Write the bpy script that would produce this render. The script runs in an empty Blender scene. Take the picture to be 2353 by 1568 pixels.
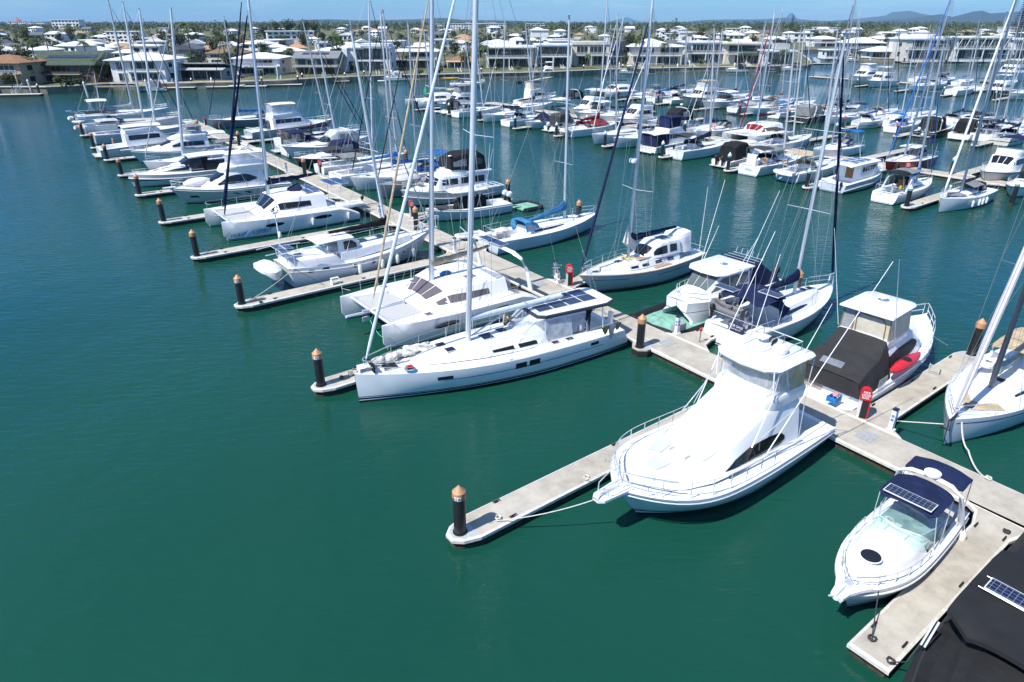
import bpy, bmesh, math, random
from mathutils import Vector as V, Matrix, noise as NZ
R = random.Random(11)
SC = bpy.context.scene
COL = SC.collection
PI = math.pi; RAD = math.radians
# ------------------------------------------------------------------ survey: picture coordinates (2353 wide) to the ground
FP = 2680 / 4096 * 2353
PIT = math.atan((784 - 50) / FP)
CP, SP = math.cos(PIT), math.sin(PIT)
CAM = V((0, 0, 18.0))
def ray(u, v):
    x = (u - 1176.5) / FP; y = (784 - v) / FP
    return V((x, CP + y * SP, -SP + y * CP))
def G(u, v, z=0.0):
    d = ray(u, v)
    return CAM + d * ((z - CAM.z) / d.z)
AX = RAD(37.2)
E1 = V((math.cos(AX), math.sin(AX), 0)); E2 = V((-math.sin(AX), math.cos(AX), 0))
ORG = G(1057, 1222, .5); ORG.z = 0
def AB(a, b, z=0.0):
    return ORG + E1 * a + E2 * b + V((0, 0, z))
def ab(u, v, z=0.0):
    q = G(u, v, z) - ORG
    return q.dot(E1), q.dot(E2)
def lean(base, dirv, u, v):
    d = ray(u, v)
    M = Matrix((dirv, V((0, 0, 1)), -d)).transposed()
    s = M.inverted() @ (CAM - base)
    return s.x, s.y
# ------------------------------------------------------------------ materials
MATS = {}
def _nt(key):
    m = bpy.data.materials.new(key); m.use_nodes = True
    nt = m.node_tree
    return m, nt, nt.nodes['Principled BSDF']
def N(nt, t, **k):
    n = nt.nodes.new(t)
    for a, b in k.items():
        if a.startswith('i_'):
            n.inputs[a[2:].replace('_', ' ')].default_value = b
        else:
            setattr(n, a, b)
    return n
def mat(key, col=(.8, .8, .8), rough=.5, metal=0., var=.08, sc=2.5, bump=0., bsc=25., spec=.5, coat=0., bd=.03):
    if key in MATS: return MATS[key]
    m, nt, p = _nt(key)
    L = nt.links.new
    tc = N(nt, 'ShaderNodeTexCoord')
    no = N(nt, 'ShaderNodeTexNoise'); no.inputs['Scale'].default_value = sc; no.inputs['Detail'].default_value = 5
    L(tc.outputs['Object'], no.inputs['Vector'])
    mr = N(nt, 'ShaderNodeMapRange'); mr.inputs[1].default_value = .3; mr.inputs[2].default_value = .7
    mr.inputs[3].default_value = 1 - var; mr.inputs[4].default_value = 1 + var * .5
    L(no.outputs['Fac'], mr.inputs[0])
    mx = N(nt, 'ShaderNodeMix', data_type='RGBA', blend_type='MULTIPLY'); mx.inputs[0].default_value = 1
    mx.inputs[6].default_value = (*col, 1)
    L(mr.outputs[0], mx.inputs[7]); L(mx.outputs[2], p.inputs['Base Color'])
    p.inputs['Roughness'].default_value = rough; p.inputs['Metallic'].default_value = metal
    p.inputs['Specular IOR Level'].default_value = spec; p.inputs['Coat Weight'].default_value = coat
    if bump:
        n2 = N(nt, 'ShaderNodeTexNoise'); n2.inputs['Scale'].default_value = bsc; n2.inputs['Detail'].default_value = 4
        L(tc.outputs['Object'], n2.inputs['Vector'])
        b = N(nt, 'ShaderNodeBump'); b.inputs['Strength'].default_value = bump; b.inputs['Distance'].default_value = bd
        L(n2.outputs['Fac'], b.inputs['Height']); L(b.outputs[0], p.inputs['Normal'])
    MATS[key] = m
    return m
CW = (.78, .79, .79)
CN = (.011, .019, .062); CB = (.02, .13, .42); CK = (.016, .017, .019); CG = (.2, .21, .22); CT = (.5, .4, .26); CR = (.19, .025, .03)
COLS = {'white': CW, 'navy': CN, 'blue': CB, 'black': CK, 'grey': CG, 'tan': CT, 'red': CR, 'steelblue': (.05, .2, .38), 'cream': (.66, .6, .48), 'charcoal': (.05, .052, .056), 'lgrey': (.45, .47, .49), 'green': (.03, .13, .07), 'sage': (.36, .45, .42)}
def gel(c=CW):
    return mat('gelcoat_%.2f_%.2f_%.2f' % c, c, .22, 0, .05, .7, spec=.5)
def canvas(n):
    c = COLS[n]
    return mat('canvas_' + n, c, .85, 0, .3, 1.6, .8, 3, spec=.2, bd=.09)
def m_glass(): return mat('tinted_glass', (.012, .014, .018), .06, 0, .3, 1.5, spec=.6)
def m_steel(): return mat('stainless', (.74, .76, .78), .3, .55, .1)
def m_alu(): return mat('mast_aluminium', (.62, .65, .69), .38, .25, .1, 1.2)
def m_wire(): return mat('wire', (.42, .43, .43), .4, .6, .1)
def m_rope(): return mat('rope', (.62, .6, .54), .9, 0, .3, 30)
def m_drope(): return mat('dark_rope', (.04, .04, .045), .9, 0, .3, 30)
def m_black(): return mat('black_rubber', (.013, .013, .015), .6, 0, .3, 3, .3, 12)
def m_conc():
    if 'concrete' in MATS: return MATS['concrete']
    m, nt, p = _nt('concrete'); L = nt.links.new
    tc = N(nt, 'ShaderNodeTexCoord')
    a = N(nt, 'ShaderNodeTexNoise'); a.inputs['Scale'].default_value = .9; a.inputs['Detail'].default_value = 9; a.inputs['Roughness'].default_value = .7
    b = N(nt, 'ShaderNodeTexNoise'); b.inputs['Scale'].default_value = 22; b.inputs['Detail'].default_value = 3
    L(tc.outputs['Object'], a.inputs['Vector']); L(tc.outputs['Object'], b.inputs['Vector'])
    r = N(nt, 'ShaderNodeValToRGB'); e = r.color_ramp.elements
    e[0].position = .3; e[0].color = (.29, .262, .218, 1); e[1].position = .62; e[1].color = (.45, .418, .358, 1)
    mx = N(nt, 'ShaderNodeMix', data_type='RGBA', blend_type='OVERLAY'); mx.inputs[0].default_value = .12
    L(a.outputs['Fac'], r.inputs[0]); L(r.outputs[0], mx.inputs[6]); L(b.outputs['Fac'], mx.inputs[7])
    L(mx.outputs[2], p.inputs['Base Color']); p.inputs['Roughness'].default_value = .9
    bu = N(nt, 'ShaderNodeBump'); bu.inputs['Strength'].default_value = .2; bu.inputs['Distance'].default_value = .02
    L(b.outputs['Fac'], bu.inputs['Height']); L(bu.outputs[0], p.inputs['Normal'])
    MATS['concrete'] = m; return m
def m_solar():
    if 'solar_cells' in MATS: return MATS['solar_cells']
    m, nt, p = _nt('solar_cells'); L = nt.links.new
    tc = N(nt, 'ShaderNodeTexCoord')
    b = N(nt, 'ShaderNodeTexBrick'); b.offset = 0; b.inputs['Scale'].default_value = 1
    b.inputs['Color1'].default_value = (.008, .014, .045, 1); b.inputs['Color2'].default_value = (.012, .02, .06, 1); b.inputs['Mortar'].default_value = (.22, .25, .3, 1)
    b.inputs['Mortar Size'].default_value = .006; b.inputs['Brick Width'].default_value = .16; b.inputs['Row Height'].default_value = .16
    L(tc.outputs['Object'], b.inputs['Vector']); L(b.outputs['Color'], p.inputs['Base Color'])
    p.inputs['Roughness'].default_value = .12
    MATS['solar_cells'] = m; return m
def m_clear(k='clear', tint=(.75, .78, .8), f=.62):
    if k in MATS: return MATS[k]
    m, nt, p = _nt(k); L = nt.links.new
    p.inputs['Base Color'].default_value = (*tint, 1); p.inputs['Roughness'].default_value = .16
    t = N(nt, 'ShaderNodeBsdfTransparent'); mx = N(nt, 'ShaderNodeMixShader')
    no = N(nt, 'ShaderNodeTexNoise'); no.inputs['Scale'].default_value = 2.2; no.inputs['Detail'].default_value = 6
    tc = N(nt, 'ShaderNodeTexCoord'); L(tc.outputs['Object'], no.inputs['Vector'])
    mr = N(nt, 'ShaderNodeMapRange'); mr.inputs[1].default_value = .3; mr.inputs[2].default_value = .7
    mr.inputs[3].default_value = f + .14; mr.inputs[4].default_value = f - .14
    L(no.outputs['Fac'], mr.inputs[0]); L(mr.outputs[0], mx.inputs[0])
    L(p.outputs[0], mx.inputs[1]); L(t.outputs[0], mx.inputs[2])
    b = N(nt, 'ShaderNodeBump'); b.inputs['Strength'].default_value = .25; b.inputs['Distance'].default_value = .05
    L(no.outputs['Fac'], b.inputs['Height']); L(b.outputs[0], p.inputs['Normal'])
    L(mx.outputs[0], nt.nodes['Material Output'].inputs[0])
    MATS[k] = m; return m
def m_hull(col, bands=(), bottom=(.02, .025, .05), boot=.07):
    """gelcoat with antifouling and painted boot stripes; bands = (z0, z1, colour)"""
    key = 'hull_' + repr((col, bands, bottom, boot))
    if key in MATS: return MATS[key]
    m, nt, p = _nt('hull_paint'); L = nt.links.new
    tc = N(nt, 'ShaderNodeTexCoord'); sx = N(nt, 'ShaderNodeSeparateXYZ'); L(tc.outputs['Object'], sx.inputs[0])
    mr = N(nt, 'ShaderNodeMapRange'); mr.inputs[1].default_value = -1; mr.inputs[2].default_value = 3
    L(sx.outputs[2], mr.inputs[0])
    r = N(nt, 'ShaderNodeValToRGB'); r.color_ramp.interpolation = 'CONSTANT'
    st = [(-1, bottom), (boot, col)]
    for z0, z1, c in bands: st += [(z0, c), (z1, col)]
    st.sort(key=lambda q: q[0])
    e = r.color_ramp.elements
    e[0].position = 0; e[0].color = (*st[0][1], 1)
    e[1].position = (st[1][0] + 1) / 4; e[1].color = (*st[1][1], 1)
    for z, c in st[2:]:
        n = e.new((z + 1) / 4); n.color = (*c, 1)
    L(mr.outputs[0], r.inputs[0])
    no = N(nt, 'ShaderNodeTexNoise'); no.inputs['Scale'].default_value = .8; no.inputs['Detail'].default_value = 6
    L(tc.outputs['Object'], no.inputs['Vector'])
    m2 = N(nt, 'ShaderNodeMapRange'); m2.inputs[1].default_value = .3; m2.inputs[2].default_value = .7; m2.inputs[3].default_value = .9; m2.inputs[4].default_value = 1.03
    L(no.outputs['Fac'], m2.inputs[0])
    mx = N(nt, 'ShaderNodeMix', data_type='RGBA', blend_type='MULTIPLY'); mx.inputs[0].default_value = 1
    L(r.outputs[0], mx.inputs[6]); L(m2.outputs[0], mx.inputs[7]); L(mx.outputs[2], p.inputs['Base Color'])
    p.inputs['Roughness'].default_value = .2
    MATS[key] = m; return m
# ------------------------------------------------------------------ mesh builder
class MB:
    def __init__(s): s.v = []; s.f = []; s.mi = []; s.m = 0
    def add(s, vs, fs):
        o = len(s.v); s.v += [tuple(x) for x in vs]
        for f in fs: s.f.append(tuple(o + i for i in f)); s.mi.append(s.m)
        return s
    def quad(s, *p): return s.add(p, [tuple(range(len(p)))])
    def box(s, c, d, rz=0, tx=1, ty=1, M=None):
        x, y, z = d[0] / 2, d[1] / 2, d[2] / 2
        vs = [V((sx * x * (tx if sz > 0 else 1), sy * y * (ty if sz > 0 else 1), sz * z)) for sz in (-1, 1) for sx, sy in ((-1, -1), (1, -1), (1, 1), (-1, 1))]
        rot = M or Matrix.Rotation(rz, 3, 'Z')
        vs = [rot @ q + V(c) for q in vs]
        return s.add(vs, [(3, 2, 1, 0), (4, 5, 6, 7), (0, 1, 5, 4), (1, 2, 6, 5), (2, 3, 7, 6), (3, 0, 4, 7)])
    def rings(s, rs, closed=True, cap=True):
        n = len(rs[0]); vs = [p for r in rs for p in r]; fs = []
        for i in range(len(rs) - 1):
            for j in range(n if closed else n - 1):
                k = (j + 1) % n
                fs.append((i * n + j, i * n + k, (i + 1) * n + k, (i + 1) * n + j))
        if cap and closed:
            fs.append(tuple(range(n - 1, -1, -1))); fs.append(tuple((len(rs) - 1) * n + j for j in range(n)))
        return s.add(vs, fs)
    def tube(s, pts, r, n=5, r2=None, flat=1.):
        pts = [V(p) for p in pts]; rs = []
        for i, p in enumerate(pts):
            t = (pts[min(i + 1, len(pts) - 1)] - pts[max(i - 1, 0)]).normalized()
            up = V((0, 0, 1)) if abs(t.z) < .95 else V((1, 0, 0))
            a = t.cross(up).normalized(); b = a.cross(t)
            rr = r if r2 is None else r + (r2 - r) * i / (len(pts) - 1)
            if not isinstance(rr, (int, float)): rr = rr[i]
            rs.append([p + a * math.cos(q) * rr + b * math.sin(q) * rr * flat for q in [2 * PI * j / n for j in range(n)]])
        return s.rings(rs)
    def prism(s, poly, z0, z1, inset=0):
        n = len(poly); cx = sum(p[0] for p in poly) / n; cy = sum(p[1] for p in poly) / n
        vs = [(x, y, z0) for x, y in poly] + [(cx + (x - cx) * (1 - inset), cy + (y - cy) * (1 - inset), z1) for x, y in poly]
        return s.add(vs, [tuple(range(n - 1, -1, -1)), tuple(range(n, 2 * n))] + [(i, (i + 1) % n, n + (i + 1) % n, n + i) for i in range(n)])
    def lathe(s, c, prof, n=16):
        rs = [[(c[0] + r * math.cos(2 * PI * j / n), c[1] + r * math.sin(2 * PI * j / n), c[2] + z) for j in range(n)] for r, z in prof]
        return s.rings(rs)
    def blob(s, c, d, n=8, m=5, rz=0, jit=0):
        rs = []
        for i in range(m + 1):
            th = -PI / 2 + PI * i / m
            r = []
            for j in range(n):
                q = 2 * PI * j / n; k = 1 + R.uniform(-jit, jit)
                p = V((d[0] * math.cos(th) * math.cos(q) * k, d[1] * math.cos(th) * math.sin(q) * k, d[2] * math.sin(th) * k))
                r.append(Matrix.Rotation(rz, 3, 'Z') @ p + V(c))
            rs.append(r)
        return s.rings(rs)
    def grid(s, rows, flip=False):
        n = len(rows[0]); vs = [p for r in rows for p in r]
        fs = [(i * n + j, i * n + j + 1, (i + 1) * n + j + 1, (i + 1) * n + j) for i in range(len(rows) - 1) for j in range(n - 1)]
        if flip: fs = [f[::-1] for f in fs]
        return s.add(vs, fs)
    def mirror_y(s):
        o = len(s.v); k = len(s.f)
        s.v += [(x, -y, z) for x, y, z in s.v]
        s.f += [tuple(o + i for i in f[::-1]) for f in s.f[:k]]; s.mi += s.mi[:k]
        return s
    def build(s, name, mats, parent=None, smooth=40, loc=None):
        me = bpy.data.meshes.new(name)
        me.from_pydata(s.v, [], s.f)
        for m in (mats if isinstance(mats, (list, tuple)) else [mats]): me.materials.append(m)
        if max(s.mi, default=0): me.polygons.foreach_set('material_index', s.mi)
        if smooth:
            me.polygons.foreach_set('use_smooth', [True] * len(me.polygons))
            me.set_sharp_from_angle(angle=RAD(smooth))
        me.update()
        o = bpy.data.objects.new(name, me); COL.objects.link(o)
        if parent: o.parent = parent
        if loc: o.location = loc
        return o
def wrinkle(o, amp=.03, sc=2.2, cuts=3, fold=(1, 1, 1)):
    bm = bmesh.new(); bm.from_mesh(o.data)
    bmesh.ops.subdivide_edges(bm, edges=bm.edges[:], cuts=cuts, use_grid_fill=True)
    bm.normal_update()
    for v in bm.verts:
        q = V((v.co.x * fold[0], v.co.y * fold[1], v.co.z * fold[2])) * sc
        k = NZ.noise(q) * .65 + (1 - abs(NZ.noise(q * 2.1 + V((7, 3, 1)))) * 2) * .35
        v.co += v.normal * amp * k
    bm.to_mesh(o.data); bm.free()
    for p in o.data.polygons: p.use_smooth = True
    return o
def tag(o, label=None, cat=None, group=None, kind=None):
    if label: o['label'] = label
    if cat: o['category'] = cat
    if group: o['group'] = group
    if kind: o['kind'] = kind
    return o
def thing(name, label, cat, loc=(0, 0, 0), rz=0., group=None):
    o = bpy.data.objects.new(name, None); COL.objects.link(o)
    o.location = loc; o.rotation_euler = (0, 0, rz); o.empty_display_size = .1
    return tag(o, label, cat, group)
def copytree(o, parent=None):
    c = o.copy(); COL.objects.link(c); c.parent = parent
    for ch in o.children: copytree(ch, c)
    return c
def lerp(a, b, t): return a + (b - a) * t
def interp(xs, x):
    """piecewise linear on a list of tuples sorted by falling or rising first item"""
    s = sorted(xs, key=lambda q: q[0])
    if x <= s[0][0]: return s[0][1:]
    for p, q in zip(s, s[1:]):
        if x <= q[0]:
            t = (x - p[0]) / (q[0] - p[0]); return tuple(lerp(a, b, t) for a, b in zip(p[1:], q[1:]))
    return s[-1][1:]
def text(parent, s, P, X, Nn, size, col, name='lettering', align='CENTER', shear=0., th=.004):
    """lettering that lies on a surface: centre P, reading direction X, outward normal Nn"""
    cu = bpy.data.curves.new(name, 'FONT'); cu.body = s; cu.size = size; cu.align_x = align; cu.align_y = 'CENTER'
    cu.shear = shear; cu.extrude = th; cu.resolution_u = 3
    cu.materials.append(mat('lettering_%.2f_%.2f_%.2f' % col, col, .5))
    q = bpy.data.objects.new(name, cu); COL.objects.link(q); bpy.context.view_layer.update()
    me = bpy.data.meshes.new_from_object(q.evaluated_get(bpy.context.evaluated_depsgraph_get()))
    bpy.data.objects.remove(q); me.name = name
    if not me.materials: me.materials.append(cu.materials[0])
    o = bpy.data.objects.new(name, me); COL.objects.link(o); o.parent = parent
    X = V(X).normalized(); Nn = V(Nn); Nn = (Nn - X * Nn.dot(X)).normalized(); Y = Nn.cross(X)
    M = Matrix((X, Y, Nn)).transposed().to_4x4(); M.translation = V(P) + Nn * .012
    o.matrix_local = M
    return o
# ------------------------------------------------------------------ boats
class Boat:
    """empty + hull loft. local +x = bow, +y = port, z = 0 at the waterline"""
    def __init__(s, name, label, cat, end, a, b, Lh, B, fb, bow=-1, yaw=0., group=None, **k):
        s.rz = AX + (PI if bow < 0 else 0) + RAD(yaw)
        s.L, s.B, s.fb = Lh, B, fb
        s.rake = k.get('rake', .06 * Lh); s.tr = k.get('tr', 0.); s.tm = k.get('tm', .42); s.p = k.get('p', 2.2)
        s.sw = k.get('sw', .82); s.wl = k.get('wl', .88); s.fl = k.get('fl', 2.); s.n = k.get('n', 18); s.pw = k.get('pw', .72)
        s.cam = k.get('cam', .06)
        xe = (Lh / 2 - s.rake) if end == 'b' else ((-Lh / 2 + s.tr) if end == 's' else 0)
        d = V((math.cos(s.rz), math.sin(s.rz), 0))
        c = AB(a, b) - d * xe
        s.root = thing(name, label, cat, c, s.rz, group); s.dir = d
        s.inv = Matrix.Rotation(-s.rz, 3, 'Z')
    def loc(s, P): return s.inv @ (V(P) - s.root.location)
    def glob(s, p): return Matrix.Rotation(s.rz, 3, 'Z') @ V(p) + s.root.location
    def half(s, t):
        if t < s.tm: return s.B / 2 * (1 - (1 - s.sw) * ((s.tm - t) / s.tm) ** 2)
        return s.B / 2 * max(.01, 1 - ((t - s.tm) / (1 - s.tm)) ** s.p)
    def halfw(s, t):
        if t < s.tm: return s.B / 2 * s.wl * (1 - (1 - s.sw * .94) * ((s.tm - t) / s.tm) ** 2)
        return s.B / 2 * s.wl * max(.006, 1 - ((t - s.tm) / (1 - s.tm)) ** (s.p * s.pw))
    def sh(s, t):
        a, m, b = s.fb
        return m + (b - m) * ((t - .4) / .6) ** 1.7 if t > .4 else m + (a - m) * ((.4 - t) / .4) ** 1.5
    def pt(s, t, q):
        xd = -s.L / 2 + s.L * t; xw = -s.L / 2 + s.tr + (s.L - s.tr - s.rake) * t
        z = s.sh(t)
        return V((lerp(xd, xw, q), lerp(s.half(t), s.halfw(t), q ** s.fl), z * (1 - q)))
    def tx(s, x): return (x + s.L / 2) / s.L
    def hy(s, x): return s.half(s.tx(x))
    def dz(s, x, y=0.):
        t = min(max(s.tx(x), 0), 1); h = s.half(t)
        return s.sh(t) - .02 + s.cam * (1 - min(1, (y / h) ** 2))
    def side(s, x, z):
        lo, hi = 0., 1.
        for _ in range(24):
            t = (lo + hi) / 2; q = max(0, 1 - z / s.sh(t))
            if s.pt(t, q).x < x: lo = t
            else: hi = t
        return s.pt(t, q)
    def part(s, name, mb, m, parent=None, smooth=40):
        return mb.build(name, m, parent or s.root, smooth)
    def hull(s, m, deckm=None, cockpit=None, rub=None, bulwark=0.):
        mb = MB(); n = s.n; qs = [0, .06, .13, .21, .3, .4, .5, .6, .7, .8, .9, 1] if n > 17 else [0, .12, .3, .5, .7, .85, 1]
        ts = [1 - (1 - i / n) ** 1.25 for i in range(n + 1)]
        rs = []
        for t in ts:
            h = [s.pt(t, q) for q in qs]
            e = h[0]; w = h[-1]
            h = [V((e.x, e.y * .97 - .012, e.z - .03)), V((e.x, e.y * .985, e.z))] + h
            h += [V((w.x, w.y * .8, -.35)), V((w.x, 0, -.6))]
            rs.append(h + [V((p.x, -p.y, p.z)) for p in h[-2::-1]])
        vs = [p for r in rs for p in r]; k = len(rs[0])
        fs = [(i * k + j, i * k + j + 1, (i + 1) * k + j + 1, (i + 1) * k + j) for i in range(len(rs) - 1) for j in range(k - 1)]
        fs.append(tuple(range(k)))
        mb.add(vs, fs)
        s.part('hull', mb, m)
        # deck with an open cockpit well
        mb = MB(); cw = 0
        tt = list(ts)
        if cockpit:
            x0, x1, cw, zf = cockpit
            t0, t1 = s.tx(x0), s.tx(x1)
            tt = sorted([t for t in tt if min(abs(t - t0), abs(t - t1)) > .012] + [max(t0, 0), t1])
        rows = []
        for t in tt:
            x = -s.L / 2 + s.L * t; h = s.half(t) * .97 - .012; c = min(cw or h * .5, h * .8)
            rows.append([V((x, y, s.dz(x, y) - .008 - (0.0))) for y in (-h, -(h + c) / 2, -c, -c / 2, c / 2, c, (h + c) / 2, h)])
        for i in range(len(tt) - 1):
            inside = cockpit and tt[i] >= max(t0, 0) - 1e-4 and tt[i + 1] <= t1 + 1e-4
            for j in range(7):
                if inside and 2 <= j <= 4: continue
                mb.quad(rows[i][j], rows[i + 1][j], rows[i + 1][j + 1], rows[i][j + 1])
        if cockpit:
            ii = [i for i, t in enumerate(tt) if max(t0, 0) - 1e-4 <= t <= t1 + 1e-4]
            for j in (2, 5):
                for i, i2 in zip(ii, ii[1:]):
                    a, b = rows[i][j], rows[i2][j]
                    mb.quad(a, b, V((b.x, b.y, zf)), V((a.x, a.y, zf)))
            for i in (ii[0], ii[-1]):
                a, b = rows[i][2], rows[i][5]
                mb.quad(*rows[i][2:6], V((b.x, b.y, zf)), V((a.x, a.y, zf)))
            a, b = rows[ii[0]], rows[ii[-1]]
            mb.quad(*[V((p.x, p.y, zf)) for p in (a[2], a[5], b[5], b[2])])
        s.part('deck', mb, deckm or gel(), smooth=30)
        if rub:
            mb = MB()
            for sg in (1, -1):
                mb.tube([(p.x, sg * (p.y + .012), p.z - rub[2]) for p in [s.pt(t, 0) if rub[2] < .03 else s.pt(t, rub[2] / s.sh(t)) for t in ts]], rub[0], 6)
            s.part('rub_rail', mb, rub[1])
        return s
    def stripe(s, q, w, m, t0=.02, t1=.985, name='cove_stripe'):
        mb = MB()
        for sg in (1, -1):
            rows = []
            for i in range(25):
                t = lerp(t0, t1, i / 24); z = s.sh(t)
                r = []
                for qq in (q, q + w / z):
                    p = s.pt(t, qq); r.append((p.x, sg * (p.y + .006), p.z))
                rows.append(r)
            mb.grid(rows)
        s.part(name, mb, m)
    def rail(s, t0=.05, t1=.97, h=.62, n=8, r=.014, wires=2, pulpit=True, push=True, m=None, inset=.06, name='guard_rail'):
        mb = MB()
        def P(t, hh): 
            p = s.pt(t, 0); return (p.x - (0 if t < .9 else .06), max(p.y - inset, .05), p.z + hh)
        k = 28
        for sg in (1, -1):
            f = lambda t, hh: (lambda p: (p[0], sg * p[1], p[2]))(P(t, hh))
            ts = [lerp(t0, t1, i / (n - 1)) for i in range(n)]
            for t in ts: mb.tube([f(t, -.02), f(t, h)], r, 5)
            for w in range(wires):
                hh = h * (w + 1) / wires
                mb.tube([f(lerp(t0, t1, i / k), hh) for i in range(k + 1)], r * (.45 if w < wires - 1 or wires > 1 else 1), 4)
            if pulpit:
                mb.tube([f(lerp(t1 - .12, t1, i / 6), h * 1.08) for i in range(7)], r * 1.2, 5)
                mb.tube([f(lerp(t1 - .12, t1, i / 6), h * .55) for i in range(7)], r, 5)
            if push: mb.tube([f(lerp(t0, t0 + .14, i / 4), h * 1.05) for i in range(5)], r * 1.2, 5)
        if pulpit:
            a = P(t1, h * 1.08); mb.tube([a, (a[0] + .14, 0, a[2]), (a[0], -a[1], a[2])], r * 1.2, 5)
        if push:
            a = P(t0, h * 1.05); mb.tube([a, (a[0], -a[1], a[2])], r * 1.2, 5)
        s.part(name, mb, m or m_steel())
    def rig(s, mx, zb, top=None, H=None, r=.085, col=None, jib='lgrey', jr=.06, boom=None, cover=None, spr=(.36, .66), sprw=None, back=True, fore=.985, shroud=None, inner=False, droop=0., ext=1., name='mast', fname='furled_jib', jib_top=.97, radar=None, jm=None, wr=.011):
        """mast stepped at mx; top = picture position of the masthead (or a point on it), solved for height and rake"""
        rk = 0.
        if top:
            q, h = lean(s.glob((mx, 0, zb)), s.dir, *top)
            lim = .13 * h
            rk = max(-lim, min(lim * .6, q)) * ext; H = h * ext
        T = V((mx + rk, 0, zb + H)); Bp = V((mx, 0, zb - .05))
        at = lambda f: Bp.lerp(T, f)
        mb = MB(); k = 10
        mb.tube([at(f / 6) for f in range(7)], [r * 1.05, r, r, r, r * .95, r * .85, r * .62], k, flat=1)
        mb.tube([at(1), at(1) + V((.02, 0, .55))], .012, 4); mb.tube([at(1), at(1) + V((-.5, .05, .12))], .012, 4); mb.box(at(1) + V((-.1, 0, .06)), (.34, .16, .07))
        M = s.part(name, mb, col or m_alu())
        cw = shroud or s.hy(mx) * .92
        sw = sprw or cw * .85
        mb = MB()
        for f in spr:
            w = sw * (1 - .35 * (f - spr[0]))
            for sg in (1, -1): mb.tube([at(f), at(f) + V((-.28, sg * w, .06))], .035, 6, .022, flat=.5)
        s.part('spreader', mb, col or m_alu(), M)
        mb = MB(); z0 = s.dz(mx, cw)
        for sg in (1, -1):
            pts = [V((mx - .25, sg * cw, z0))] + [at(f) + V((-.28, sg * sw * (1 - .35 * (f - spr[0])), .06)) for f in spr] + [at(.96)]
            mb.tube(pts, wr, 4)
            for i, f in enumerate(spr):
                mb.tube([V((mx - .1 + .5 * (i % 2 - .7), sg * cw * .97, z0)) if i == 0 else pts[i], at(f + .27 if f + .27 < .98 else .98)], wr * .9, 4)
            mb.tube([V((mx + .5, sg * cw * .95, z0)), at(spr[0])], wr * .8, 4)
        bowp = V((-s.L / 2 + s.L * fore, 0, s.sh(fore) + .1))
        ft = at(jib_top)
        mb.tube([bowp, ft], wr, 4)
        if back:
            st = V((-s.L / 2 + .1, 0, s.fb[0] + .1)); mb.tube([at(.99), st.lerp(at(.99), .22), st + V((0, .5, 0))], wr, 4); mb.tube([st.lerp(at(.99), .22), st + V((0, -.5, 0))], wr, 4)
        for yy in (.12, -.1): mb.tube([at(.03) + V((.15, yy, 0)), at(.97) + V((.05, yy * .5, 0))], wr * .7, 4)
        s.part('rigging', mb, m_wire(), M)
        if jib:
            mb = MB()
            a = bowp.lerp(ft, .03); b = bowp.lerp(ft, .95)
            mb.tube([a, a.lerp(b, .04), a.lerp(b, .3), a.lerp(b, .7), b], [jr * .5, jr * 1.05, jr * 1.15, jr * .9, jr * .5], 8)
            s.part(fname, mb, jm or canvas(jib))
        if boom:
            bl, bz, rise = boom
            a = V((mx - .12, 0, zb + bz)); b = V((mx - bl, 0, zb + bz + rise))
            mb = MB(); mb.tube([a, b], .085, 8, .075); Bm = s.part('boom', mb, col or m_alu())
            mb = MB(); mb.tube([at(.98), b], wr * .8, 4)
            if cover:
                for f in (.35, .7):
                    for sg in (1, -1): mb.tube([at(.55), a.lerp(b, f) + V((0, sg * .12, .2))], wr * .6, 4)
            s.part('topping_lift', mb, m_wire(), Bm)
            if cover:
                mb = MB(); rs = []
                cn, ch = (cover + (.5,))[:2] if isinstance(cover, tuple) else (cover, .5)
                for i in range(11):
                    f = i / 10; c = a.lerp(b, f * .96)
                    h = ch * (1.25 - .85 * f ** .6) * (1 + R.uniform(-.08, .08)); w = .15 + .05 * (1 - f) + R.uniform(-.015, .015)
                    if i == 0: c = c + V((.16, 0, 0)); h *= 1.35
                    rs.append([(c.x, c.y + yy * w, c.z - .09 + zz * h) for yy, zz in ((0, 0), (.8, .1), (1, .4), (.7, .75), (.18, 1), (-.18, 1), (-.7, .75), (-1, .4), (-.8, .1))])
                mb.rings(rs)
                wrinkle(s.part('sail_cover', mb, canvas(cn) if cn in COLS else gel(), Bm, smooth=50), .05, 2.4, 1)
        if radar:
            mb = MB(); c = at(radar) + V((.42, 0, 0))
            mb.lathe(c, [(.05, -.14), (.27, -.12), (.3, 0), (.26, .12), (.02, .15)], 14); mb.box(c + V((-.22, 0, -.16)), (.5, .2, .05))
            s.part('radar_dome', mb, gel(), M)
        s.T, s.Bm = T, Bp
        return M
    def canopy(s, x0, x1, w, z, m, arch=.18, th=.05, legs=True, name='bimini', ex=.06, drop=0., rails=None, w1=None, zr=0., legm=None, round_=.25, wr=0):
        mb = MB(); nx, ny = 8, 10; top = []; bot = []
        for i in range(nx + 1):
            f = i / nx; x = lerp(x0, x1, f); e = abs(2 * f - 1)
            ww = lerp(w, w1 if w1 is not None else w, f) * (1 - round_ * .35 * max(0, (e - .7) / .3) ** 2)
            zz = z - ex * e * e + zr * f
            top.append([V((x, ww * (2 * j / ny - 1), zz + arch * (1 - abs(2 * j / ny - 1) ** 2.6) - drop * (1 if j in (0, ny) else 0))) for j in range(ny + 1)])
            bot.append([p - V((0, 0, th)) for p in top[-1]])
        rs = [top[i] + bot[i][::-1] for i in range(nx + 1)]
        mb.rings(rs)
        o = s.part(name, mb, m, smooth=50)
        if wr or m.name.startswith('canvas'): wrinkle(o, wr or .025, 1.7, 1)
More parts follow.
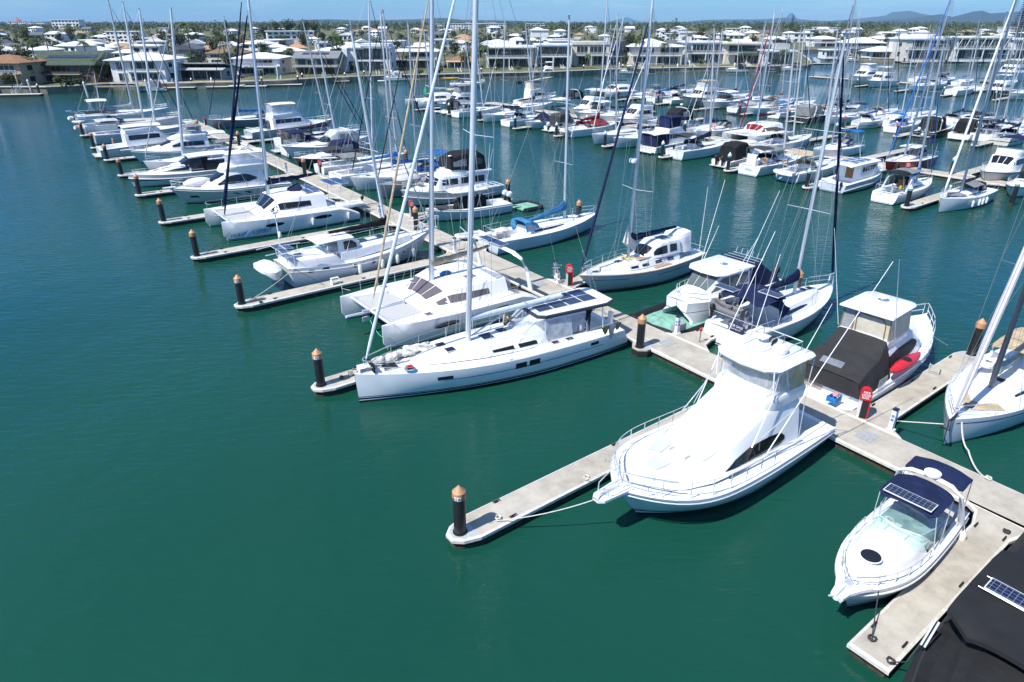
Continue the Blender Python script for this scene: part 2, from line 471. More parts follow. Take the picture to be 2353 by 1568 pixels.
        if legs:
            mb = MB()
            for x, xf in ((x0, .12), (x1, .88)):
                for sg in (1, -1):
                    xx = lerp(x0, x1, xf); xb = lerp(x0, x1, .5 + (xf - .5) * .35)
                    wb = min(s.hy(xb) * .92, w * 1.1)
                    mb.tube([(xx, sg * w * .96, z - .05), (xb, sg * wb, s.dz(xb, wb))], .018, 5)
            s.part(name + '_frame', mb, legm or m_steel(), o)
        return o
    def dodger(s, x0, x1, w, z, h, m, clear=True, name='dodger'):
        """spray hood: x1 is its front foot, x0 its open back"""
        sec = [(x0, w, w * .8, z + h), (lerp(x0, x1, .4), w, w * .8, z + h), (lerp(x0, x1, .75), w * .96, w * .74, z + h * .62), (x1, w * .86, w * .6, z + .05)]
        c = Cabin(s, sec, z - .02); o = c.build(name, m, back=False); wrinkle(o, .012, 3, 1)
        if clear:
            cl = mat('vinyl_window', (.2, .22, .24), .12)
            c.top('vinyl_window', lerp(x0, x1, .48), lerp(x0, x1, .93), [(-.85, -.32), (-.26, .26), (.32, .85)], cl, o)
            c.band('vinyl_window', [(lerp(x0, x1, .1), .25, .8), (lerp(x0, x1, .62), .25, .7)], cl, o)
        return o
    def hatch(s, x, y, sx, sy, z=None, m=None, name='hatch', h=.03):
        zz = s.dz(x, y) if z is None else z
        mb = MB(); mb.box((x, y, zz + h / 2), (sx, sy, h)); s.m = 0
        mb.m = 1; mb.box((x, y, zz + h + .004), (sx * .86, sy * .86, .012))
        return s.part(name, mb, [m_alu(), m or m_glass()])
    def fenders(s, xs, side=1, m=None, r=.13, h=.6):
        for x in xs:
            p = s.pt(s.tx(x), .0); mb = MB(); c = (p.x, side * (p.y + r), p.z * .25)
            mb.lathe(c, [(.02, 0), (r * .8, .05), (r, .14), (r, h - .14), (r * .8, h - .05), (.03, h), (.03, h + .06)], 10)
            mb.tube([(p.x, side * (p.y + r), c[2] + h), (p.x, side * p.y, p.z + .3)], .012, 4)
            s.part('fender', mb, m or gel((.7, .7, .68)))
    def cleats(s, ts=(.06, .5, .93)):
        mb = MB()
        for t in ts:
            for sg in (1, -1):
                p = s.pt(t, 0); mb.box((p.x, sg * max(p.y - .12, .05), p.z + .05), (.28, .04, .03)); mb.box((p.x, sg * max(p.y - .12, .05), p.z + .02), (.1, .05, .05))
        s.part('cleat', mb, m_steel())
    def solar(s, x, y, z, sx, sy, tilt=0., rz=0., parent=None):
        mb = MB(); M = Matrix.Rotation(rz, 3, 'Z') @ Matrix.Rotation(tilt, 3, 'Y')
        mb.box((x, y, z), (sx, sy, .035), M=M)
        mb.m = 1
        e = [M @ V((a * (sx / 2 - .03), b * (sy / 2 - .03), .022)) + V((x, y, z)) for a, b in ((-1, -1), (1, -1), (1, 1), (-1, 1))]
        mb.quad(*e)
        return s.part('solar_panel', mb, [gel((.6, .62, .64)), m_solar()], parent, smooth=0)
    def wheel(s, x, y, z, r=.42):
        mb = MB(); k = 18
        mb.tube([(x, y + r * math.cos(q), z + r * math.sin(q)) for q in [2 * PI * i / k for i in range(k + 1)]], .018, 5)
        for i in range(5):
            q = 2 * PI * i / 5; mb.tube([(x, y, z), (x, y + r * math.cos(q), z + r * math.sin(q))], .01, 4)
        mb.box((x + .12, y, z - .35), (.2, .26, .8), tx=.7, ty=.7)
        s.part('steering_wheel', mb, m_steel())
    def pole(s, a, b, r=.02, name='aerial', m=None, r2=None):
        mb = MB(); mb.tube([a, V(a).lerp(V(b), .5), b], r, 5, r2 or r * .5); return s.part(name, mb, m or gel())
    def outboard(s, x, y, z, h=1., m=None, name='outboard_motor'):
        mb = MB(); mm = [m or m_black(), m_black()]
        mb.blob((x, y, z + .42 * h), (.34 * h, .22 * h, .3 * h), 10, 6)
        mb.m = 1; mb.box((x, y, z - .1 * h), (.22 * h, .13 * h, .8 * h), tx=1.3); mb.box((x - .1 * h, y, z - .55 * h), (.4 * h, .05, .25 * h)); mb.box((x + .2 * h, y, z + .12 * h), (.25 * h, .3 * h, .3 * h))
        return s.part(name, mb, mm)
    def letters(s, txt, x, z, size, col=(.02, .03, .06), sg=1, shear=0.):
        p = s.side(x, z); a = s.side(x - .4, z); b = s.side(x + .4, z)
        lo = s.side(x, z - .12); hi = s.side(x, z + .12)
        X = V((b.x - a.x, b.y - a.y, b.z - a.z)).normalized()
        U = V((hi.x - lo.x, hi.y - lo.y, hi.z - lo.z)).normalized()
        n = U.cross(X).normalized()
        if n.y < 0: n = -n
        if sg > 0: X = -X
        else: X = V((X.x, -X.y, X.z)); n = V((n.x, -n.y, n.z)); p = V((p.x, -p.y, p.z))
        o = text(s.root, txt, p, X, n, size, col, 'name_lettering', shear=shear, th=0)
        M = o.matrix_local.copy(); o.matrix_local = Matrix()
        for v in o.data.vertices:
            q = M @ v.co; v.co = (q.x, sg * (s.side(q.x, min(q.z, s.sh(s.tx(q.x)) - .02)).y + .02), q.z)
        return o
    def stern_letters(s, txt, z, size, col=(.03, .04, .08), y=0):
        return text(s.root, txt, (-s.L / 2 + s.tr * (1 - z / s.fb[0]) - .03, y, z), (0, -1, 0), (-1, 0, -s.tr / s.fb[0] if s.fb[0] else 0), size, col, 'name_lettering')
class Cabin:
    """lofted superstructure: sections (x, half width at foot, half width at roof, roof height)"""
    def __init__(s, boat, sec, zb, cam=.05, zb1=None, edge=.12):
        s.b = boat; s.sec = sorted(sec, key=lambda q: q[0]); s.zb = zb; s.zb1 = zb if zb1 is None else zb1; s.cam = cam; s.e = edge
        s.x0, s.x1 = s.sec[0][0], s.sec[-1][0]
    def foot(s, x): return lerp(s.zb, s.zb1, (x - s.x0) / (s.x1 - s.x0))
    def half(s, x):
        wb, wt, zt = interp(s.sec, x); z0 = s.foot(x); h = max(zt - z0, .01); e = min(s.e, h * .45)
        m = .82
        return [V((x, wb, z0)), V((x, lerp(wb, wt, .5), z0 + (h - e) * .52)), V((x, wt, z0 + h - e)), V((x, wt - e * .35, z0 + h - e * .28)), V((x, wt - e * 1.1 if wt > e * 2 else wt * .5, z0 + h)), V((x, wt * .5 if wt > e * 2 else wt * .3, z0 + h + s.cam * .75)), V((x, 0, z0 + h + s.cam))]
    def ring(s, x):
        h = s.half(x); return h + [V((p.x, -p.y, p.z)) for p in h[-2::-1]]
    def build(s, name, m, parent=None, back=True, sub=2, smooth=42):
        xs = [q[0] for q in s.sec]; fine = []
        for a, b in zip(xs, xs[1:]): fine += [lerp(a, b, i / sub) for i in range(sub)]
        fine.append(xs[-1])
        mb = MB(); rs = [s.ring(x) for x in fine]
        mb.rings(rs, closed=False)
        k = len(rs[0]); n = len(rs)
        if back: mb.quad(*rs[0][::-1])
        mb.quad(*rs[-1])
        s.o = mb.build(name, m, parent or s.b.root, smooth)
        return s.o
    def sp(s, x, f, off=.014):
        h = s.half(x); a, b, c = h[0], h[1], h[2]
        p = a.lerp(b, f / .52) if f < .52 else b.lerp(c, (f - .52) / .48)
        n = V((0, (c.z - a.z), (a.y - c.y))).normalized()
        return p + n * off
    def band(s, name, cols, m, parent=None, n=10, sides=(1, -1)):
        x0, x1 = cols[0][0], cols[-1][0]
        for sg in sides:
            mb = MB(); rows = []
            for i in range(n + 1):
                x = lerp(x0, x1, i / n); lo, hi = interp(cols, x)
                a, c, b = s.sp(x, lo), s.sp(x, (lo + hi) / 2), s.sp(x, hi)
                rows.append([(p.x, sg * p.y, p.z) for p in (a, c, b)])
            mb.grid(rows); o = mb.build(name, m, parent or s.o, 40)
        return o
    def tz(s, x, f):
        h = s.half(x); pts = h[2:]
        W = pts[0].y; y = abs(f) * W
        for a, b in zip(pts, pts[1:]):
            if b.y <= y <= a.y + 1e-9:
                t = 0 if abs(a.y - b.y) < 1e-9 else (a.y - y) / (a.y - b.y)
                return V((x, f * W, lerp(a.z, b.z, t)))
        return V((x, f * W, pts[-1].z))
    def top(s, name, x0, x1, spans, m, parent=None, off=.016, n=6, k=3):
        for f0, f1 in spans:
            mb = MB(); rows = []
            for i in range(n + 1):
                x = lerp(x0, x1, i / n); rows.append([s.tz(x, lerp(f0, f1, j / k)) + V((off * .6, 0, off)) for j in range(k + 1)])
            mb.grid(rows); o = mb.build(name, m, parent or s.o, 40)
        return o
# ------------------------------------------------------------------ generic boats for the rows
def sloop(label, end, a, b, Lh, B=None, bow=-1, hull=CW, bands=((.11, .17, CN),), mast=None, H=None, ext=1., cover='navy', jib='lgrey', dodger=None, bimini=None, fb=None, group='sailing yachts', det=1, name='sailing_yacht', win=True, radar=None, extra=None, cab=CW, rub=None, boomup=0., yaw=0, mastcol=None, mx=None, jr=.06, spr=(.36, .66), cove=None, mr=None, **k):
    B = B or .29 * Lh + .25; fb = fb or (.085 * Lh + .1, .078 * Lh + .15, .1 * Lh + .2)
    s = Boat(name, label, 'sailing yacht', end, a, b, Lh, B, fb, bow, yaw, group, n=14 if det else 9, **k)
    zd = s.sh(.4)
    s.hull(m_hull(hull, bands), gel(cab), (-.46 * Lh, -.2 * Lh, B * .24, zd - .55), rub=rub)
    c = Cabin(s, [(-.2 * Lh, B * .3, B * .26, zd + .42), (0, B * .32, B * .27, zd + .42), (.14 * Lh, B * .27, B * .2, zd + .36), (.27 * Lh, B * .14, B * .06, s.sh(.77) + .06)], zd - .06, zb1=s.sh(.77) - .04, cam=.07)
    c.build('coachroof', gel(cab))
    if win: c.band('window', [(-.17 * Lh, .35, .8), (-.02 * Lh, .3, .82), (.1 * Lh, .45, .75)], m_glass())
    if det:
        s.hatch(.05 * Lh, 0, .5, .5, c.tz(.05 * Lh, 0).z - .02); s.hatch(.33 * Lh, 0, .5, .5)
    mx = .09 * Lh if mx is None else mx; zm = c.tz(mx, 0).z
    s.rig(mx, zm, mast, H or 1.3 * Lh, r=mr or (.085 + .003 * Lh if det else .07 + .002 * Lh), jib=jib, jr=jr, boom=(.36 * Lh, .75, boomup), cover=cover, radar=radar, spr=spr, ext=ext, col=mastcol or mat('mast_%d' % (len(COL.objects) % 3), [(.6, .63, .67), (.48, .5, .54), (.66, .66, .66)][len(COL.objects) % 3], .4, .2, .1, 1.2), wr=.01 if det else .012)
    s.rail(n=7 if det else 6, r=.014 if det else .018)
    zc = zd + .4
    if dodger: s.dodger(-.25 * Lh, -.1 * Lh, B * .33, zc - .1, .75, canvas(dodger))
    if bimini: s.canopy(-.46 * Lh, -.26 * Lh, B * .36, zd + 2., canvas(bimini))
    s.wheel(-.38 * Lh, 0, zd + .35)
    if cove: s.stripe(.16, .05, gel(cove))
    if extra: extra(s)
    return s
def cruiser(label, end, a, b, Lh, B=None, bow=-1, hull=CW, bands=((.1, .2, CN),), style='express', top='navy', arch=True, group='motor cruisers', det=1, name='motor_cruiser', fb=None, clears=True, extra=None, hard=False, bridge=None, yaw=0, rubc=None, **k):
    B = B or .26 * Lh + .9; fb = fb or (.07 * Lh + .25, .085 * Lh + .3, .115 * Lh + .35)
    k.setdefault('p', 2.7); k.setdefault('sw', .92); k.setdefault('rake', .1 * Lh); k.setdefault('tm', .38)
    s = Boat(name, label, 'motor boat', end, a, b, Lh, B, fb, bow, yaw, group, n=14 if det else 9, **k)
    zd = s.sh(.4)
    s.hull(m_hull(hull, bands), gel(), (-.47 * Lh, -.12 * Lh if style == 'express' else -.25 * Lh, B * .36, .35), rub=(.03, rubc or m_black(), .05))
    gl = m_glass()
    if style == 'express':
        c = Cabin(s, [(-.06 * Lh, B * .4, B * .36, zd + .55), (.08 * Lh, B * .38, B * .33, zd + .5), (.25 * Lh, B * .28, B * .2, s.sh(.75) + .28), (.38 * Lh, B * .12, B * .05, s.sh(.88) + .06)], zd - .05, zb1=s.sh(.88) - .05, cam=.1)
        c.build('foredeck_cabin', gel())
        s.hatch(.2 * Lh, 0, .6, .6, c.tz(.2 * Lh, 0).z)
        c.band('window', [(-.02 * Lh, .35, .7), (.16 * Lh, .4, .62)], gl)
        w = Cabin(s, [(-.14 * Lh, B * .42, B * .36, zd + 1.25), (-.04 * Lh, B * .4, B * .3, zd + 1.2), (.07 * Lh, B * .3, B * .2, zd + .55)], zd + .2, zb1=zd + .5, cam=.03)
        w.build('windscreen', gl, back=False)
        if hard: s.canopy(-.3 * Lh, -.02 * Lh, B * .4, zd + 1.95, gel(), name='hardtop', th=.1)
        elif top:
            e = Cabin(s, [(-.38 * Lh, B * .42, B * .34, zd + 1.5), (-.3 * Lh, B * .42, B * .36, zd + 1.95), (-.12 * Lh, B * .42, B * .36, zd + 1.95), (-.03 * Lh, B * .4, B * .3, zd + 1.25)], zd - .05, cam=.1)
            wrinkle(e.build('canopy', canvas(top)), .012 if clears else .05, 1.6, 2)
            if clears:
                vm = mat('vinyl_window', (.2, .22, .24), .12)
                e.band('vinyl_window', [(-.29 * Lh, .35, .85), (-.14 * Lh, .35, .85)], vm)
        if arch:
            mb = MB()
            for sg in (1, -1): mb.tube([(-.3 * Lh, sg * B * .44, zd), (-.26 * Lh, sg * B * .42, zd + 1.4), (-.24 * Lh, sg * B * .3, zd + 2.05), (-.24 * Lh, 0, zd + 2.15)], .11, 8, flat=.6)
            s.part('radar_arch', mb, gel())
        for yy in (-.2, .2):
            mb = MB(); mb.box((-.18 * Lh, yy * B, .75), (.5, .55, .5)); mb.box((-.18 * Lh - .25, yy * B, 1.1), (.14, .55, .7)); s.part('helm_seat', mb, gel((.6, .57, .5)))
    else:
        zr = zd + 1.75
        c = Cabin(s, [(-.25 * Lh, B * .4, B * .36, zr), (.0, B * .41, B * .36, zr), (.08 * Lh, B * .4, B * .34, zr - .05), (.17 * Lh, B * .34, B * .24, s.sh(.67) + .55), (.36 * Lh, B * .14, B * .06, s.sh(.86) + .08)], zd - .06, zb1=s.sh(.86) - .05, cam=.08)
        c.build('deckhouse', gel())
        c.band('window', [(-.22 * Lh, .45, .85), (.03 * Lh, .45, .88), (.1 * Lh, .5, .8)], gl)
        c.top('windscreen', .09 * Lh, .155 * Lh, [(-.9, -.33), (-.27, .27), (.33, .9)], gl)
        br = Cabin(s, [(-.24 * Lh, B * .36, B * .37, zr + .45), (-.02 * Lh, B * .36, B * .36, zr + .65), (.06 * Lh, B * .3, B * .26, zr + .55), (.1 * Lh, B * .24, B * .2, zr + .08)], zr - .02, cam=.02)
        br.build('flybridge', gel())
        zt = zr + 2.05
        if bridge:
            e = Cabin(s, [(-.23 * Lh, B * .35, B * .3, zt - .05), (0.0, B * .35, B * .29, zt - .05), (.05 * Lh, B * .28, B * .24, zr + .75)], zr + .42, zb1=zr + .6, cam=.02)
            e.build('clear_curtain', m_clear() if bridge == 'clear' else canvas(bridge))
        if top: s.canopy(-.24 * Lh, .04 * Lh, B * .34, zt - .06, gel() if hard else canvas(top), name='hardtop' if hard else 'bimini', th=.09 if hard else .05)
    s.rail(t0=.45, t1=.96, n=7, wires=1, push=False, r=.018)
    mb = MB(); mb.box((-Lh / 2 - .35, 0, .32), (.75, B * .75, .1)); s.part('swim_platform', mb, gel((.6, .58, .54)))
    s.pole((-.2 * Lh, B * .38, zd + 1), (-.3 * Lh, B * .45, zd + 4.5))
    if extra: extra(s)
    return s
def catamaran(label, end, a, b, Lh, B, bow=-1, mast=None, H=None, cover='navy', jib='lgrey', cab=CW, winm=None, hw=.85, fb=1.55, roofh=1.25, bim=None, yaw=0, det=1, ext=1., group='catamarans', extra=None, boomup=0., tramp=True, jr=.09, mx=None, fnm='catamaran', wins='wrap', cabx=(.2, -.27)):
    s = Boat(fnm, label, 'catamaran', end, a, b, Lh, B, (fb * .85, fb * .98, fb * 1.06), bow, yaw, group, rake=.03 * Lh, tm=.4, sw=.95, p=6)
    yc = B / 2 - hw; s.hz = fb
    for sg in (1, -1):
        sub = Boat.__new__(Boat); sub.__dict__.update(s.__dict__)
        mb = MB(); ts = [1 - (1 - i / 16) ** 1.3 for i in range(17)]; rs = []
        for t in ts:
            x = -Lh / 2 + Lh * t
            f = 1 if t < .5 else max(.05, 1 - ((t - .5) / .5) ** 2.4); fa = 1 - .25 * (1 - min(t / .25, 1)) ** 2
            z = fb * (.9 + .16 * t) if t > .12 else fb * (.45 + .45 * t / .12)
            w = hw * f * fa
            xo = -.03 * Lh * (t ** 3)
            h = [(0, z + .02), (w * .7, z), (w * .97, z - .1), (w, z * .6), (w * .92, z * .3), (w * .75, 0), (w * .5, -.3), (0, -.55)]
            ring = [V((x + (xo if zz < .4 else 0), yy, zz)) for yy, zz in h]
            ring += [V((p.x, -p.y, p.z)) for p in ring[-2:0:-1]]
            rs.append([V((p.x, p.y + sg * yc, p.z)) for p in ring])
        mb.rings(rs)
        s.part('hull', mb, m_hull(cab, ((.1, .16, CN),)))
        if wins:
            for xx, ln in ((.16 * Lh, .9), (-.2 * Lh, .9)):
                for s2 in (1, -1):
                    mb = MB(); k = 14
                    mb.add([(xx + ln * math.cos(2 * PI * i / k), sg * yc + s2 * (hw * .995 + .012), fb * .62 + .17 * math.sin(2 * PI * i / k)) for i in range(k)], [tuple(range(k)) if s2 < 0 else tuple(range(k - 1, -1, -1))])
                    s.part('window', mb, m_glass())
    # bridge deck
    mb = MB(); mb.box((-.05 * Lh, 0, fb * .78), (.56 * Lh, B - hw * 1.2, fb * .42)); s.part('bridge_deck', mb, gel(cab))
    x1, x0 = cabx[0] * Lh, cabx[1] * Lh; zb = fb * .97; zt = zb + roofh
    c = Cabin(s, [(x0, B * .38, B * .33, zt - .05), (lerp(x0, x1, .55), B * .39, B * .32, zt), (lerp(x0, x1, .75), B * .37, B * .26, zt - .12), (lerp(x0, x1, .93), B * .31, B * .16, zb + .25), (x1 + .035 * Lh, B * .26, B * .1, zb + .03)], zb - .03, cam=.12, edge=.2)
    c.build('saloon', gel(cab))
    wm = winm or m_glass()
    if wins == 'wrap':
        c.band('window', [(lerp(x0, x1, .25), .35, .75), (lerp(x0, x1, .7), .32, .85), (lerp(x0, x1, .86), .35, .7)], wm)
        c.top('windscreen', lerp(x0, x1, .76), lerp(x0, x1, .92), [(-.95, -.5), (-.45, .45), (.5, .95)], wm)
    mb = MB(); xb = .44 * Lh
    mb.tube([(xb, -yc, fb * .95), (xb, yc, fb * .95)], .1, 8); mb.tube([(xb - .1, 0, fb * .95), (xb + .55, 0, fb * 1.02)], .07, 6)
    s.part('crossbeam', mb, m_alu())
    if tramp:
        for sg in (1, -1):
            mb = MB(); xa = .235 * Lh; n = 18
            y0, y1 = .12, yc - hw * .55
            mb.box(((xa + xb) / 2, sg * (y0 + y1) / 2, fb * .93), (xb - xa - .25, y1 - y0, .02))
            for i in range(n):
                f = (i + .5) / n; mb.box((xb - .1, sg * lerp(y0, y1, f), fb * .93), (.2, .05, .02))
            s.part('trampoline', mb, mat('net', (.46, .46, .46), .95, 0, .3, 40))
    mb = MB(); mb.box((.33 * Lh, 0, fb * .96), (.2 * Lh, .22, .1)); s.part('walkway', mb, gel(cab))
    s.half_o = s.half
    mx = .06 * Lh if mx is None else mx
    s.rig(mx, c.tz(mx, 0).z if mx < x1 + .1 * Lh else fb, mast, H or 1.35 * Lh, r=.16, jib=jib, jr=jr, boom=(.4 * Lh, .95, boomup), cover=cover, shroud=B * .46, sprw=1.3, back=False, fore=.93, ext=ext)
    s.cab = c
    mb = MB()
    for sg in (1, -1):
        ts = [lerp(-.42 * Lh, .46 * Lh, i / 8) for i in range(9)]
        for x in ts: mb.tube([(x, sg * (B / 2 - .12), fb * .9), (x, sg * (B / 2 - .12), fb + .62)], .014, 5)
        for hh in (.32, .6): mb.tube([(x, sg * (B / 2 - .12), fb + hh) for x in ts], .008, 4)
        x = .46 * Lh; mb.tube([(x, sg * (B / 2 - .12), fb + .62), (x + .3, sg * yc, fb + .62), (x, sg * (yc - hw * .8), fb + .62)], .016, 5)
    s.part('guard_rail', mb, m_steel())
    if bim: s.canopy(-.46 * Lh, x0 + .5, B * .33, zt + .75, canvas(bim) if bim in COLS else gel(), th=.07)
    if extra: extra(s)
    return s
def dinghy_mesh(mb, c, Ld=2.8, W=1.45, r=.21, rz=0., M=None):
    M = M or Matrix.Rotation(rz, 3, 'Z')
    T = lambda p: M @ V(p) + V(c)
    w = W / 2 - r; x0 = -Ld / 2
    path = [(x0, w, r)] + [(x0 + Ld * f, w, r + .04 * f) for f in (.2, .4, .58)] + [(x0 + Ld * .78, w * .84, r + .1), (x0 + Ld * .9, w * .5, r + .16), (x0 + Ld * .93, 0, r + .18)]
    path = path + [(p[0], -p[1], p[2]) for p in path[-2::-1]]
    mb.tube([T(p) for p in path], [r * .75] + [r] * (len(path) - 2) + [r * .75], 10)
    mb.add([T(p) for p in ((x0 + .12, w, r * .7), (x0 + Ld * .6, w, r * .7), (x0 + Ld * .85, 0, r), (x0 + Ld * .6, -w, r * .7), (x0 + .12, -w, r * .7))], [(0, 1, 2, 3, 4)])
    mb.add([T(p) for p in ((x0 + .1, w, .1), (x0 + .1, w, .48), (x0 + .1, -w, .48), (x0 + .1, -w, .1))], [(0, 1, 2, 3)])
    mb.box(T((-.1, 0, r + .16)), (.25, W - .3, .04), M=M)
    return mb
# ------------------------------------------------------------------ people: one skinned body each
def person(label, P, rz, joints, radii, edges, shirt, short, skin=(.42, .24, .16), hair=(.03, .02, .015), face=(1,0,0), sleeves=True):
    me = bpy.data.meshes.new('person'); names = list(joints)
    me.from_pydata([joints[n] for n in names], [(names.index(a), names.index(b)) for a, b in edges], [])
    o = bpy.data.objects.new('person', me); COL.objects.link(o); o.location = P; o.rotation_euler = (0, 0, rz)
    sk = o.modifiers.new('skin', 'SKIN'); sk.use_smooth_shade = True
    for i, n in enumerate(names):
        r = radii[n]; r = (r, r) if isinstance(r, float) else r
        d = me.skin_vertices[0].data[i]; d.radius = r; d.use_root = n == 'pelvis'
    ss = o.modifiers.new('sub', 'SUBSURF'); ss.levels = 1; ss.render_levels = 2
    tag(o, label, 'person')
    me.materials.append(mat('skin_%.2f' % skin[0], skin, .55))
    me.materials.append(canvas(shirt) if shirt in COLS else mat('shirt_' + repr(shirt), shirt, .9, bump=.3))
    me.materials.append(mat('shorts_' + repr(short), short, .9, bump=.3))
    bpy.context.view_layer.update()
    dg = bpy.context.evaluated_depsgraph_get(); ev = bpy.data.meshes.new_from_object(o.evaluated_get(dg))
    o.modifiers.clear()
    ev.materials.clear()
    for mm in me.materials: ev.materials.append(mm)
    def dist(q, a, b):
        a, b = V(joints[a]), V(joints[b]); t = max(0, min(1, (q - a).dot(b - a) / (b - a).length_squared)); return (q - a.lerp(b, t)).length / .5
    for f in ev.polygons:
        q = f.center; best = min(((dist(q, a, b) / (max(radii[a] if isinstance(radii[a], float) else radii[a][0], .03) ** .5), a, b) for a, b in edges), key=lambda k: k[0])
        seg = best[1] + '-' + best[2]; k = 0
        if any(w in seg for w in ('pelvis-spine', 'spine-chest', 'chest-shl', 'chest-shr')): k = 1
        if sleeves and seg.startswith(('shl-', 'shr-')): 
            a, b = V(joints[best[1]]), V(joints[best[2]]); k = 1 if (q - a).length < .6 * (b - a).length else 0
        if seg.startswith(('pelvis-hipl', 'pelvis-hipr', 'hipl', 'hipr')): k = 2
        if seg.startswith(('kneel', 'kneer')): k = 0
        f.material_index = k; f.use_smooth = True
    o.data = ev
    h = V(joints['head'])
    fw = V(face).normalized()
    q = math.atan2(fw.y, fw.x)
    mb = MB(); mb.blob(tuple(h + V((-.022 * math.cos(q), -.022 * math.sin(q), .045))), (.108, .094, .105), 12, 8, q); mb.build('hair', mat('hair', hair, .7), o, 60)
    mb = MB()
    for s2 in (1, -1): mb.blob(tuple(h + fw * .088 + V((-fw.y, fw.x, 0)) * .034 * s2 + V((0, 0, .01))), (.014, .014, .01), 6, 4)
    mb.build('eye', mat('eye_dark', (.02, .015, .012), .3), o)
    mb = MB(); mb.blob(tuple(h + fw * .1 + V((0, 0, -.02))), (.018, .014, .022), 6, 4); mb.build('nose', mat('skin_%.2f' % skin[0], skin, .55), o)
    mb = MB(); mb.blob(tuple(h + fw * .09 + V((0, 0, -.062))), (.012, .026, .008), 8, 4, q); mb.build('mouth', mat('lips', (.3, .12, .1), .5), o)
    return o
def body(pelvis, lean_, lh, rh, lk, rk, lf, rf, le, re, face=0.):
    """joint table from hand/knee/foot/elbow positions, local metres"""
    p = V(pelvis); up = V(lean_).normalized(); ch = p + up * .42; nk = p + up * .56; hd = p + up * .72
    J = {'pelvis': p, 'spine': p + up * .2, 'chest': ch, 'neck': nk, 'head': hd, 'crown': hd + up * .09}
    side = V((0, 1, 0))
    for k, s2, hnd, kn, ft, el in (('l', 1, lh, lk, lf, le), ('r', -1, rh, rk, rf, re)):
        J['sh' + k] = ch + side * .19 * s2 + up * .06; J['el' + k] = V(el); J['wr' + k] = V(hnd)
        d = (V(hnd) - V(el)).normalized(); w = V(hnd)
        sd = d.cross(V((0, 0, 1))) if abs(d.z) < .9 else d.cross(V((1, 0, 0)))
        sd.normalize(); ot = sd.cross(d)
        J['palm' + k] = w + d * .07
        for i, (n, off, ln) in enumerate((('a', -.03, .06), ('b', -.01, .075), ('c', .01, .07), ('d', .03, .055))):
            J['f' + n + k] = w + d * .09 + sd * off * .9; J['g' + n + k] = w + d * (.09 + ln) + sd * off * 1.2 + ot * -.02
        J['th' + k] = w + d * .07 - sd * .055 - ot * .02
        J['hip' + k] = p + side * .1 * s2 - up * .03; J['knee' + k] = V(kn); J['an' + k] = V(ft); J['toe' + k] = V(ft) + V((.17, 0, -.05))
    J = {k: tuple(v) for k, v in J.items()}
    rd = {'pelvis': (.15, .11), 'spine': (.14, .1), 'chest': (.165, .11), 'neck': .055, 'head': (.088, .1), 'crown': .07}
    ed = [('pelvis', 'spine'), ('spine', 'chest'), ('chest', 'neck'), ('neck', 'head'), ('head', 'crown')]
    for k in 'lr':
        rd.update({'sh' + k: .062, 'el' + k: .042, 'wr' + k: .03, 'palm' + k: (.036, .02), 'th' + k: .011, 'hip' + k: .095, 'knee' + k: .06, 'an' + k: .042, 'toe' + k: .035})
        ed += [('chest', 'sh' + k), ('sh' + k, 'el' + k), ('el' + k, 'wr' + k), ('wr' + k, 'palm' + k), ('wr' + k, 'th' + k), ('pelvis', 'hip' + k), ('hip' + k, 'knee' + k), ('knee' + k, 'an' + k), ('an' + k, 'toe' + k)]
        for n in 'abcd':
            rd['f' + n + k] = .011; rd['g' + n + k] = .009; ed += [('palm' + k, 'f' + n + k), ('f' + n + k, 'g' + n + k)]
    return J, rd, ed, (math.cos(face), math.sin(face), 0)
def add_person(label, P, rz, shirt, short, spec, **k):
    J, rd, ed, fc = body(**spec)
    o = person(label, P, rz, J, rd, ed, shirt, short, face=fc, **k)
    return o
# ------------------------------------------------------------------ pontoons, piles and dock furniture
def plan(poly, grow):
    n = len(poly); cx = sum(p[0] for p in poly) / n; cy = sum(p[1] for p in poly) / n
    out = []
    for i in range(n):
        p, a, b = V(poly[i]).to_2d(), V(poly[i - 1]).to_2d(), V(poly[(i + 1) % n]).to_2d()
        n1 = (p - a).normalized(); n2 = (b - p).normalized()
        m = V((n1.y + n2.y, -(n1.x + n2.x)))
        k = grow / max(.35, math.sqrt((1 + n1.dot(n2)) / 2))
        out.append(tuple(p + m.normalized().to_2d() * k if m.length > 1e-6 else p))
    return out
def m_strip(): return mat('fender_strip', (.6, .58, .53), .6, 0, .2, 5)
def m_float(): return mat('black_float', (.016, .017, .016), .75, 0, .6, 2.5, .5, 4)
def m_weed(): return mat('float_weed', (.05, .045, .025), .95, 0, .8, 6, 1, 9)
def m_tread(): return mat('tread_plate', (.5, .53, .55), .45, .2, .3, 18)
def pontoon_parts(t, poly, z=.5):
    mb = MB(); mb.prism(plan(poly, -.09), z - .1, z); mb.build('deck', m_conc(), t, 0)
    mb = MB()
    o = plan(poly, .0); i = plan(poly, -.1)
    n = len(poly)
    for k in range(n):
        j = (k + 1) % n
        a, b, c, d = o[k], o[j], i[j], i[k]
        mb.quad((*a, z - .16), (*b, z - .16), (*b, z - .03), (*a, z - .03))
        mb.quad((*a, z - .03), (*b, z - .03), (*c, z + .012), (*d, z + .012))
        mb.quad((*d, z + .012), (*c, z + .012), (*c, z - .05), (*d, z - .05))
    mb.build('edge_strip', m_strip(), t, 0)
    mb = MB(); mb.prism(plan(poly, -.14), .1, z - .1); mb.build('float', m_float(), t, 0)
    mb = MB(); mb.prism(plan(poly, -.12), -.45, .1); mb.build('float_weed', m_weed(), t, 0)
def cleat_mb(x, y, z, rz=0):
    mb = MB(); mb.box((x, y, z + .09), (.34, .05, .035), rz); mb.box((x, y, z + .04), (.13, .06, .09), rz); return mb
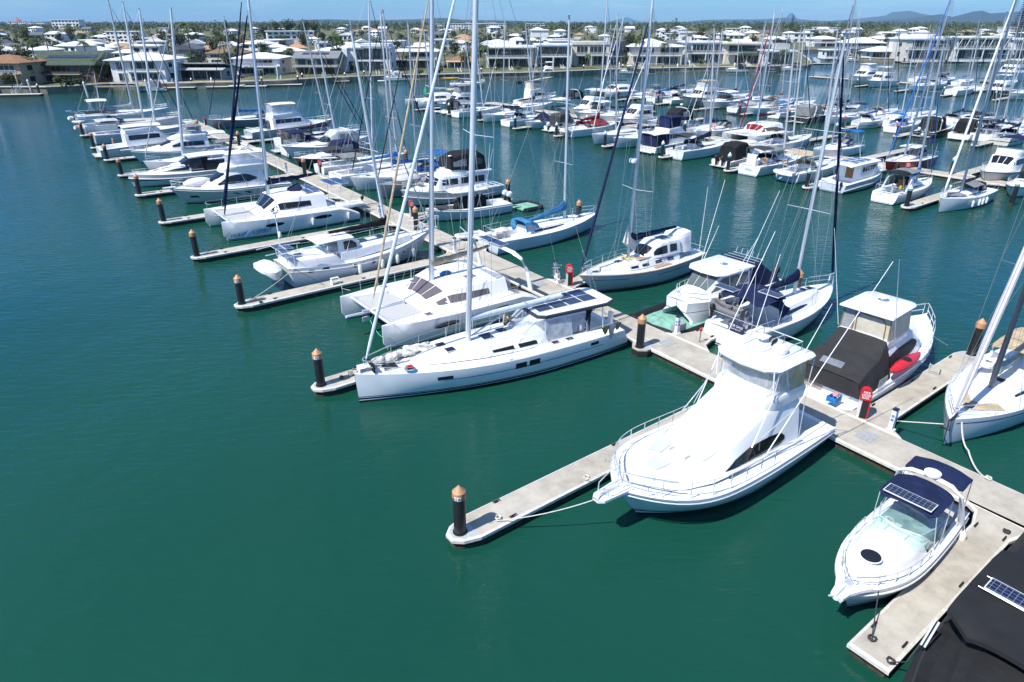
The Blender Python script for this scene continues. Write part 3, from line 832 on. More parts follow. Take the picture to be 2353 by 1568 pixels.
def finger(a, b, ln, sg, label, w=1.45, pile=True, piles=None, gap=0, square=False, knee=True, det=1):
    """finger pontoon whose tip is at dock position (a, b); runs along +E1 (sg 1) or -E1 (sg -1) back to the walkway"""
    t = thing('finger_pontoon', label, 'pontoon', AB(a, b), AX + (0 if sg > 0 else PI), 'finger pontoons of the marina')
    h = w / 2
    tip = [(-.0, -h), (-.0, h)] if square else [(.5, -h), (-.15, -h * .72), (-.5, -h * .3), (-.5, h * .3), (-.15, h * .72), (.5, h)]
    body = [(ln - 1.5, h), (ln - .6, h + .25), (ln, h + 1.0), (ln, -h - 1.0), (ln - .6, -h - .25), (ln - 1.5, -h)] if knee else [(ln, h), (ln, -h)]
    pontoon_parts(t, [p for p in (tip + body)][::-1])
    if det:
        for f in (.12, .5, .85):
            for s2 in (1, -1): cleat_mb(ln * f, s2 * (h - .17), .5).build('cleat', m_black(), t)
        if not square:
            mb = MB(); mb.prism([(.5, -h + .1), (-.1, -h * .6), (-.4, -h * .25), (-.4, h * .25), (-.1, h * .6), (.5, h - .1)], .5, .506); mb.build('tread_plate', m_tread(), t, 0)
    return t
def copper(): return mat('copper_cap', (.5, .25, .12), .5, 0, .18, 4)
def tealcap(): return mat('pale_cap', (.62, .68, .68), .5, 0, .12, 4)
def pile(P, label, cap='copper', plate=None, h=2.15, r=.235, facing=None):
    t = thing('mooring_pile', label, 'pile', (P.x, P.y, 0), 0, 'round mooring piles')
    mb = MB(); h += R.uniform(-.1, .08); mb.lathe((0, 0, 0), [(r, -1), (r, .6), (r, 1.6), (r, h)], 18); mb.build('shaft', mat('pile_sleeve', (.016, .017, .019), .42, 0, .5, 3, .2, 14), t)
    mb = MB()
    if cap == 'copper': mb.lathe((0, 0, h), [(r + .025, -.02), (r + .028, .0), (r + .02, .28), (r - .06, .36), (.012, .55)], 20); mb.build('cap', copper(), t, 30)
    elif cap == 'red': mb.lathe((0, 0, h), [(r + .02, -.02), (r + .02, .2), (.012, .5)], 16); mb.build('cap', mat('red_cap', (.5, .06, .05), .5), t, 30)
    else:
        mb.lathe((0, 0, h), [(r + .02, .14), (.012, .55)], 16); mb.lathe((0, 0, h), [(r + .015, -.08), (r + .02, .14)], 16)
        mb.mi = [0] * 17 + [1] * (len(mb.mi) - 17); mb.build('cap', [tealcap(), mat('teal_band', (.12, .38, .36), .5)], t, 30)
    t.rotation_euler = (R.uniform(-.02, .02), R.uniform(-.02, .02), R.uniform(0, 6)) if not plate else (R.uniform(-.012, .012), R.uniform(-.012, .012), 0)
    mb = MB(); mb.lathe((0, 0, 0), [(r + .008, -.6), (r + .012, .12), (r + .004, .34)], 14); mb.build('tide_band', m_weed(), t)
    mb = MB(); mb.lathe((0, 0, .48), [(r + .05, 0), (r + .05, .06), (r, .06)], 16); mb.build('guide_ring', m_black(), t)
    if plate:
        d = (CAM - V(P)).to_2d().normalized(); q = math.atan2(d.y, d.x) + (facing or 0)
        mb = MB(); n = 7
        mb.grid([[((r + .034) * math.cos(q + (j / n - .5) * 1.0), (r + .034) * math.sin(q + (j / n - .5) * 1.0), z) for j in range(n + 1)] for z in (h + .02, h + .19)])
        o = mb.build('number_plate', gel((.8, .8, .8)), t)
        nn = V((math.cos(q), math.sin(q), 0))
        text(t, plate, nn * (r + .03) + V((0, 0, h + .105)), (-nn.y, nn.x, 0), nn, .16, (.02, .02, .02))
    return t
ORD = ['nearest', 'second', 'third', 'fourth', 'fifth', 'sixth', 'seventh', 'eighth', 'ninth', 'tenth', 'eleventh', 'twelfth', 'thirteenth', 'fourteenth']
# pier A, left side: piles read off the photograph
TA = [(1057, 1222), (738, 885), (556, 698), (453, 588), (377, 508), (321, 446), (280, 401), (247, 366), (216, 338), (191, 310)]
WH = ['reaching out past the flybridge cruiser', 'beside the long white sloop with the hard bimini', 'between the steel cutter and the big white catamaran', 'beside the catamaran lettered in blue', 'beside the beige hulled motor yacht', 'beside the grey and white sports boat', 'beside the cruiser with the folded grey bimini', 'beside the yacht carrying a lifebuoy', 'beside the dark cockpit yacht with white bimini', 'beside the teak decked yacht']
for i, (u, v) in enumerate(TA):
    a, b = ab(u, v, .5)
    finger(a, b, 17.55 + .026 * b - a, 1, 'concrete finger pontoon ' + WH[i])
    pile(AB(a, b), 'copper capped black pile at the tip ' + WH[i].replace('reaching out past', 'ahead of'), plate={0: '8 | A7', 1: '19', 2: '18'}.get(i), facing=-.25)
# bottom right finger: square end, no pile
pa, pb = ab(1990, 1500, .5)
finger(6.85, -12.2, 10.7, 1, 'stained concrete finger with a square end beside the black boat cover', w=1.3, square=True)
# pier A, right side
TR = [(2258, 735), (1840, 617), (1550, 523), (1331, 460), (1167, 410), (932, 343), (711, 280), (450, 274)]
WR = ['by the cruiser with the red kayak', 'beside the navy canopied sloop for sale', 'behind the blue hulled sloop with script name', 'behind the sloop with steel blue sail cover', 'beside the centre console fishing boat', 'behind the black bimini trawler', 'behind the navy covered sloops', 'at the far end of the near pier']
for i, (u, v) in enumerate(TR):
    a, b = ab(u, v, 2.7)
    if i < 7: finger(a, b, a - 20 - .026 * b, -1, 'concrete finger pontoon off the near walkway ' + WR[i])
    pile(AB(a, b), 'black pile with copper cap ' + WR[i])
for (u, v), w in zip([(1470, 797), (957, 528), (701, 402), (550.5, 335)], ['just behind the long white sloop', 'near the steel cutter bow', 'next to the navy canopied bow rider', 'next to the grey inflatable on the walkway']):
    P = G(u, v, .5); a, b = ab(u, v, .5)
    pile(P, 'black pile with copper cap on the walkway ' + w)
    t = thing('pile_bracket', 'rounded tread plate bracket round the pile ' + w, 'bracket', AB(a + .1, b), AX)
    pontoon_parts(t, [(1.0, -.55), (1.0, .55), (-.05, .5), (-.38, .2), (-.38, -.2), (-.05, -.5)][::-1], z=.497)
    mb = MB(); mb.prism([(.7, -.42), (.7, .42), (-.02, .38), (-.26, .16), (-.26, -.16), (-.02, -.38)], .502, .51); mb.build('tread_plate', m_tread(), t, 0)
def walkway(a0, a1, b0, b1, label, z=.5):
    t = thing('walkway_pontoon', label, 'walkway', AB(a0 + .026 * b0, b0), AX - math.atan(.026))
    w, l = a1 - a0, b1 - b0
    pontoon_parts(t, [(0, 0), (w, 0), (w, l), (0, l)], z)
    for k in range(int((l - 2) / 12.4)):
        mb = MB(); mb.box((w / 2, k * 12.4 + 7.4, z + .004), (w - .1, .07, .012)); mb.build('expansion_joint', m_black(), t, 0)
        mb = MB(); mb.box((w * .55, k * 12.4 + 3.2, z + .006), (1.0, .75, .02)); mb.build('service_hatch', mat('hatch_plate', (.36, .37, .37), .6, .1, .2, 8), t, 0)
walkway(17.5, 20.0, -34, 131, 'long concrete walkway pontoon of the near pier running away from the camera')
walkway(84, 86.5, -12, 122, 'middle concrete walkway pontoon behind the row with teal capped piles')
walkway(138, 140.5, 8, 120, 'third walkway pontoon behind the row with red capped piles')
walkway(224, 226.5, 30, 122, 'farthest walkway pontoon hidden among the distant masts')
# pier B and C tips
TB = [(958.6, 251.4), (1031.9, 261.7), (1103, 275), (1184, 294), (1278.7, 311), (1389.6, 334.7), (1520.7, 359.6), (1671.7, 390.3), (1854, 429), (2083, 474)]
WB = ['beside the far catamaran with the white cabin', 'beside the small launch with a black top', 'beside the sloop with a grey bimini', 'beside the sloop under a navy tent', 'beside the red canvas sloop', 'between two white sloops with bows out', 'beside the navy enclosed cruiser', 'beside the black canvas outboard boat', 'beside the pilothouse launch', 'beside the grey awning sloop']
for i, (u, v) in enumerate(TB):
    a, b = ab(u, v, .5)
    a = min(a, 65 + .05 * b); finger(a, b, 84 + .026 * b - a, 1, 'concrete finger pontoon of the middle pier ' + WB[i], det=i > 4)
    pile(AB(a, b), 'black pile with pale teal cap ' + WB[i], 'teal')
for i, (u, v) in enumerate([(2326, 462), (1572, 308), (2185 / 1, 400)]):
    P = G(u, v, .5); a, b = ab(u, v, .5)
    pile(P, 'black pile with pale teal cap ' + ['at the right edge by the white cruiser', 'behind the white launch with lifebuoy', 'behind the steel flybridge cruiser'][i], 'teal')
for i, (a, b) in enumerate([(104, 3), (104, 17), (104, 30), (104, 44), (104, 58), (104, 72), (104, 86)]):
    a += .026 * b; finger(a, b, 17.4, -1, 'concrete finger pontoon on the far side of the middle pier, %s along it' % ORD[i], det=0)
    if i not in (1, 4): pile(AB(a, b), 'teal capped pile ending the %s far finger of the middle pier' % ORD[i], 'teal')
TC = [(1420, 229), (1511, 238.5), (1599, 251), (1699, 262.5), (1811, 278), (1938, 294), (2060, 312), (2240, 333)]
WC = ['beside the distant catamaran', 'between two distant white sterns', 'beside the white sports cruiser', 'beside the tarpaulin covered sloop', 'beside the yacht with orange lifebuoy', 'beside the canoe sterned yacht', 'beside the black hulled outboard cruiser', 'beside the black hooded yacht']
for i, (u, v) in enumerate(TC):
    a, b = ab(u, v, .5)
    finger(a, b, 138 + .026 * b - a, 1, 'distant concrete finger pontoon of the third pier ' + WC[i], det=0)
    pile(AB(a, b), 'black pile with red cap ' + WC[i], 'red')
for i, (u, v) in enumerate([(1968, 198), (2060, 209), (2166, 219), (2285, 229)]):
    a, b = ab(u, v, .5)
    finger(a, b, 224 - a, 1, 'far off finger pontoon ' + ['beside the tall white trawler', 'beside the white sports yacht', 'beside the white racing sloop', 'beside the black hulled motor boat'][i], det=0)
    pile(AB(a, b), 'far off black pile with pale cap ' + ['beside the tall white trawler', 'beside the white sports yacht', 'beside the white racing sloop', 'beside the black hulled motor boat'][i], 'teal')
# ---- dock furniture
def pedestal(u, v, where):
    P = G(u, v, .5)
    t = thing('power_pedestal', 'white power pedestal with dark top ' + where, 'pedestal', (P.x, P.y, .5), AX, 'power pedestals on the walkway')
    mb = MB(); mb.box((0, 0, .55), (.26, .2, 1.1), tx=.9, ty=.9); mb.box((0, 0, .02), (.4, .34, .04)); mb.build('body', gel((.72, .74, .76)), t, 0)
    mb = MB(); mb.box((0, 0, 1.13), (.27, .22, .07)); mb.build('top', mat('pedestal_top', CN, .4), t, 0)
    mb = MB()
    for z in (.6, .8): mb.box((-.13, 0, z), (.03, .12, .12)); mb.box((.0, -.11, z), (.12, .03, .12))
    mb.build('socket', mat('socket_blue', (.1, .2, .4), .5), t, 0)
    return t
for u, v, w in [(2046, 988, 'with a green hose coiled on its side'), (1555, 766, 'beside the floating dry dock under the power catamaran'), (874, 500, 'on the walkway behind the blue lettered catamaran'), (1045, 577, 'beside the white steel cutter bow'), (1275, 634, 'behind the parked bicycles'), (659, 397, 'on the walkway opposite the bow rider'), (605, 345, 'on the walkway near the grey motor yacht'), (2180, 447, 'beside the flybridge cruiser with solar roof')]: pedestal(u, v, w)
def hosereel(u, v, where, txt=True):
    P = G(u, v, .5)
    t = thing('fire_hose_reel', 'red fire hose reel cabinet ' + where, 'hose reel', (P.x, P.y, .5), AX + PI + .55, 'red fire hose reels')
    red = mat('reel_red', (.5, .012, .02), .4, 0, .15, 4)
    mb = MB(); mb.box((0, .05, .5), (.26, .3, 1.0)); mb.build('post', m_black(), t, 0)
    mb = MB(); mb.box((-.0, -.16, .5), (.26, .12, 1.0)); mb.build('side_panel', gel((.6, .6, .6)), t, 0)
    mb = MB(); mb.box((0, .24, .5), (.3, .06, .9)); mb.build('extinguisher_box', red, t, 0)
    mb = MB(); pts = [(-.25, 1.0), (.25, 1.0)] + [(.28 * math.cos(q), 1.32 + .3 * math.sin(q)) for q in [PI * i / 10 for i in range(11)]]
    mb.rings([[(x, y * .92, z) for y, z in pts] for x in (-.17, .17)]); mb.build('reel_cover', red, t, 35)
    if txt:
        for i, w in enumerate(('FIRE', 'HOSE', 'REEL')): text(t, w, (.17, 0, 1.43 - i * .14), (0, 1, 0), (1, 0, 0), .165, (.85, .85, .85))
    return t
def reel_face(t):  # turn the lettered face to the walkway
    d = (CAM - t.location).to_2d(); t.rotation_euler.z = math.atan2(d.y, d.x) + .15
for u, v, w in [(1977, 958, 'at the stern of the cruiser with black cockpit cover'), (1307, 656, 'beside the bicycles'), (947, 498, 'beside the bow of the centre console boat'), (737, 398, 'beside the navy bow rider'), (473, 288, 'at the far end of the near pier'), (507, 299, 'beside the small grey runabout'), (2081, 403, 'in front of the red hulled yacht')]: reel_face(hosereel(u, v, w))
for u, v, w in [(1607, 787, 'by the stern of the sloop for sale'), (892, 508, 'opposite the blue lettered catamaran')]:
    P = G(u, v, .5); t = thing('standpipe', 'slim red topped water standpipe ' + w, 'standpipe', (P.x, P.y, .5))
    mb = MB(); mb.tube([(0, 0, 0), (0, 0, .75)], .035, 6); mb.build('pipe', mat('brass', (.4, .3, .18), .4, .6), t)
    mb = MB(); mb.lathe((0, 0, .72), [(.03, 0), (.09, .05), (.09, .2), (.03, .26)], 8); mb.build('valve', mat('reel_red2', (.45, .02, .02), .4), t)
def bicycle(P, rz, col, label):
    t = thing('bicycle', label, 'bicycle', P, rz, 'bicycles parked by the hose reel'); k = 16
    for x in (-.52, .52):
        mb = MB(); mb.tube([(x + .33 * math.cos(q), 0, .34 + .33 * math.sin(q)) for q in [2 * PI * i / k for i in range(k + 1)]], .025, 5)
        for i in range(8):
            q = PI * i / 4; mb.tube([(x, 0, .34), (x + .32 * math.cos(q), 0, .34 + .32 * math.sin(q))], .006, 3)
        mb.build('wheel', m_steel(), t)
    mb = MB()
    for p in ([(-.52, 0, .34), (-.1, 0, .3), (.38, 0, .78), (.52, 0, .34)], [(-.1, 0, .3), (-.22, 0, .85)], [(-.52, 0, .34), (-.2, 0, .75), (.36, 0, .7)], [(.38, 0, .78), (.34, 0, 1.0)]): mb.tube(p, .022, 5)
    mb.build('frame', mat('bike_%.1f' % col[0], col, .4), t)
    mb = MB(); mb.box((-.22, 0, .9), (.26, .16, .07), tx=.8, ty=.6); mb.build('saddle', m_black(), t)
    mb = MB(); mb.tube([(.25, .3, 1.03), (.36, .2, 1.02), (.36, -.2, 1.02), (.25, -.3, 1.03)], .018, 5); mb.build('handlebar', m_steel(), t)
bp = G(1278, 649, .5)
bicycle(bp, AX + 1.0, (.6, .62, .63), 'white bicycle standing nearest beside the fire hose reel')
bicycle(bp + E1 * .5 + E2 * .35, AX + 1.0, (.05, .12, .1), 'dark green bicycle behind the white one')
def crate(u, v, z, col, label, sx=.6, sy=.42, sz=.32, rz=0):
    P = G(u, v, z); t = thing('crate', label, 'crate', (P.x, P.y, z), AX + rz)
    mb = MB()
    for x, y, a, b in ((0, sy / 2, sx, .03), (0, -sy / 2, sx, .03), (sx / 2, 0, .03, sy), (-sx / 2, 0, .03, sy)):
        for zz in (.04, .14, .24): mb.box((x, y, zz + .02), (a, b, .06))
    for x in (-1, 1):
        for y in (-1, 1): mb.box((x * sx / 2, y * sy / 2, sz / 2), (.05, .05, sz))
    mb.box((0, 0, .02), (sx - .04, sy - .04, .03)); mb.build('basket', mat('crate_%.2f' % col[2], col, .5), t, 0)
    return t
c = crate(1915, 921, .75, (.02, .2, .55), 'blue plastic crate on the stern of the cruiser with black cockpit cover')
mb = MB(); mb.blob((.05, 0, .36), (.2, .15, .1), 8, 5, jit=.2); mb.build('pink_bundle', mat('pink_cloth', (.6, .25, .25), .9, bump=.5), c)
c = crate(2145, 855, .5, (.45, .45, .42), 'grey crab pot standing on the finger by the red kayak', .55, .5, .35, .3)
P = G(1544, 806, .5)
def rope(pts, label, r=.02, m=None, sag=0., cat='mooring rope'):
    q = [V(p) for p in pts]; out = []
    for a, b in zip(q, q[1:]):
        for i in range(8):
            f = i / 8; p = a.lerp(b, f); out.append(p - V((0, 0, sag * 4 * f * (1 - f))))
    out.append(q[-1])
    mb = MB(); mb.tube(out, r, 5); o = mb.build('mooring_rope', m or m_rope()); tag(o, label, cat, 'mooring ropes'); return o
def coil(u, v, label, m=None, r=.14, z=.5):
    P = G(u, v, z); mb = MB(); pts = []
    for i in range(44):
        q = i * .62; rr = r * (.55 + .4 * R.random()); pts.append((P.x + rr * math.cos(q), P.y + rr * math.sin(q), z + .03 + .1 * R.random()))
    mb.tube(pts, .018, 4); o = mb.build('rope_coil', m or m_rope()); tag(o, label, 'rope coil')
rope([G(1140, 1197, .55), G(1362, 1150, 1.7)], 'pale mooring rope from the finger tip to the flybridge cruiser bow', sag=.15)
rope([G(1345, 1103, .55), G(1400, 1085, 1.6)], 'short pale line from the finger cleat to the flybridge cruiser side')
rope([G(575, 690, .55), G(675, 618, 1.7)], 'pale mooring rope from the finger tip to the steel cutter stern', sag=.1)
rope([G(745, 655, .55), G(675, 618, 1.7)], 'dark mooring rope from the finger to the steel cutter stern', m=m_drope())
rope([G(2062, 968, .55), G(2168, 975, 1.4)], 'white line from the pedestal to the right hand yacht bow', .03)
rope([G(2210, 970, 1.4), G(2225, 1035, .5), G(2270, 1100, .55)], 'white mooring rope from the right hand yacht down to the walkway', .035, sag=.25)
rope([G(470, 585, .55), G(528, 535, 1.4)], 'dark mooring rope at the bow of the blue lettered catamaran', m=m_drope(), sag=.12)
rope([G(388, 498, .55), G(440, 455, 1.5)], 'dark mooring rope under the bow of the beige motor yacht', m=m_drope())
rope([G(895, 990, .55), G(1945, 990, .55)][1:] + [G(1900, 985, 1.2)], 'pale line from the flybridge stern to the walkway')
rope([G(2178, 795, .6), G(2140, 770, 1.6)], 'white line from the finger to the kayak cruiser bow')
for u, v, l, m in [(1145, 1193, 'tangle of pale rope on the nearest finger tip', None), (1347, 1100, 'knotted pale rope on a cleat by the flybridge bow', None), (583, 687, 'dark coil at the tip of the steel cutter finger', m_drope()), (600, 697, 'black rope heap beside the dark coil of the cutter finger', m_drope()), (785, 870, 'dark rope heap on the finger under the long sloop bow', m_drope()), (805, 860, 'loose rope tail beside the long sloop bow', m_drope()), (2003, 1470, 'black rope on the square finger cleat', m_drope()), (2045, 1522, 'black rope heap at the outer corner of the square finger', m_drope()), (2312, 1225, 'black rope coil at the root of the square finger', m_drope()), (2270, 1102, 'white rope coil on the near walkway edge', None), (488, 505, 'dark rope on the finger of the beige motor yacht', m_drope())]: coil(u, v, l, m)
rope([G(862, 715, 1.5), G(850, 735, .2), G(872, 770, .1), G(893, 775, 1.0)], 'aqua line hanging from the big white catamaran crossbeam', .022, mat('aqua_rope', (.1, .5, .42), .9), sag=.1)
# anchor lying on the second finger
P = G(802, 868, .5); t = thing('anchor', 'galvanised plough anchor lying on the finger under the long sloop bow', 'anchor', P, AX + .6)
mb = MB(); mb.tube([(0, 0, .05), (.5, 0, .3), (.75, 0, .1)], .035, 5); mb.build('shank', mat('galvanised', (.4, .38, .33), .5, .4), t)
mb = MB(); mb.add([(0, 0, .02), (.25, .22, .2), (.42, 0, .12), (.25, -.22, .2), (.2, 0, .0)], [(0, 1, 2), (0, 2, 3), (0, 4, 1), (0, 3, 4)]); mb.build('fluke', mat('galvanised', (.4, .38, .33), .5, .4), t)
# boarding steps by the cutter, grey tool box on the floating dock
P = G(770, 652, .5); t = thing('boarding_steps', 'white plastic boarding steps beside the steel cutter', 'steps', P, AX)
mb = MB()
for i in range(2): mb.box((0, -.15 * i, .22 + .22 * (1 - i)), (.6, .22, .05))
for x in (-.28, .28): mb.box((x, -.05, .2), (.05, .45, .42), ty=.5)
mb.build('frame', gel(), t, 0)
# floating drive-on dock under the power catamaran
pa, pb = ab(1585, 745, .2)
# ------------------------------------------------------------------ the near boats, one by one
GL = m_glass(); ST = m_steel()
# --- long white sloop (script name on the bow)
s = Boat('sailing_yacht', 'long white sloop with a hard bimini of solar panels, moored on the second nearest finger', 'sailing yacht', 'b', 1.5, 11.9, 16.0, 4.9, (1.3, 1.42, 1.72), -1, -6.5, 'sailing yachts', rake=.1, tr=-.55, tm=.36, p=2.3, sw=.86, wl=.9, fl=2.4, n=26)
s.hull(m_hull((.72, .76, .79), ((.17, .27, CN), (.31, .35, CN)), bottom=(.012, .018, .04), boot=.11), gel(), (-7.6, -2.9, 1.25, .95))
s.stripe(.36, .035, gel((.03, .04, .07)), .12, .74)
c = Cabin(s, [(-2.9, 1.55, 1.25, 2.0), (-1.2, 1.6, 1.25, 2.02), (1.2, 1.45, 1.05, 1.98), (3.2, 1.05, .7, 1.92), (4.9, .55, .3, 1.72)], 1.42, zb1=1.62, cam=.07, edge=.2)
c.build('coachroof', gel(), sub=3)
c.band('window', [(-2.2, .3, .82), (-1.0, .3, .82)], GL); c.band('window', [(-.7, .32, .82), (.6, .36, .74)], GL)
for xx, yy in ((2.75, .38), (2.95, -.42)): s.hatch(xx, yy, .58, .52, c.tz(xx, .3).z - .03)
s.hatch(.35, .1, .75, .8, c.tz(.35, 0).z); s.hatch(-.75, -.15, .6, .6, c.tz(-.75, 0).z)
s.hatch(6.1, 0, .85, .8, name='anchor_locker_hatch')
for xx in (-3.3, -4.3): s.hatch(xx, 1.62, .5, .34)
for xx in (-1.75, -.9):
    p = s.side(xx, .85); q = s.side(xx + .68, .85); p2 = s.side(xx, 1.2); q2 = s.side(xx + .68, 1.2)
    for sg in (1, -1):
        mb = MB(); mb.quad(*[(v.x, sg * (v.y + .012), v.z) for v in (p, q, q2, p2)]); s.part('hull_window', mb, GL)
for xx, w in ((3.3, .8), (-5.9, .6)):
    for sg in (1, -1):
        mb = MB(); mb.quad(*[(v.x, sg * (v.y + .012), v.z) for v in (s.side(xx, 1.0), s.side(xx + w, 1.0), s.side(xx + w, 1.2), s.side(xx, 1.2))]); s.part('hull_window', mb, GL)
s.letters('REFLECTION', 5.75, 1.3, .3, (.06, .08, .12), 1, .3)
s.rig(1.45, c.tz(1.45, 0).z, (1099, -260), r=.15, jib='lgrey', jr=.085, boom=(6.3, 1.25, .12), cover=None, spr=(.28, .52, .75), sprw=1.75, shroud=2.1, fore=.97, jib_top=.97, jm=mat('sail_laminate', (.62, .68, .73), .7, 0, .12, 6, .3, 20), wr=.012)
mb = MB(); mb.tube([(1.3, 0, 3.35), (-2, 0, 3.4), (-4.7, 0, 3.46)], .16, 10, .17); s.part('boom', mb, mat('boom_grey', (.58, .65, .7), .4, .1))
mb = MB(); mb.tube([(1.2, 0, 2.3), (-.9, .02, 3.2)], .05, 6); s.part('boom_vang', mb, m_alu())
mb = MB()
for sg in (1, -1): mb.tube([(1.2, 0, 2.05), (-.6, sg * .9, 2.05), (-2.4, sg * 1.0, 2.3)], .012, 4); mb.tube([(-2.6, sg * .25, 2.1), (-2.6, 0, 3.3)], .012, 4); mb.tube([(-2.5, sg * 1.1, 2.95), (-1.6, sg * .9, 2.05)], .012, 4)
s.part('running_lines', mb, mat('blue_rope', (.12, .32, .42), .9))
# hard bimini
pl = [(-2.5, -.95), (-2.85, -1.25), (-7.0, -1.45), (-7.7, -1.15), (-7.7, 1.15), (-7.0, 1.45), (-2.85, 1.25), (-2.5, .95)]
mb = MB(); mb.prism(pl[::-1], 2.96, 3.02); b_ = mb.build('hard_bimini', gel((.8, .81, .81)), s.root, 0)
mb = MB(); o = plan(pl[::-1], .07); i2 = plan(pl[::-1], -.02); n = len(pl)
for k in range(n):
    j = (k + 1) % n; mb.quad((*o[k], 2.86), (*o[j], 2.86), (*o[j], 3.0), (*o[k], 3.0)); mb.quad((*o[k], 3.0), (*o[j], 3.0), (*i2[j], 3.045), (*i2[k], 3.045)); mb.quad((*o[k], 2.86), (*o[j], 2.86), (*i2[j], 2.9), (*i2[k], 2.9))
mb.build('edge_moulding', mat('dark_moulding', (.03, .035, .05), .5), b_, 0)
for k in range(4):
    for yy in (-.74, .2): s.solar(-3.3 - k * 1.04, yy, 3.04, 1.0, .92, parent=b_)
mb = MB()
for x, y in ((-2.9, 1.1), (-6.9, 1.2)):
    for sg in (1, -1): mb.tube([(x, sg * y, 2.95), (x + .1, sg * (y + .3), 1.4)], .035, 6)
mb.build('bimini_frame', ST, b_)
e = Cabin(s, [(-4.6, 1.5, 1.2, 2.94), (-2.7, 1.5, 1.15, 2.94), (-1.35, 1.35, .8, 2.12)], 1.5, cam=0, edge=.05); wrinkle(e.build('clear_screen', m_clear('clear_milky', (.75, .78, .81), .6), back=False), .03, 1.8)
for sg in (1, -1): s.wheel(-5.6, sg * .95, 1.75, .55)
mb = MB(); mb.box((-4.2, 0, 1.3), (1.6, .5, .7), tx=.9, ty=.6); s.part('cockpit_table', mb, gel((.6, .6, .6)))
for sg in (1, -1):
    mb = MB(); mb.box((-4.4, sg * 1.05, 1.15), (2.6, .4, .35)); s.part('cockpit_seat', mb, mat('cushion', (.3, .3, .32), .9, bump=.3))
s.rail(.03, .965, .66, 9, .014, 2); s.cleats()
mb = MB(); mb.box((7.3, -.15, 1.83), (.85, .55, .28)); mb.m = 1
for k in range(4): mb.box((7.3, -.15 + .281 * (1 if k % 2 else -1), 1.75 + .06 * k), (.8, .01, .03))
s.part('deck_box', mb, [gel(), GL])
mb = MB(); mb.rings([[(x, y, z) for y, z in ((-.5, 1.75), (-.5, 2.2), (.5, 2.2), (.5, 1.75))] for x in (7.05, 7.12)]); s.part('pulpit_cover', mb, canvas('black'))
mb = MB(); mb.lathe((5.35, .95, 1.74), [(.28, 0), (.3, .03), (.26, .05), (.1, .05)], 16); rg = s.part('hose_coil', mb, mat('blue_rope', (.03, .16, .36), .8)); mb = MB(); mb.box((5.35, .95, 1.84), (.34, .34, .12)); mb.build('red_bag', mat('reel_red', (.5, .012, .02), .4), rg)
mb = MB(); R.seed(5)
for k in range(16): 
    q = k / 15; mb.blob((6.6 - 2.9 * q, -.55 - .5 * q + R.uniform(-.15, .15), 1.76 + R.uniform(.0, .1)), (R.uniform(.4, .7), R.uniform(.12, .22), R.uniform(.1, .2)), 10, 6, R.uniform(-.9, .5), .1)
fs_ = s.part('flaked_sail', mb, mat('old_sail', (.55, .54, .51), .9, 0, .25, 4, .9, 14)); wrinkle(fs_, .12, 3.2, 2)
mb = MB(); mb.tube([(6.9, -.3, 1.8), (6.2, -.1, 1.78), (5.6, -.3, 1.8), (5.0, -.9, 1.85)], .03, 5); s.part('sheet_line', mb, m_rope())
for xx, l, cl in ((-6.35, .5, (.22, .2, .05)), (-6.85, .9, (.5, .48, .44)), (-7.3, .45, (.2, .2, .12))):
    y = s.hy(xx) - .02; mb = MB(); rows = [[(xx + .16 * (j - 2) * (1 - .2 * i), y + .03 + .05 * ((j + i) % 2), 1.98 - l * i / 4) for j in range(5)] for i in range(5)]; mb.grid(rows); s.part('towel', mb, mat('cloth_%.2f' % cl[0], cl, .95, bump=.5))
mb = MB(); mb.box((-7.75, 1.0, 1.75), (.22, .3, .8), tx=.8); s.part('liferaft_box', mb, gel())
refl = s
# people on the sloop
hp = s.glob((-1.35, -.75, 2.0))
add_person('person in a tan shirt and dark shorts sitting beside the clear screen', hp, s.rz + PI, 'tan', (.01, .01, .012), dict(pelvis=(0, 0, .15), lean_=(.12, .05, 1), lh=(.45, .3, 1.0), rh=(.35, -.35, .55), lk=(.42, .16, .3), rk=(.42, -.14, .3), lf=(.5, .16, -.02), rf=(.52, -.15, -.02), le=(.2, .36, .62), re=(.08, -.34, .5), face=.2), hair=(.12, .08, .05))
hp = s.glob((-6.55, .35, .95))
add_person('person in a black t-shirt standing in the cockpit with both arms raised', hp, s.rz + .3, 'black', (.03, .04, .035), dict(pelvis=(0, 0, .88), lean_=(-.06, 0, 1), lh=(.2, .62, 1.85), rh=(.2, -.42, 1.95), lk=(.06, .13, .46), rk=(.04, -.13, .46), lf=(-.02, .14, .07), rf=(-.02, -.14, .07), le=(.1, .48, 1.5), re=(.15, -.42, 1.6), face=.4))
# --- flybridge fishing cruiser
s = Boat('motor_cruiser', 'big white flybridge fishing cruiser with black boot stripe, bow over the nearest finger', 'motor boat', 'b', 6.6, -3.0, 12.1, 4.95, (1.12, 1.3, 1.95), -1, 0, 'motor cruisers', rake=1.45, tm=.48, p=4.2, sw=.9, wl=.82, fl=1.7, n=26, pw=.5, cam=.1)
s.hull(m_hull((.74, .77, .8), ((.3, .4, CK), (.46, .49, (.05, .06, .12))), bottom=(.012, .018, .05), boot=.16), gel(), (-5.75, -3.55, 1.6, .45), rub=(.03, gel((.6, .62, .65)), .1))
c = Cabin(s, [(-3.6, 1.78, 1.5, 3.35), (-1.9, 1.82, 1.45, 3.5), (-1.3, 1.82, 1.42, 3.42), (-.2, 1.8, 1.4, 3.0), (1.2, 1.85, 1.4, 2.45), (2.4, 1.8, 1.25, 2.12), (3.6, 1.5, .9, 1.98), (4.7, 1.0, .4, 1.9)], 1.22, zb1=1.78, cam=.12, edge=.3)
c.build('deckhouse', gel(), sub=4, smooth=60)
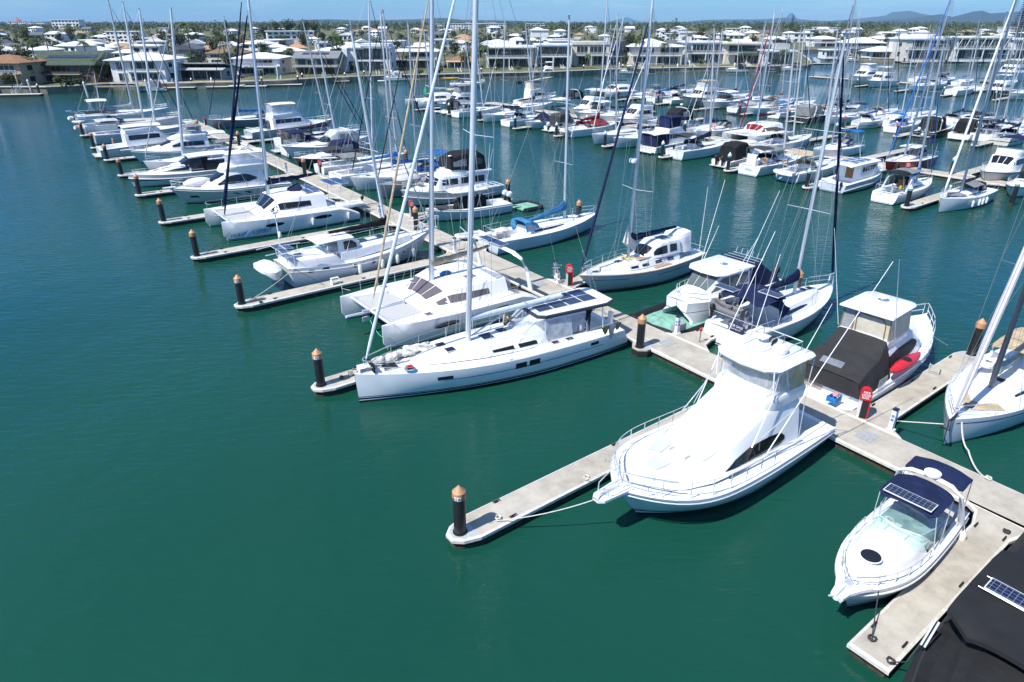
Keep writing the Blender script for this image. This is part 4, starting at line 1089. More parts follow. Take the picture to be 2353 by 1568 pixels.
c.band('window', [(-2.5, .22, .3), (-2.2, .14, .42), (-1.3, .12, .47), (0, .14, .58), (.9, .2, .55), (1.55, .3, .34)], GL, n=18)
mb = MB()
for sg in (1, -1): mb.tube([(-3.6, sg * 1.95, 1.35), (-2.6, sg * 1.93, 1.52), (-.3, sg * 1.9, 1.6), (1.6, sg * 1.85, 1.66)], .05, 6)
s.part('side_moulding', mb, gel())
for x0, f0, f1 in ((3.3, -.45, .35), (2.4, -.95, -.35), (1.5, .3, .85)): c.top('hatch', x0, x0 + .75, [(f0, f1)], gel((.5, .53, .54)), off=.035)
for yy in (-.25, .55): s.hatch(2.6, yy, .34, .06, c.tz(2.6, 0).z + .02, ST, 'grab_handle')
br = Cabin(s, [(-3.8, 1.5, 1.55, 3.85), (-1.8, 1.45, 1.5, 3.95), (-1.25, 1.3, 1.25, 3.75), (-.9, 1.1, .9, 3.42)], 3.25, cam=.02, edge=.1); br.build('flybridge', gel())
e = Cabin(s, [(-3.75, 1.46, 1.36, 5.12), (-2.7, 1.46, 1.36, 5.12)], 3.85, cam=0, edge=.03); e.build('rear_curtain', mat('yellowed_curtain', (.5, .42, .24), .5, 0, .3, 2, .4, 5), br.o)
e = Cabin(s, [(-2.7, 1.47, 1.37, 5.12), (-1.75, 1.44, 1.34, 5.12), (-1.45, 1.15, 1.05, 5.12)], 3.9, zb1=3.8, cam=0, edge=.03); e.build('clear_curtain', m_clear('clear_house', (.62, .65, .67), .6), br.o, back=False)
mb = MB()
for sg in (1, -1):
    for x0, x1 in ((-1.5, -1.35), (-2.65, -2.2), (-3.7, -3.2)): mb.tube([(x0, sg * 1.42, 3.85), (x1, sg * 1.36, 5.12)], .03, 6)
    mb.tube([(-1.4, sg * 1.1, 3.8), (-2.0, sg * 1.42, 5.1)], .025, 5)
s.part('hardtop_frame', mb, gel())
mb = MB(); pl = [(-4.2, -1.35), (-4.2, 1.35), (-4.0, 1.55), (-1.5, 1.5), (-1.1, 1.1), (-.95, 0), (-1.1, -1.1), (-1.5, -1.5), (-4.0, -1.55)]
mb.prism(pl, 5.1, 5.18); mb.prism(plan(pl, -.04), 5.18, 5.26, inset=.06); ht = s.part('hardtop', mb, gel(), smooth=50)
mb = MB(); mb.lathe((-2.9, .55, 5.3), [(.3, 0), (.32, .05), (.32, .22), (.26, .28), (.02, .3)], 18); s.part('radar_dome', mb, gel(), ht)
mb = MB(); mb.lathe((-3.3, -.55, 5.3), [(.05, 0), (.05, .12), (.26, .16), (.27, .22), (.02, .26)], 14); mb.lathe((-3.55, 1.5, 5.1), [(.04, 0), (.2, .1), (.22, .2), (.02, .34)], 12); s.part('satellite_dome', mb, gel(), ht)
mb = MB(); mb.lathe((-3.2, .0, 5.28), [(.04, 0), (.05, .2), (.17, .22), (.19, .34), (.12, .42)], 12); s.part('searchlight', mb, m_black(), ht)
mb = MB()
for yy in (-.9, .1, .95): mb.tube([(-3.9, yy, 5.25), (-3.9, yy, 5.65), (-3.0, yy, 5.7), (-2.4, yy, 5.28)], .022, 5)
mb.tube([(-3.9, -.9, 5.65), (-3.9, .95, 5.65)], .022, 5); s.part('roof_rack', mb, ST, ht)
for sg in (1, -1):
    mb = MB(); mb.tube([(-.9, sg * 1.95, 1.75), (-3.3, sg * 2.3, 5.2), (-6.4, sg * 2.7, 9.2)], .028, 6, .012); s.part('outrigger', mb, gel())
    mb = MB(); mb.tube([(.1, sg * 1.8, 2.35), (-1.4, sg * 1.5, 3.95), (-1.7, sg * 1.4, 5.1)], .022, 6); mb.tube([(-.6, sg * 1.75, 2.5), (-2.2, sg * 2.15, 3.6)], .016, 5); mb.tube([(-3.4, sg * 1.9, 1.5), (-3.4, sg * 1.8, 4.2), (-3.9, sg * 1.6, 5.1)], .02, 5); s.part('outrigger_brace', mb, m_steel())
s.pole((-3.8, -1.3, 5.2), (-5.3, -1.6, 8.6)); s.pole((-3.7, 1.2, 5.2), (-4.6, 1.5, 7.4))
s.rail(.42, .985, .72, 8, .02, 1, push=False, inset=.16)
s.rail(.42, .95, .38, 2, .012, 1, push=False, pulpit=False, inset=.17, name='lower_rail')
mb = MB(); mb.prism([(5.5, -.42), (6.9, -.3), (7.1, -.15), (7.1, .15), (6.9, .3), (5.5, .42)], 1.86, 1.97); s.part('bow_pulpit', mb, gel(), smooth=0)
mb = MB(); mb.box((6.3, 0, 2.0), (.9, .12, .06)); mb.tube([(6.2, 0, 2.05), (6.9, 0, 2.1), (7.1, .12, 2.0), (7.1, -.12, 2.0)], .04, 5); s.part('anchor', mb, ST)
mb = MB(); mb.tube([(6.05, -.3, 2.65), (6.7, -.26, 2.4), (7.0, 0, 2.35), (6.7, .26, 2.4), (6.05, .3, 2.65)], .022, 5); mb.tube([(6.7, -.26, 1.97), (6.7, -.26, 2.4)], .018, 5); mb.tube([(6.7, .26, 1.97), (6.7, .26, 2.4)], .018, 5); s.part('pulpit_rail', mb, ST)
mb = MB(); mb.box((-3.7, 0, 1.3), (.1, 2.9, 1.7)); s.part('cockpit_bulkhead', mb, gel()); mb = MB(); mb.box((-3.78, .2, 1.2), (.05, .75, 1.45)); s.part('cabin_door', mb, GL)
mb = MB(); mb.lathe((-4.8, 0, .45), [(.3, 0), (.08, .05), (.08, .5), (.3, .55), (.3, .62), (.02, .66)], 12); mb.box((-5.1, 0, 1.35), (.1, .5, .55)); s.part('fighting_chair', mb, gel())
for sg in (1, -1):
    mb = MB(); mb.tube([(5.3, sg * .95, 1.95), (5.35, sg * 1.0, 2.35)], .02, 5); k = 12; mb.tube([(5.35 + .3 * math.cos(2 * PI * i / k), sg * 1.02, 2.6 + .26 * math.sin(2 * PI * i / k)) for i in range(k + 1)], .012, 4); s.part('fender_ring', mb, ST)
# --- small white bow cruiser with navy bimini
s = Boat('motor_cruiser', 'white sports cruiser with navy bimini and one solar panel beside the square ended finger', 'motor boat', 'c', 11.8, -10.5, 8.0, 2.55, (1.0, 1.1, 1.4), -1, 2.5, 'motor cruisers', rake=.95, tm=.42, p=3.2, sw=.86, wl=.82, fl=1.7, n=22, cam=.12)
s.hull(m_hull((.74, .76, .78), ((.14, .2, (.25, .1, .1)),)), gel(), (-4.0, -.05, 1.05, .4), rub=(.035, gel((.7, .72, .73)), .12))
c = Cabin(s, [(-.2, 1.1, .9, 1.45), (.7, 1.08, .88, 1.6), (1.5, 1.0, .75, 1.64), (2.4, .85, .5, 1.57), (3.4, .45, .15, 1.44)], 1.08, zb1=1.33, cam=.16, edge=.3); c.build('foredeck_cabin', gel(), sub=4, smooth=60)
mb = MB(); k = 20; z0 = c.tz(2.2, 0).z + .02
mb.add([(2.2 + .36 * math.cos(2 * PI * i / k), .33 * math.sin(2 * PI * i / k), z0 + .012) for i in range(k)], [tuple(range(k))]); hh = s.part('round_hatch', mb, GL)
mb = MB(); mb.tube([(2.2 + .37 * math.cos(2 * PI * i / k), .34 * math.sin(2 * PI * i / k), z0 + .01) for i in range(k + 1)], .025, 6); mb.build('rim', gel(), hh)
w = Cabin(s, [(-1.4, 1.12, .98, 2.05), (-.5, 1.1, .92, 2.03), (.1, .95, .75, 1.92), (.6, .75, .45, 1.63)], 1.15, zb1=1.56, cam=.02, edge=.03); w.build('windscreen', m_clear('clear_aqua', (.45, .75, .68), .72), back=False)
mb = MB(); pts = [(-1.4, -.98, 2.06), (-.5, -.92, 2.04), (.1, -.7, 1.93), (.22, 0, 1.9), (.1, .7, 1.93), (-.5, .92, 2.04), (-1.4, .98, 2.06)]; mb.tube(pts, .022, 5)
for yy in (-.35, .35): mb.tube([(.2, yy, 1.91), (.56, yy, 1.66)], .02, 5)
w_ = mb.build('windscreen_frame', ST, w.o)
mb = MB()
for sg in (1, -1): mb.tube([(-2.9, sg * 1.15, 1.1), (-2.3, sg * 1.14, 2.0), (-2.0, sg * 1.05, 2.75), (-1.95, sg * .7, 3.0), (-1.95, 0, 3.08)], .12, 8, flat=.55)
s.part('radar_arch', mb, gel())
mb = MB(); mb.lathe((-1.95, .0, 3.13), [(.05, 0), (.28, .03), (.28, .12), (.02, .17)], 14); s.part('radar_dome', mb, gel())
s.canopy(-1.8, .15, .98, 2.86, canvas('navy'), arch=.14, legs=True, name='bimini', round_=.6); s.canopy(-3.4, -2.1, 1.0, 2.9, canvas('navy'), arch=.1, legs=True, name='rear_bimini', round_=.9)
s.solar(-.15, 0, 3.03, .6, 1.6, tilt=-.04)
for yy in (-.55, .62):
    mb = MB(); mb.box((-1.3, yy, .75), (.55, .62, .5)); mb.box((-1.6, yy, 1.2), (.16, .62, .8), ty=.85); s.part('helm_seat', mb, mat('seat_grey', (.42, .42, .43), .6, bump=.2))
mb = MB(); mb.box((-2.9, 0, .65), (.6, 1.6, .5)); mb.box((-3.2, 0, 1.05), (.18, 1.6, .5)); s.part('bench_seat', mb, gel((.62, .6, .55)))
mb = MB(); mb.box((-.3, 0, 1.25), (.5, 1.7, .35), tx=.7); s.part('dashboard', mb, mat('dash_mint', (.45, .6, .55), .5))
s.wheel(-.62, -.55, 1.35, .2)
s.rail(.5, .95, .42, 6, .015, 1, push=False, inset=.14); s.fenders((-2.9,), 1)
mb = MB(); mb.prism([(3.2, -.62), (3.6, -.42), (4.0, -.26), (4.4, -.2), (4.52, 0), (4.4, .2), (4.0, .26), (3.6, .42), (3.2, .62)], 1.32, 1.44); s.part('bow_platform', mb, gel(), smooth=0); mb = MB(); mb.tube([(3.9, 0, 1.5), (4.45, 0, 1.46), (4.52, .2, 1.36)], .03, 5); mb.tube([(4.45, 0, 1.46), (4.52, -.2, 1.36)], .03, 5); mb.box((3.7, 0, 1.52), (.3, .2, .14)); s.part('anchor', mb, ST)
mb = MB(); mb.box((-4.3, 0, .3), (.7, 1.8, .1)); s.part('swim_platform', mb, gel())
for xx in (1.2, 2.35):
    for sg in (1, -1):
        mb = MB(); p = s.side(xx, .85); mb.add([(p.x + .24 * math.cos(q), sg * (s.side(p.x + .24 * math.cos(q), .85 + .09 * math.sin(q)).y + .012), .85 + .09 * math.sin(q)) for q in [2 * PI * i / 14 for i in range(14)]], [tuple(range(14))]); s.part('porthole', mb, GL)
rope([s.glob((3.1, .75, 1.36)), G(2003, 1470, .55)], 'dark mooring rope from the white bow cruiser to the square finger', m=m_drope())
# --- black covered boat in the corner
s = Boat('covered_boat', 'boat wrapped in black covers with a solar panel on its canopy, bottom right corner', 'motor boat', 'b', 3.9, -15.2, 14, 4.2, (1.05, 1.2, 1.6), -1, 0, 'motor cruisers', rake=1.2, tm=.42, p=2.6, sw=.9, n=18)
s.hull(m_hull((.04, .042, .045), ()), canvas('black'))
cb = mat('cover_black', (.009, .0095, .0105), .8, 0, .4, 1.2, .8, 1.6, bd=.1)
c = Cabin(s, [(-.4, 2.15, 1.4, 1.75), (1.6, 2.15, 1.3, 1.8), (4.0, 1.75, .8, 1.72), (5.8, .85, .2, 1.66), (6.8, .2, .05, 1.6)], .8, zb1=1.35, cam=.22, edge=.4); wrinkle(c.build('bow_cover', cb, sub=5), .05, 1.0, 3, (1, .6, 1))
c2 = Cabin(s, [(-6.5, 2.1, 1.7, 2.2), (-3, 2.1, 1.65, 2.3), (.5, 2.1, 1.6, 2.2)], 1.0, cam=.1, edge=.2); wrinkle(c2.build('cockpit_cover', cb), .05, 1.3)
s.canopy(-3.6, 1.75, 1.95, 2.35, cb, arch=.22, th=.16, name='canopy', legs=False, round_=1.2, wr=.012)
s.solar(-.55, -.75, 2.64, .64, 1.6)
mb = MB(); mb.tube([(-.22, -1.68, 2.6), (-.22, .2, 2.6)], .014, 4); mb.tube([(-.88, -1.68, 2.6), (-.88, .2, 2.6)], .014, 4); s.part('panel_rail', mb, m_alu())
for yy in (1.98, 1.88): s.pole((1.7, -yy, 2.2), (2.3, -yy, 1.6), .035, 'rod_holder', ST, .035)
s.fenders((4.9,), -1, r=.14, h=.5); mb = MB(); mb.blob((4.3, -1.95, 1.2), (.16, .13, .1), 8, 5); s.part('line_float', mb, gel())
rope([G(2045, 1522, .55), s.glob((2.6, -2.1, 1.0)), s.glob((1.8, -2.05, 1.5))], 'dark line from the square finger corner to the black covered boat', m=m_drope())
# --- big white catamaran
pink = mat('tinted_pink', (.16, .12, .14), .12)
def ex(s):
    c = s.cab; gk = mat('net_cover', (.55, .5, .52), .8, 0, .2, 30)
    mb = MB(); a = s.hz
    for sg in (1, -1): mb.tube([(-5.3, sg * 3.0, a * .85), (-5.0, sg * 3.0, 2.8), (-4.6, sg * 2.85, 3.7), (-4.35, sg * 2.3, 4.05), (-4.3, 0, 4.15)], .22, 10, flat=.45)
    s.part('targa_arch', mb, gel())
    s.solar(-4.35, 0, 4.32, .75, 2.6)
    for xx, yy in ((2.75, 2.95), (2.75, -2.95), (-3.9, 3.0)): s.hatch(xx, yy, .5, .5, a + .01, pink)
    for xx, yy in ((-.3, -1.5), (1.35, -1.2), (-1.6, 1.1)): s.hatch(xx, yy, .85 if xx < -1 else .5, .62, c.tz(xx, yy / 2.6).z - .02, pink)
    for k in range(8): s.hatch(-.3 + (k % 4) * .22, .0 + (k // 4) * -.6, .07, .45, c.tz(0, 0).z, mat('vent_grey', (.2, .2, .2), .6), 'vent', .01)
    mb = MB(); mb.blob((-.5, -.2, c.tz(-.5, 0).z + .1), (.45, .3, .1), 10, 5, .3, .25); s.part('blue_towel', mb, mat('blue_cloth', (.06, .22, .45), .9, bump=.5))
    e = Cabin(s, [(-4.1, 2.55, 2.1, 2.3), (-3.5, 2.6, 2.3, 2.55), (-2.9, 2.6, 2.35, 2.6)], 1.4, cam=.05, edge=.1); e.build('cockpit_enclosure', m_clear('clear_smoke', (.3, .33, .4), .45))
    mb = MB(); dinghy_mesh(mb, (.3, -4.6, 1.0), 2.6, 1.4); 
    s.pole((2.4, -.6, 1.75), (1.2, .55, 1.62), .02, 'boathook', m_black())
    mb = MB(); mb.tube([(5.1, -.2, 1.35), (6.9, 0, 1.5)], .1, 6); mb.box((5.6, 0, 1.05), (.5, .12, .3)); s.part('anchor_beam', mb, m_alu())
s = catamaran('big white catamaran with a white stern arch and a tan sail cover', 'b', 5.7, 19.5, 11.9, 7.5, -1, (992, -70), cover='tan', jib='tan', winm=mat('smoked_window', (.12, .1, .11), .15), hw=.8, fb=1.6, roofh=1.0, extra=ex, boomup=.5, jr=.07, mx=.7, cabx=(.2, -.3))
# inflatable behind the catamaran on the finger side
def inflatable(P, rz, label, Ld=2.8, motor=True, col=(.66, .67, .68), tubes=.21):
    t = thing('inflatable_dinghy', label, 'dinghy', P, rz, 'inflatable tenders')
    mb = MB(); dinghy_mesh(mb, (0, 0, 0), Ld, 1.45, tubes); mb.build('tube', mat('hypalon_%.2f' % col[0], col, .6), t)
    if motor:
        mb = MB(); mb.blob((-Ld / 2 - .12, 0, .72), (.2, .14, .2), 8, 5); mb.box((-Ld / 2 - .1, 0, .3), (.14, .1, .7)); mb.build('outboard_motor', m_black(), t)
    return t
inflatable(AB(9.6, 24.6, .0), AX + PI, 'white inflatable dinghy between the finger and the big white catamaran', motor=False)
# --- white steel cutter
def steel():
    s = Boat('sailing_yacht', 'white steel cutter with raised stern deck, portholes and a covered dinghy on its davits', 'sailing yacht', 's', 5.0, 31.1, 13.2, 4.0, (1.75, 1.35, 2.05), 1, 2, 'sailing yachts', rake=1.7, tr=.5, tm=.42, p=2.1, sw=.72, wl=.86, n=22)
    s.hull(m_hull((.66, .68, .7), ((.1, .16, (.3, .1, .08)),)), gel((.7, .71, .73)), (-4.2, -2.2, .9, 1.0), rub=(.045, gel((.7, .7, .72)), .14))
    a = Cabin(s, [(-6.3, 1.25, 1.15, 2.15), (-4.2, 1.75, 1.6, 2.15), (-2.9, 1.85, 1.7, 2.1), (-2.3, 1.85, 1.75, 1.5)], 1.3, cam=.06, edge=.08); a.build('aft_deck', gel((.7, .71, .73)))
    s.hatch(-5.2, 0, .7, .6, 2.2)
    c = Cabin(s, [(-2.3, 1.35, 1.25, 2.05), (1.5, 1.3, 1.15, 2.1), (4.2, .8, .65, 2.15)], 1.3, zb1=1.75, cam=.08, edge=.08); c.build('coachroof', gel((.7, .71, .73)))
    for xx in (.3, 1.9): s.hatch(xx, .35, .7, .6, 2.2)
    s.hatch(3.2, 0, .55, .5, 2.2)
    for sg in (1, -1):
        for xx in (-1.6, .0, 1.7, 3.1):
            mb = MB(); p = s.side(xx, 1.05); k = 14; mb.add([(xx + .2 * math.cos(2 * PI * i / k), sg * (p.y + .02), 1.05 + .2 * math.sin(2 * PI * i / k)) for i in range(k)], [tuple(range(k))]); mb.m = 1; mb.tube([(xx + .19 * math.cos(2 * PI * i / k), sg * (p.y + .015), 1.05 + .19 * math.sin(2 * PI * i / k)) for i in range(k + 1)], .03, 5); s.part('porthole', mb, [GL, ST])
        for xx in (-5.0, -3.9):
            mb = MB(); p = s.side(xx, 1.3); k = 14; mb.add([(xx + .28 * math.cos(2 * PI * i / k), sg * (s.side(xx + .28 * math.cos(2 * PI * i / k), 1.3).y + .02), 1.3 + .11 * math.sin(2 * PI * i / k)) for i in range(k)], [tuple(range(k))]); s.part('porthole', mb, GL)
    d = Cabin(s, [(-2.4, 1.1, .95, 3.0), (-1.2, 1.1, .95, 3.0), (-.7, 1.0, .85, 2.7), (-.3, .95, .8, 2.15)], 2.0, cam=.05, edge=.06); d.build('doghouse', gel(), back=False)
    d.band('window', [(-1.9, .2, .85), (-1.2, .2, .85), (-.8, .25, .7)], GL); d.top('windscreen', -.66, -.36, [(-.95, -.05), (.05, .95)], GL)
    s.canopy(-4.0, -1.0, 1.15, 3.05, gel(), arch=.06, th=.07, name='hardtop', legm=gel())
    s.rig(2.4, 2.15, (805, 60), r=.11, jib='lgrey', jr=.05, boom=(5.2, 1.05, .2), cover=('black', .55), spr=(.45,), shroud=1.75, fore=1.0, wr=.012, jib_top=.95, col=mat('white_spar', (.7, .72, .74), .4))
    s.rail(.04, .99, .95, 9, .022, 2, m=gel((.72, .72, .74))); s.fenders((-1.3, .7, 2.2, 4.0), -1, r=.16, h=.75)
    mb = MB(); mb.prism([(6.3, -.3), (7.3, -.12), (7.3, .12), (6.3, .3)], 2.02, 2.12); mb.tube([(6.2, -.5, 3.0), (7.3, -.3, 3.0), (7.5, 0, 3.0), (7.3, .3, 3.0), (6.2, .5, 3.0)], .025, 5); mb.tube([(7.3, -.3, 3.0), (7.2, -.1, 2.1)], .022, 5); mb.tube([(7.3, .3, 3.0), (7.2, .1, 2.1)], .022, 5); s.part('bowsprit', mb, gel())
    mb = MB(); k = 16; mb.tube([(5.7 + .05 * i / k, .22 * math.cos(2 * PI * i / k), 2.35 + .3 * math.sin(2 * PI * i / k)) for i in range(k + 1)], .05, 5); s.part('anchor_hoop', mb, ST)
    for yy, xx in ((-.75, -6.6), (.35, -6.6), (-.2, -6.0)): s.solar(xx, yy, 3.0, .62, 1.0, tilt=.12)
    mb = MB()
    for sg in (1, -1): mb.tube([(-6.4, sg * 1.0, 2.1), (-6.5, sg * 1.0, 2.95), (-7.9, sg * .9, 2.9)], .04, 6)
    mb.tube([(-6.5, -1, 2.95), (-6.5, 1, 2.95)], .04, 6); s.part('davits', mb, ST)
    mb = MB(); mb.rings([[(-7.5 + a * w, y, 1.25 + h) for a, h in ((-.35, -.1), (-.75, .25), (-.72, .5), (-.25, .85 * k), (.15, .9 * k), (.7, .5), (.72, .2), (.35, -.1))] for y, w, k in ((-1.5, .25, .5), (-1.25, .7, .75), (-.5, .95, 1), (.4, 1, .95), (1.2, .95, .8), (1.5, .8, .65))]); s.part('covered_dinghy', mb, mat('white_cover', (.66, .66, .66), .8, 0, .1, 2, .9, 4))
    mb = MB(); mb.tube([(-6.0, 1.2, 2.1), (-6.0, 1.2, 5.2)], .04, 6); mb.blob((-6.0, 1.2, 5.3), (.3, .1, .1), 8, 5)
    for i in range(6):
        q = i * PI / 3; mb.box((-6.3, 1.2 + .3 * math.cos(q), 5.3 + .3 * math.sin(q)), (.02, .5 if abs(math.cos(q)) > .4 else .07, .07 if abs(math.cos(q)) > .4 else .5))
    s.part('wind_generator', mb, gel())
    mb = MB(); mb.blob((-5.6, 1.4, 2.5), (.18, .18, .18), 10, 8); s.part('gas_bottle', mb, ST)
    mb = MB(); mb.lathe((-6.0, .9, 3.5), [(.02, 0), (.11, .02), (.12, .3), (.05, .42)], 10); s.part('life_ring_case', mb, gel())
    s.letters('JE922', -5.9, 1.2, .3, (.1, .12, .3), -1); s.letters('Sauver', 5.0, 1.45, .26, (.03, .03, .05), -1, .25)
    return s
steel()
# --- catamaran with blue script lettering
def ex(s):
    c = s.cab
    for sg in (1, -1): 
        p = (s.B / 2 - .0)
        text(s.root, 'WAVE     SPIRIT', (4.35, sg * (s.B / 2 - .1), .62), (-sg, 0, 0), (0.0, sg, .0), .55, (.02, .12, .36), 'name_lettering', shear=.35)
        mb = MB(); mb.tube([(4.9, sg * (s.B / 2 - .07), .4), (4.55, sg * (s.B / 2 - .06), .75), (4.2, sg * (s.B / 2 - .05), .95), (4.05, sg * (s.B / 2 - .05), .8), (4.2, sg * (s.B / 2 - .05), .62), (3.95, sg * (s.B / 2 - .05), .5)], .035, 4); s.part('wave_emblem', mb, mat('lettering_0.02_0.12_0.36', (.02, .12, .36), .5))
    for xx, yy in ((-3.0, 1.1), (-3.0, -.9), (-2.2, 1.3), (-2.2, -1.1)): s.solar(xx, yy, c.tz(xx, yy / 2.7).z + .08, .7, 1.5)
    e = Cabin(s, [(-2.0, .9, .75, 3.55), (-.9, .85, .5, 3.2)], 2.9, cam=.15, edge=.2); e.build('bridge_cover', canvas('navy'))
    a_ = V((5.4, 0, s.hz)); b_ = V((.8, 0, 19.5)); mb = MB(); mb.tube([a_, a_.lerp(b_, .05), a_.lerp(b_, .3), a_.lerp(b_, .8), b_], [.05, .1, .11, .09, .04], 8); s.part('furled_staysail', mb, canvas('navy')); s.solar(-6.1, .0, 3.4, 1.0, 3.0); s.solar(-5.1, .0, 3.4, .9, 3.0)
    mb = MB()
    for sg in (1, -1): mb.tube([(-5.5, sg * 1.6, 1.2), (-5.6, sg * 1.6, 3.35)], .03, 5); mb.tube([(-6.5, sg * 1.5, 3.3), (-5.4, sg * 1.5, 3.35)], .03, 5)
    s.part('solar_frame', mb, ST); s.fenders((-1.5, -5.2), 1, h=.7, r=.15)
    for xx in (2.9, 3.9): s.hatch(xx, 3.0, .5, .4, s.hz)
s = catamaran('big white catamaran lettered in blue with navy sail cover on a long boom', 'b', 4.7, 48.3, 13.0, 7.7, -1, (570, -5), cover=('navy', .6), jib='navy', hw=.95, fb=1.7, roofh=1.35, extra=ex, boomup=.45, jr=.1, mx=1.1, ext=1.0)
inflatable(AB(16.8, 46.0, 1.2), AX + PI, 'white inflatable tender hanging at the stern of the blue lettered catamaran', 2.8)
# --- beige motor yacht
def ex(s): pass
def motoryacht(label, a, b, Lh, B, hull, **k):
    s = Boat('motor_cruiser', label, 'motor boat', 'b', a, b, Lh, B, (1.15, 1.4, 1.95), -1, 0, 'motor cruisers', rake=1.5, tm=.42, p=2.6, sw=.93, wl=.86, n=18, cam=.1)
    s.hull(m_hull(hull, ((.12, .18, CK),)), gel(), (-.47 * Lh, -.3 * Lh, 1.5, .5), rub=(.03, gel((.6, .6, .6)), .1)); return s
s = motoryacht('beige hulled motor yacht with clear flybridge screens and a covered tender on the bow', 5.2, 62.3, 12.6, 4.4, (.55, .53, .5))
c = Cabin(s, [(-3.4, 1.75, 1.5, 3.1), (-.6, 1.8, 1.5, 3.15), (.6, 1.75, 1.35, 3.0), (2.0, 1.5, 1.0, 2.25), (3.2, 1.1, .6, 1.85)], 1.25, zb1=1.6, cam=.1, edge=.2); c.build('deckhouse', gel(), sub=3)
c.band('window', [(-2.6, .5, .6), (-1.6, .35, .88), (.2, .3, .9), (1.6, .4, .6)], GL, n=14); c.top('windscreen', .7, 2.2, [(-.95, -.35), (-.3, .3), (.35, .95)], GL)
br = Cabin(s, [(-4.0, 1.5, 1.65, 3.7), (-1.0, 1.5, 1.7, 3.75), (.4, 1.2, 1.35, 3.65), (1.0, .7, .6, 3.2)], 3.0, cam=.02); br.build('flybridge', gel())
e = Cabin(s, [(-3.9, 1.6, 1.4, 4.95), (-1.2, 1.62, 1.42, 4.95), (-.2, 1.35, 1.1, 4.95)], 3.68, cam=0, edge=.03); e.build('clear_curtain', m_clear('clear', (.75, .78, .85), .6), br.o)
s.canopy(-4.1, .2, 1.6, 4.95, gel(), name='hardtop', th=.12, w1=1.15, arch=.16)
mb = MB(); mb.lathe((-1.9, 0, 5.35), [(.05, -.2), (.35, -.1), (.38, .1), (.05, .2)], 14); mb.box((-2.3, 0, 5.65), (.2, 2.2, .12)); s.part('radar', mb, gel())
s.rail(.4, .98, .7, 8, .02, 2, push=False)
mb = MB(); mb.blob((3.2, -.2, 2.1), (1.6, .75, .5), 14, 8, 0, .03); wrinkle(s.part('covered_tender', mb, mat('white_cover', (.66, .66, .66), .8, 0, .1, 2, .9, 4)), .07, 1.8, 1)
for xx, w in ((3.6, 1.0), (-1.8, 2.2)):
    for sg in (1, -1):
        mb = MB(); mb.quad(*[(v.x, sg * (v.y + .015), v.z) for v in (s.side(xx, .75), s.side(xx + w * .8, .75), s.side(xx + w, .98), s.side(xx + w * .25, .98))]); s.part('hull_window', mb, GL)
s.letters('VALERIO', 2.3, 1.15, .24, (.05, .05, .05), 1)
mb = MB(); mb.prism([(5.6, -.3), (6.9, -.15), (6.9, .15), (5.6, .3)], 1.92, 2.02); s.part('bow_pulpit', mb, gel(), smooth=0)
# --- grey and white sports boat
s = Boat('motor_cruiser', 'grey and white sports boat with dark wedge windows and a long white hardtop', 'motor boat', 'b', 2.2, 74.6, 12.6, 3.9, (1.2, 1.3, 1.65), -1, 0, 'motor cruisers', rake=.5, tm=.45, p=2.8, sw=.92, wl=.84, n=18)
s.hull(m_hull((.6, .6, .58), ((.75, .85, CN), (.1, .15, CK))), gel(), (-5.8, -.5, 1.3, .5), rub=(.06, gel(), .25))
c = Cabin(s, [(-.6, 1.35, 1.2, 2.3), (1.0, 1.25, 1.0, 2.2), (2.6, .9, .6, 1.95), (4.0, .5, .2, 1.6)], 1.25, zb1=1.5, cam=.1, edge=.2); c.build('foredeck_cabin', gel(), sub=3)
c.band('window', [(-.4, .25, .8), (1.2, .28, .75), (2.6, .4, .5)], GL); c.top('sun_pad', 1.4, 3.4, [(-.9, .9)], mat('sunpad', (.13, .13, .14), .9))
w = Cabin(s, [(-2.0, 1.4, 1.15, 3.0), (-.9, 1.35, 1.1, 2.95), (.5, 1.1, .85, 2.2)], 1.4, zb1=2.1, cam=.02, edge=.05); w.build('windscreen', GL, back=False)
s.canopy(-5.2, -.5, 1.45, 3.1, gel(), name='hardtop', th=.14, legm=m_black())
e = Cabin(s, [(-5.6, 1.5, 1.35, 1.95), (-2.4, 1.5, 1.3, 2.15)], 1.2, cam=.05); e.build('cockpit_lounge', mat('dark_lounge', (.025, .026, .028), .8, bump=.4))
for yy in (-.6, .5):
    mb = MB(); mb.box((-2.6, yy, 2.3), (.5, .5, 1.2)); s.part('helm_seat', mb, mat('dark_lounge', (.025, .026, .028), .8, bump=.4))
s.letters('CAPRIZO', 4.2, 1.15, .26, (.08, .08, .08), 1); s.rail(.35, .95, .35, 6, .014, 1, push=False)
# --- cruiser with folded grey bimini
s = motoryacht('white flybridge cruiser with a folded grey bimini and dark sloping windows', 6.1, 91.0, 13.0, 4.2, (.66, .68, .7))
c = Cabin(s, [(-4.0, 1.7, 1.5, 2.9), (-.5, 1.75, 1.45, 2.95), (.8, 1.65, 1.2, 2.7), (2.4, 1.3, .8, 2.1), (4.2, .6, .25, 1.85)], 1.25, zb1=1.7, cam=.1, edge=.2); c.build('deckhouse', gel(), sub=3)
c.band('window', [(-3.4, .45, .85), (-.4, .4, .88), (.9, .4, .7)], GL); c.top('windscreen', .9, 2.3, [(-.95, -.5), (-.45, .45), (.5, .95)], GL)
br = Cabin(s, [(-3.8, 1.5, 1.55, 3.45), (-1.0, 1.45, 1.5, 3.5), (1.0, .9, .7, 3.05)], 2.85, cam=.05); br.build('flybridge', gel())
e = Cabin(s, [(-3.4, 1.35, 1.2, 4.5), (-1.6, 1.35, 1.2, 4.5), (-.6, 1.1, .8, 3.7)], 3.4, cam=.1); e.build('clear_curtain', m_clear('clear_smoke', (.3, .33, .4), .45), br.o)
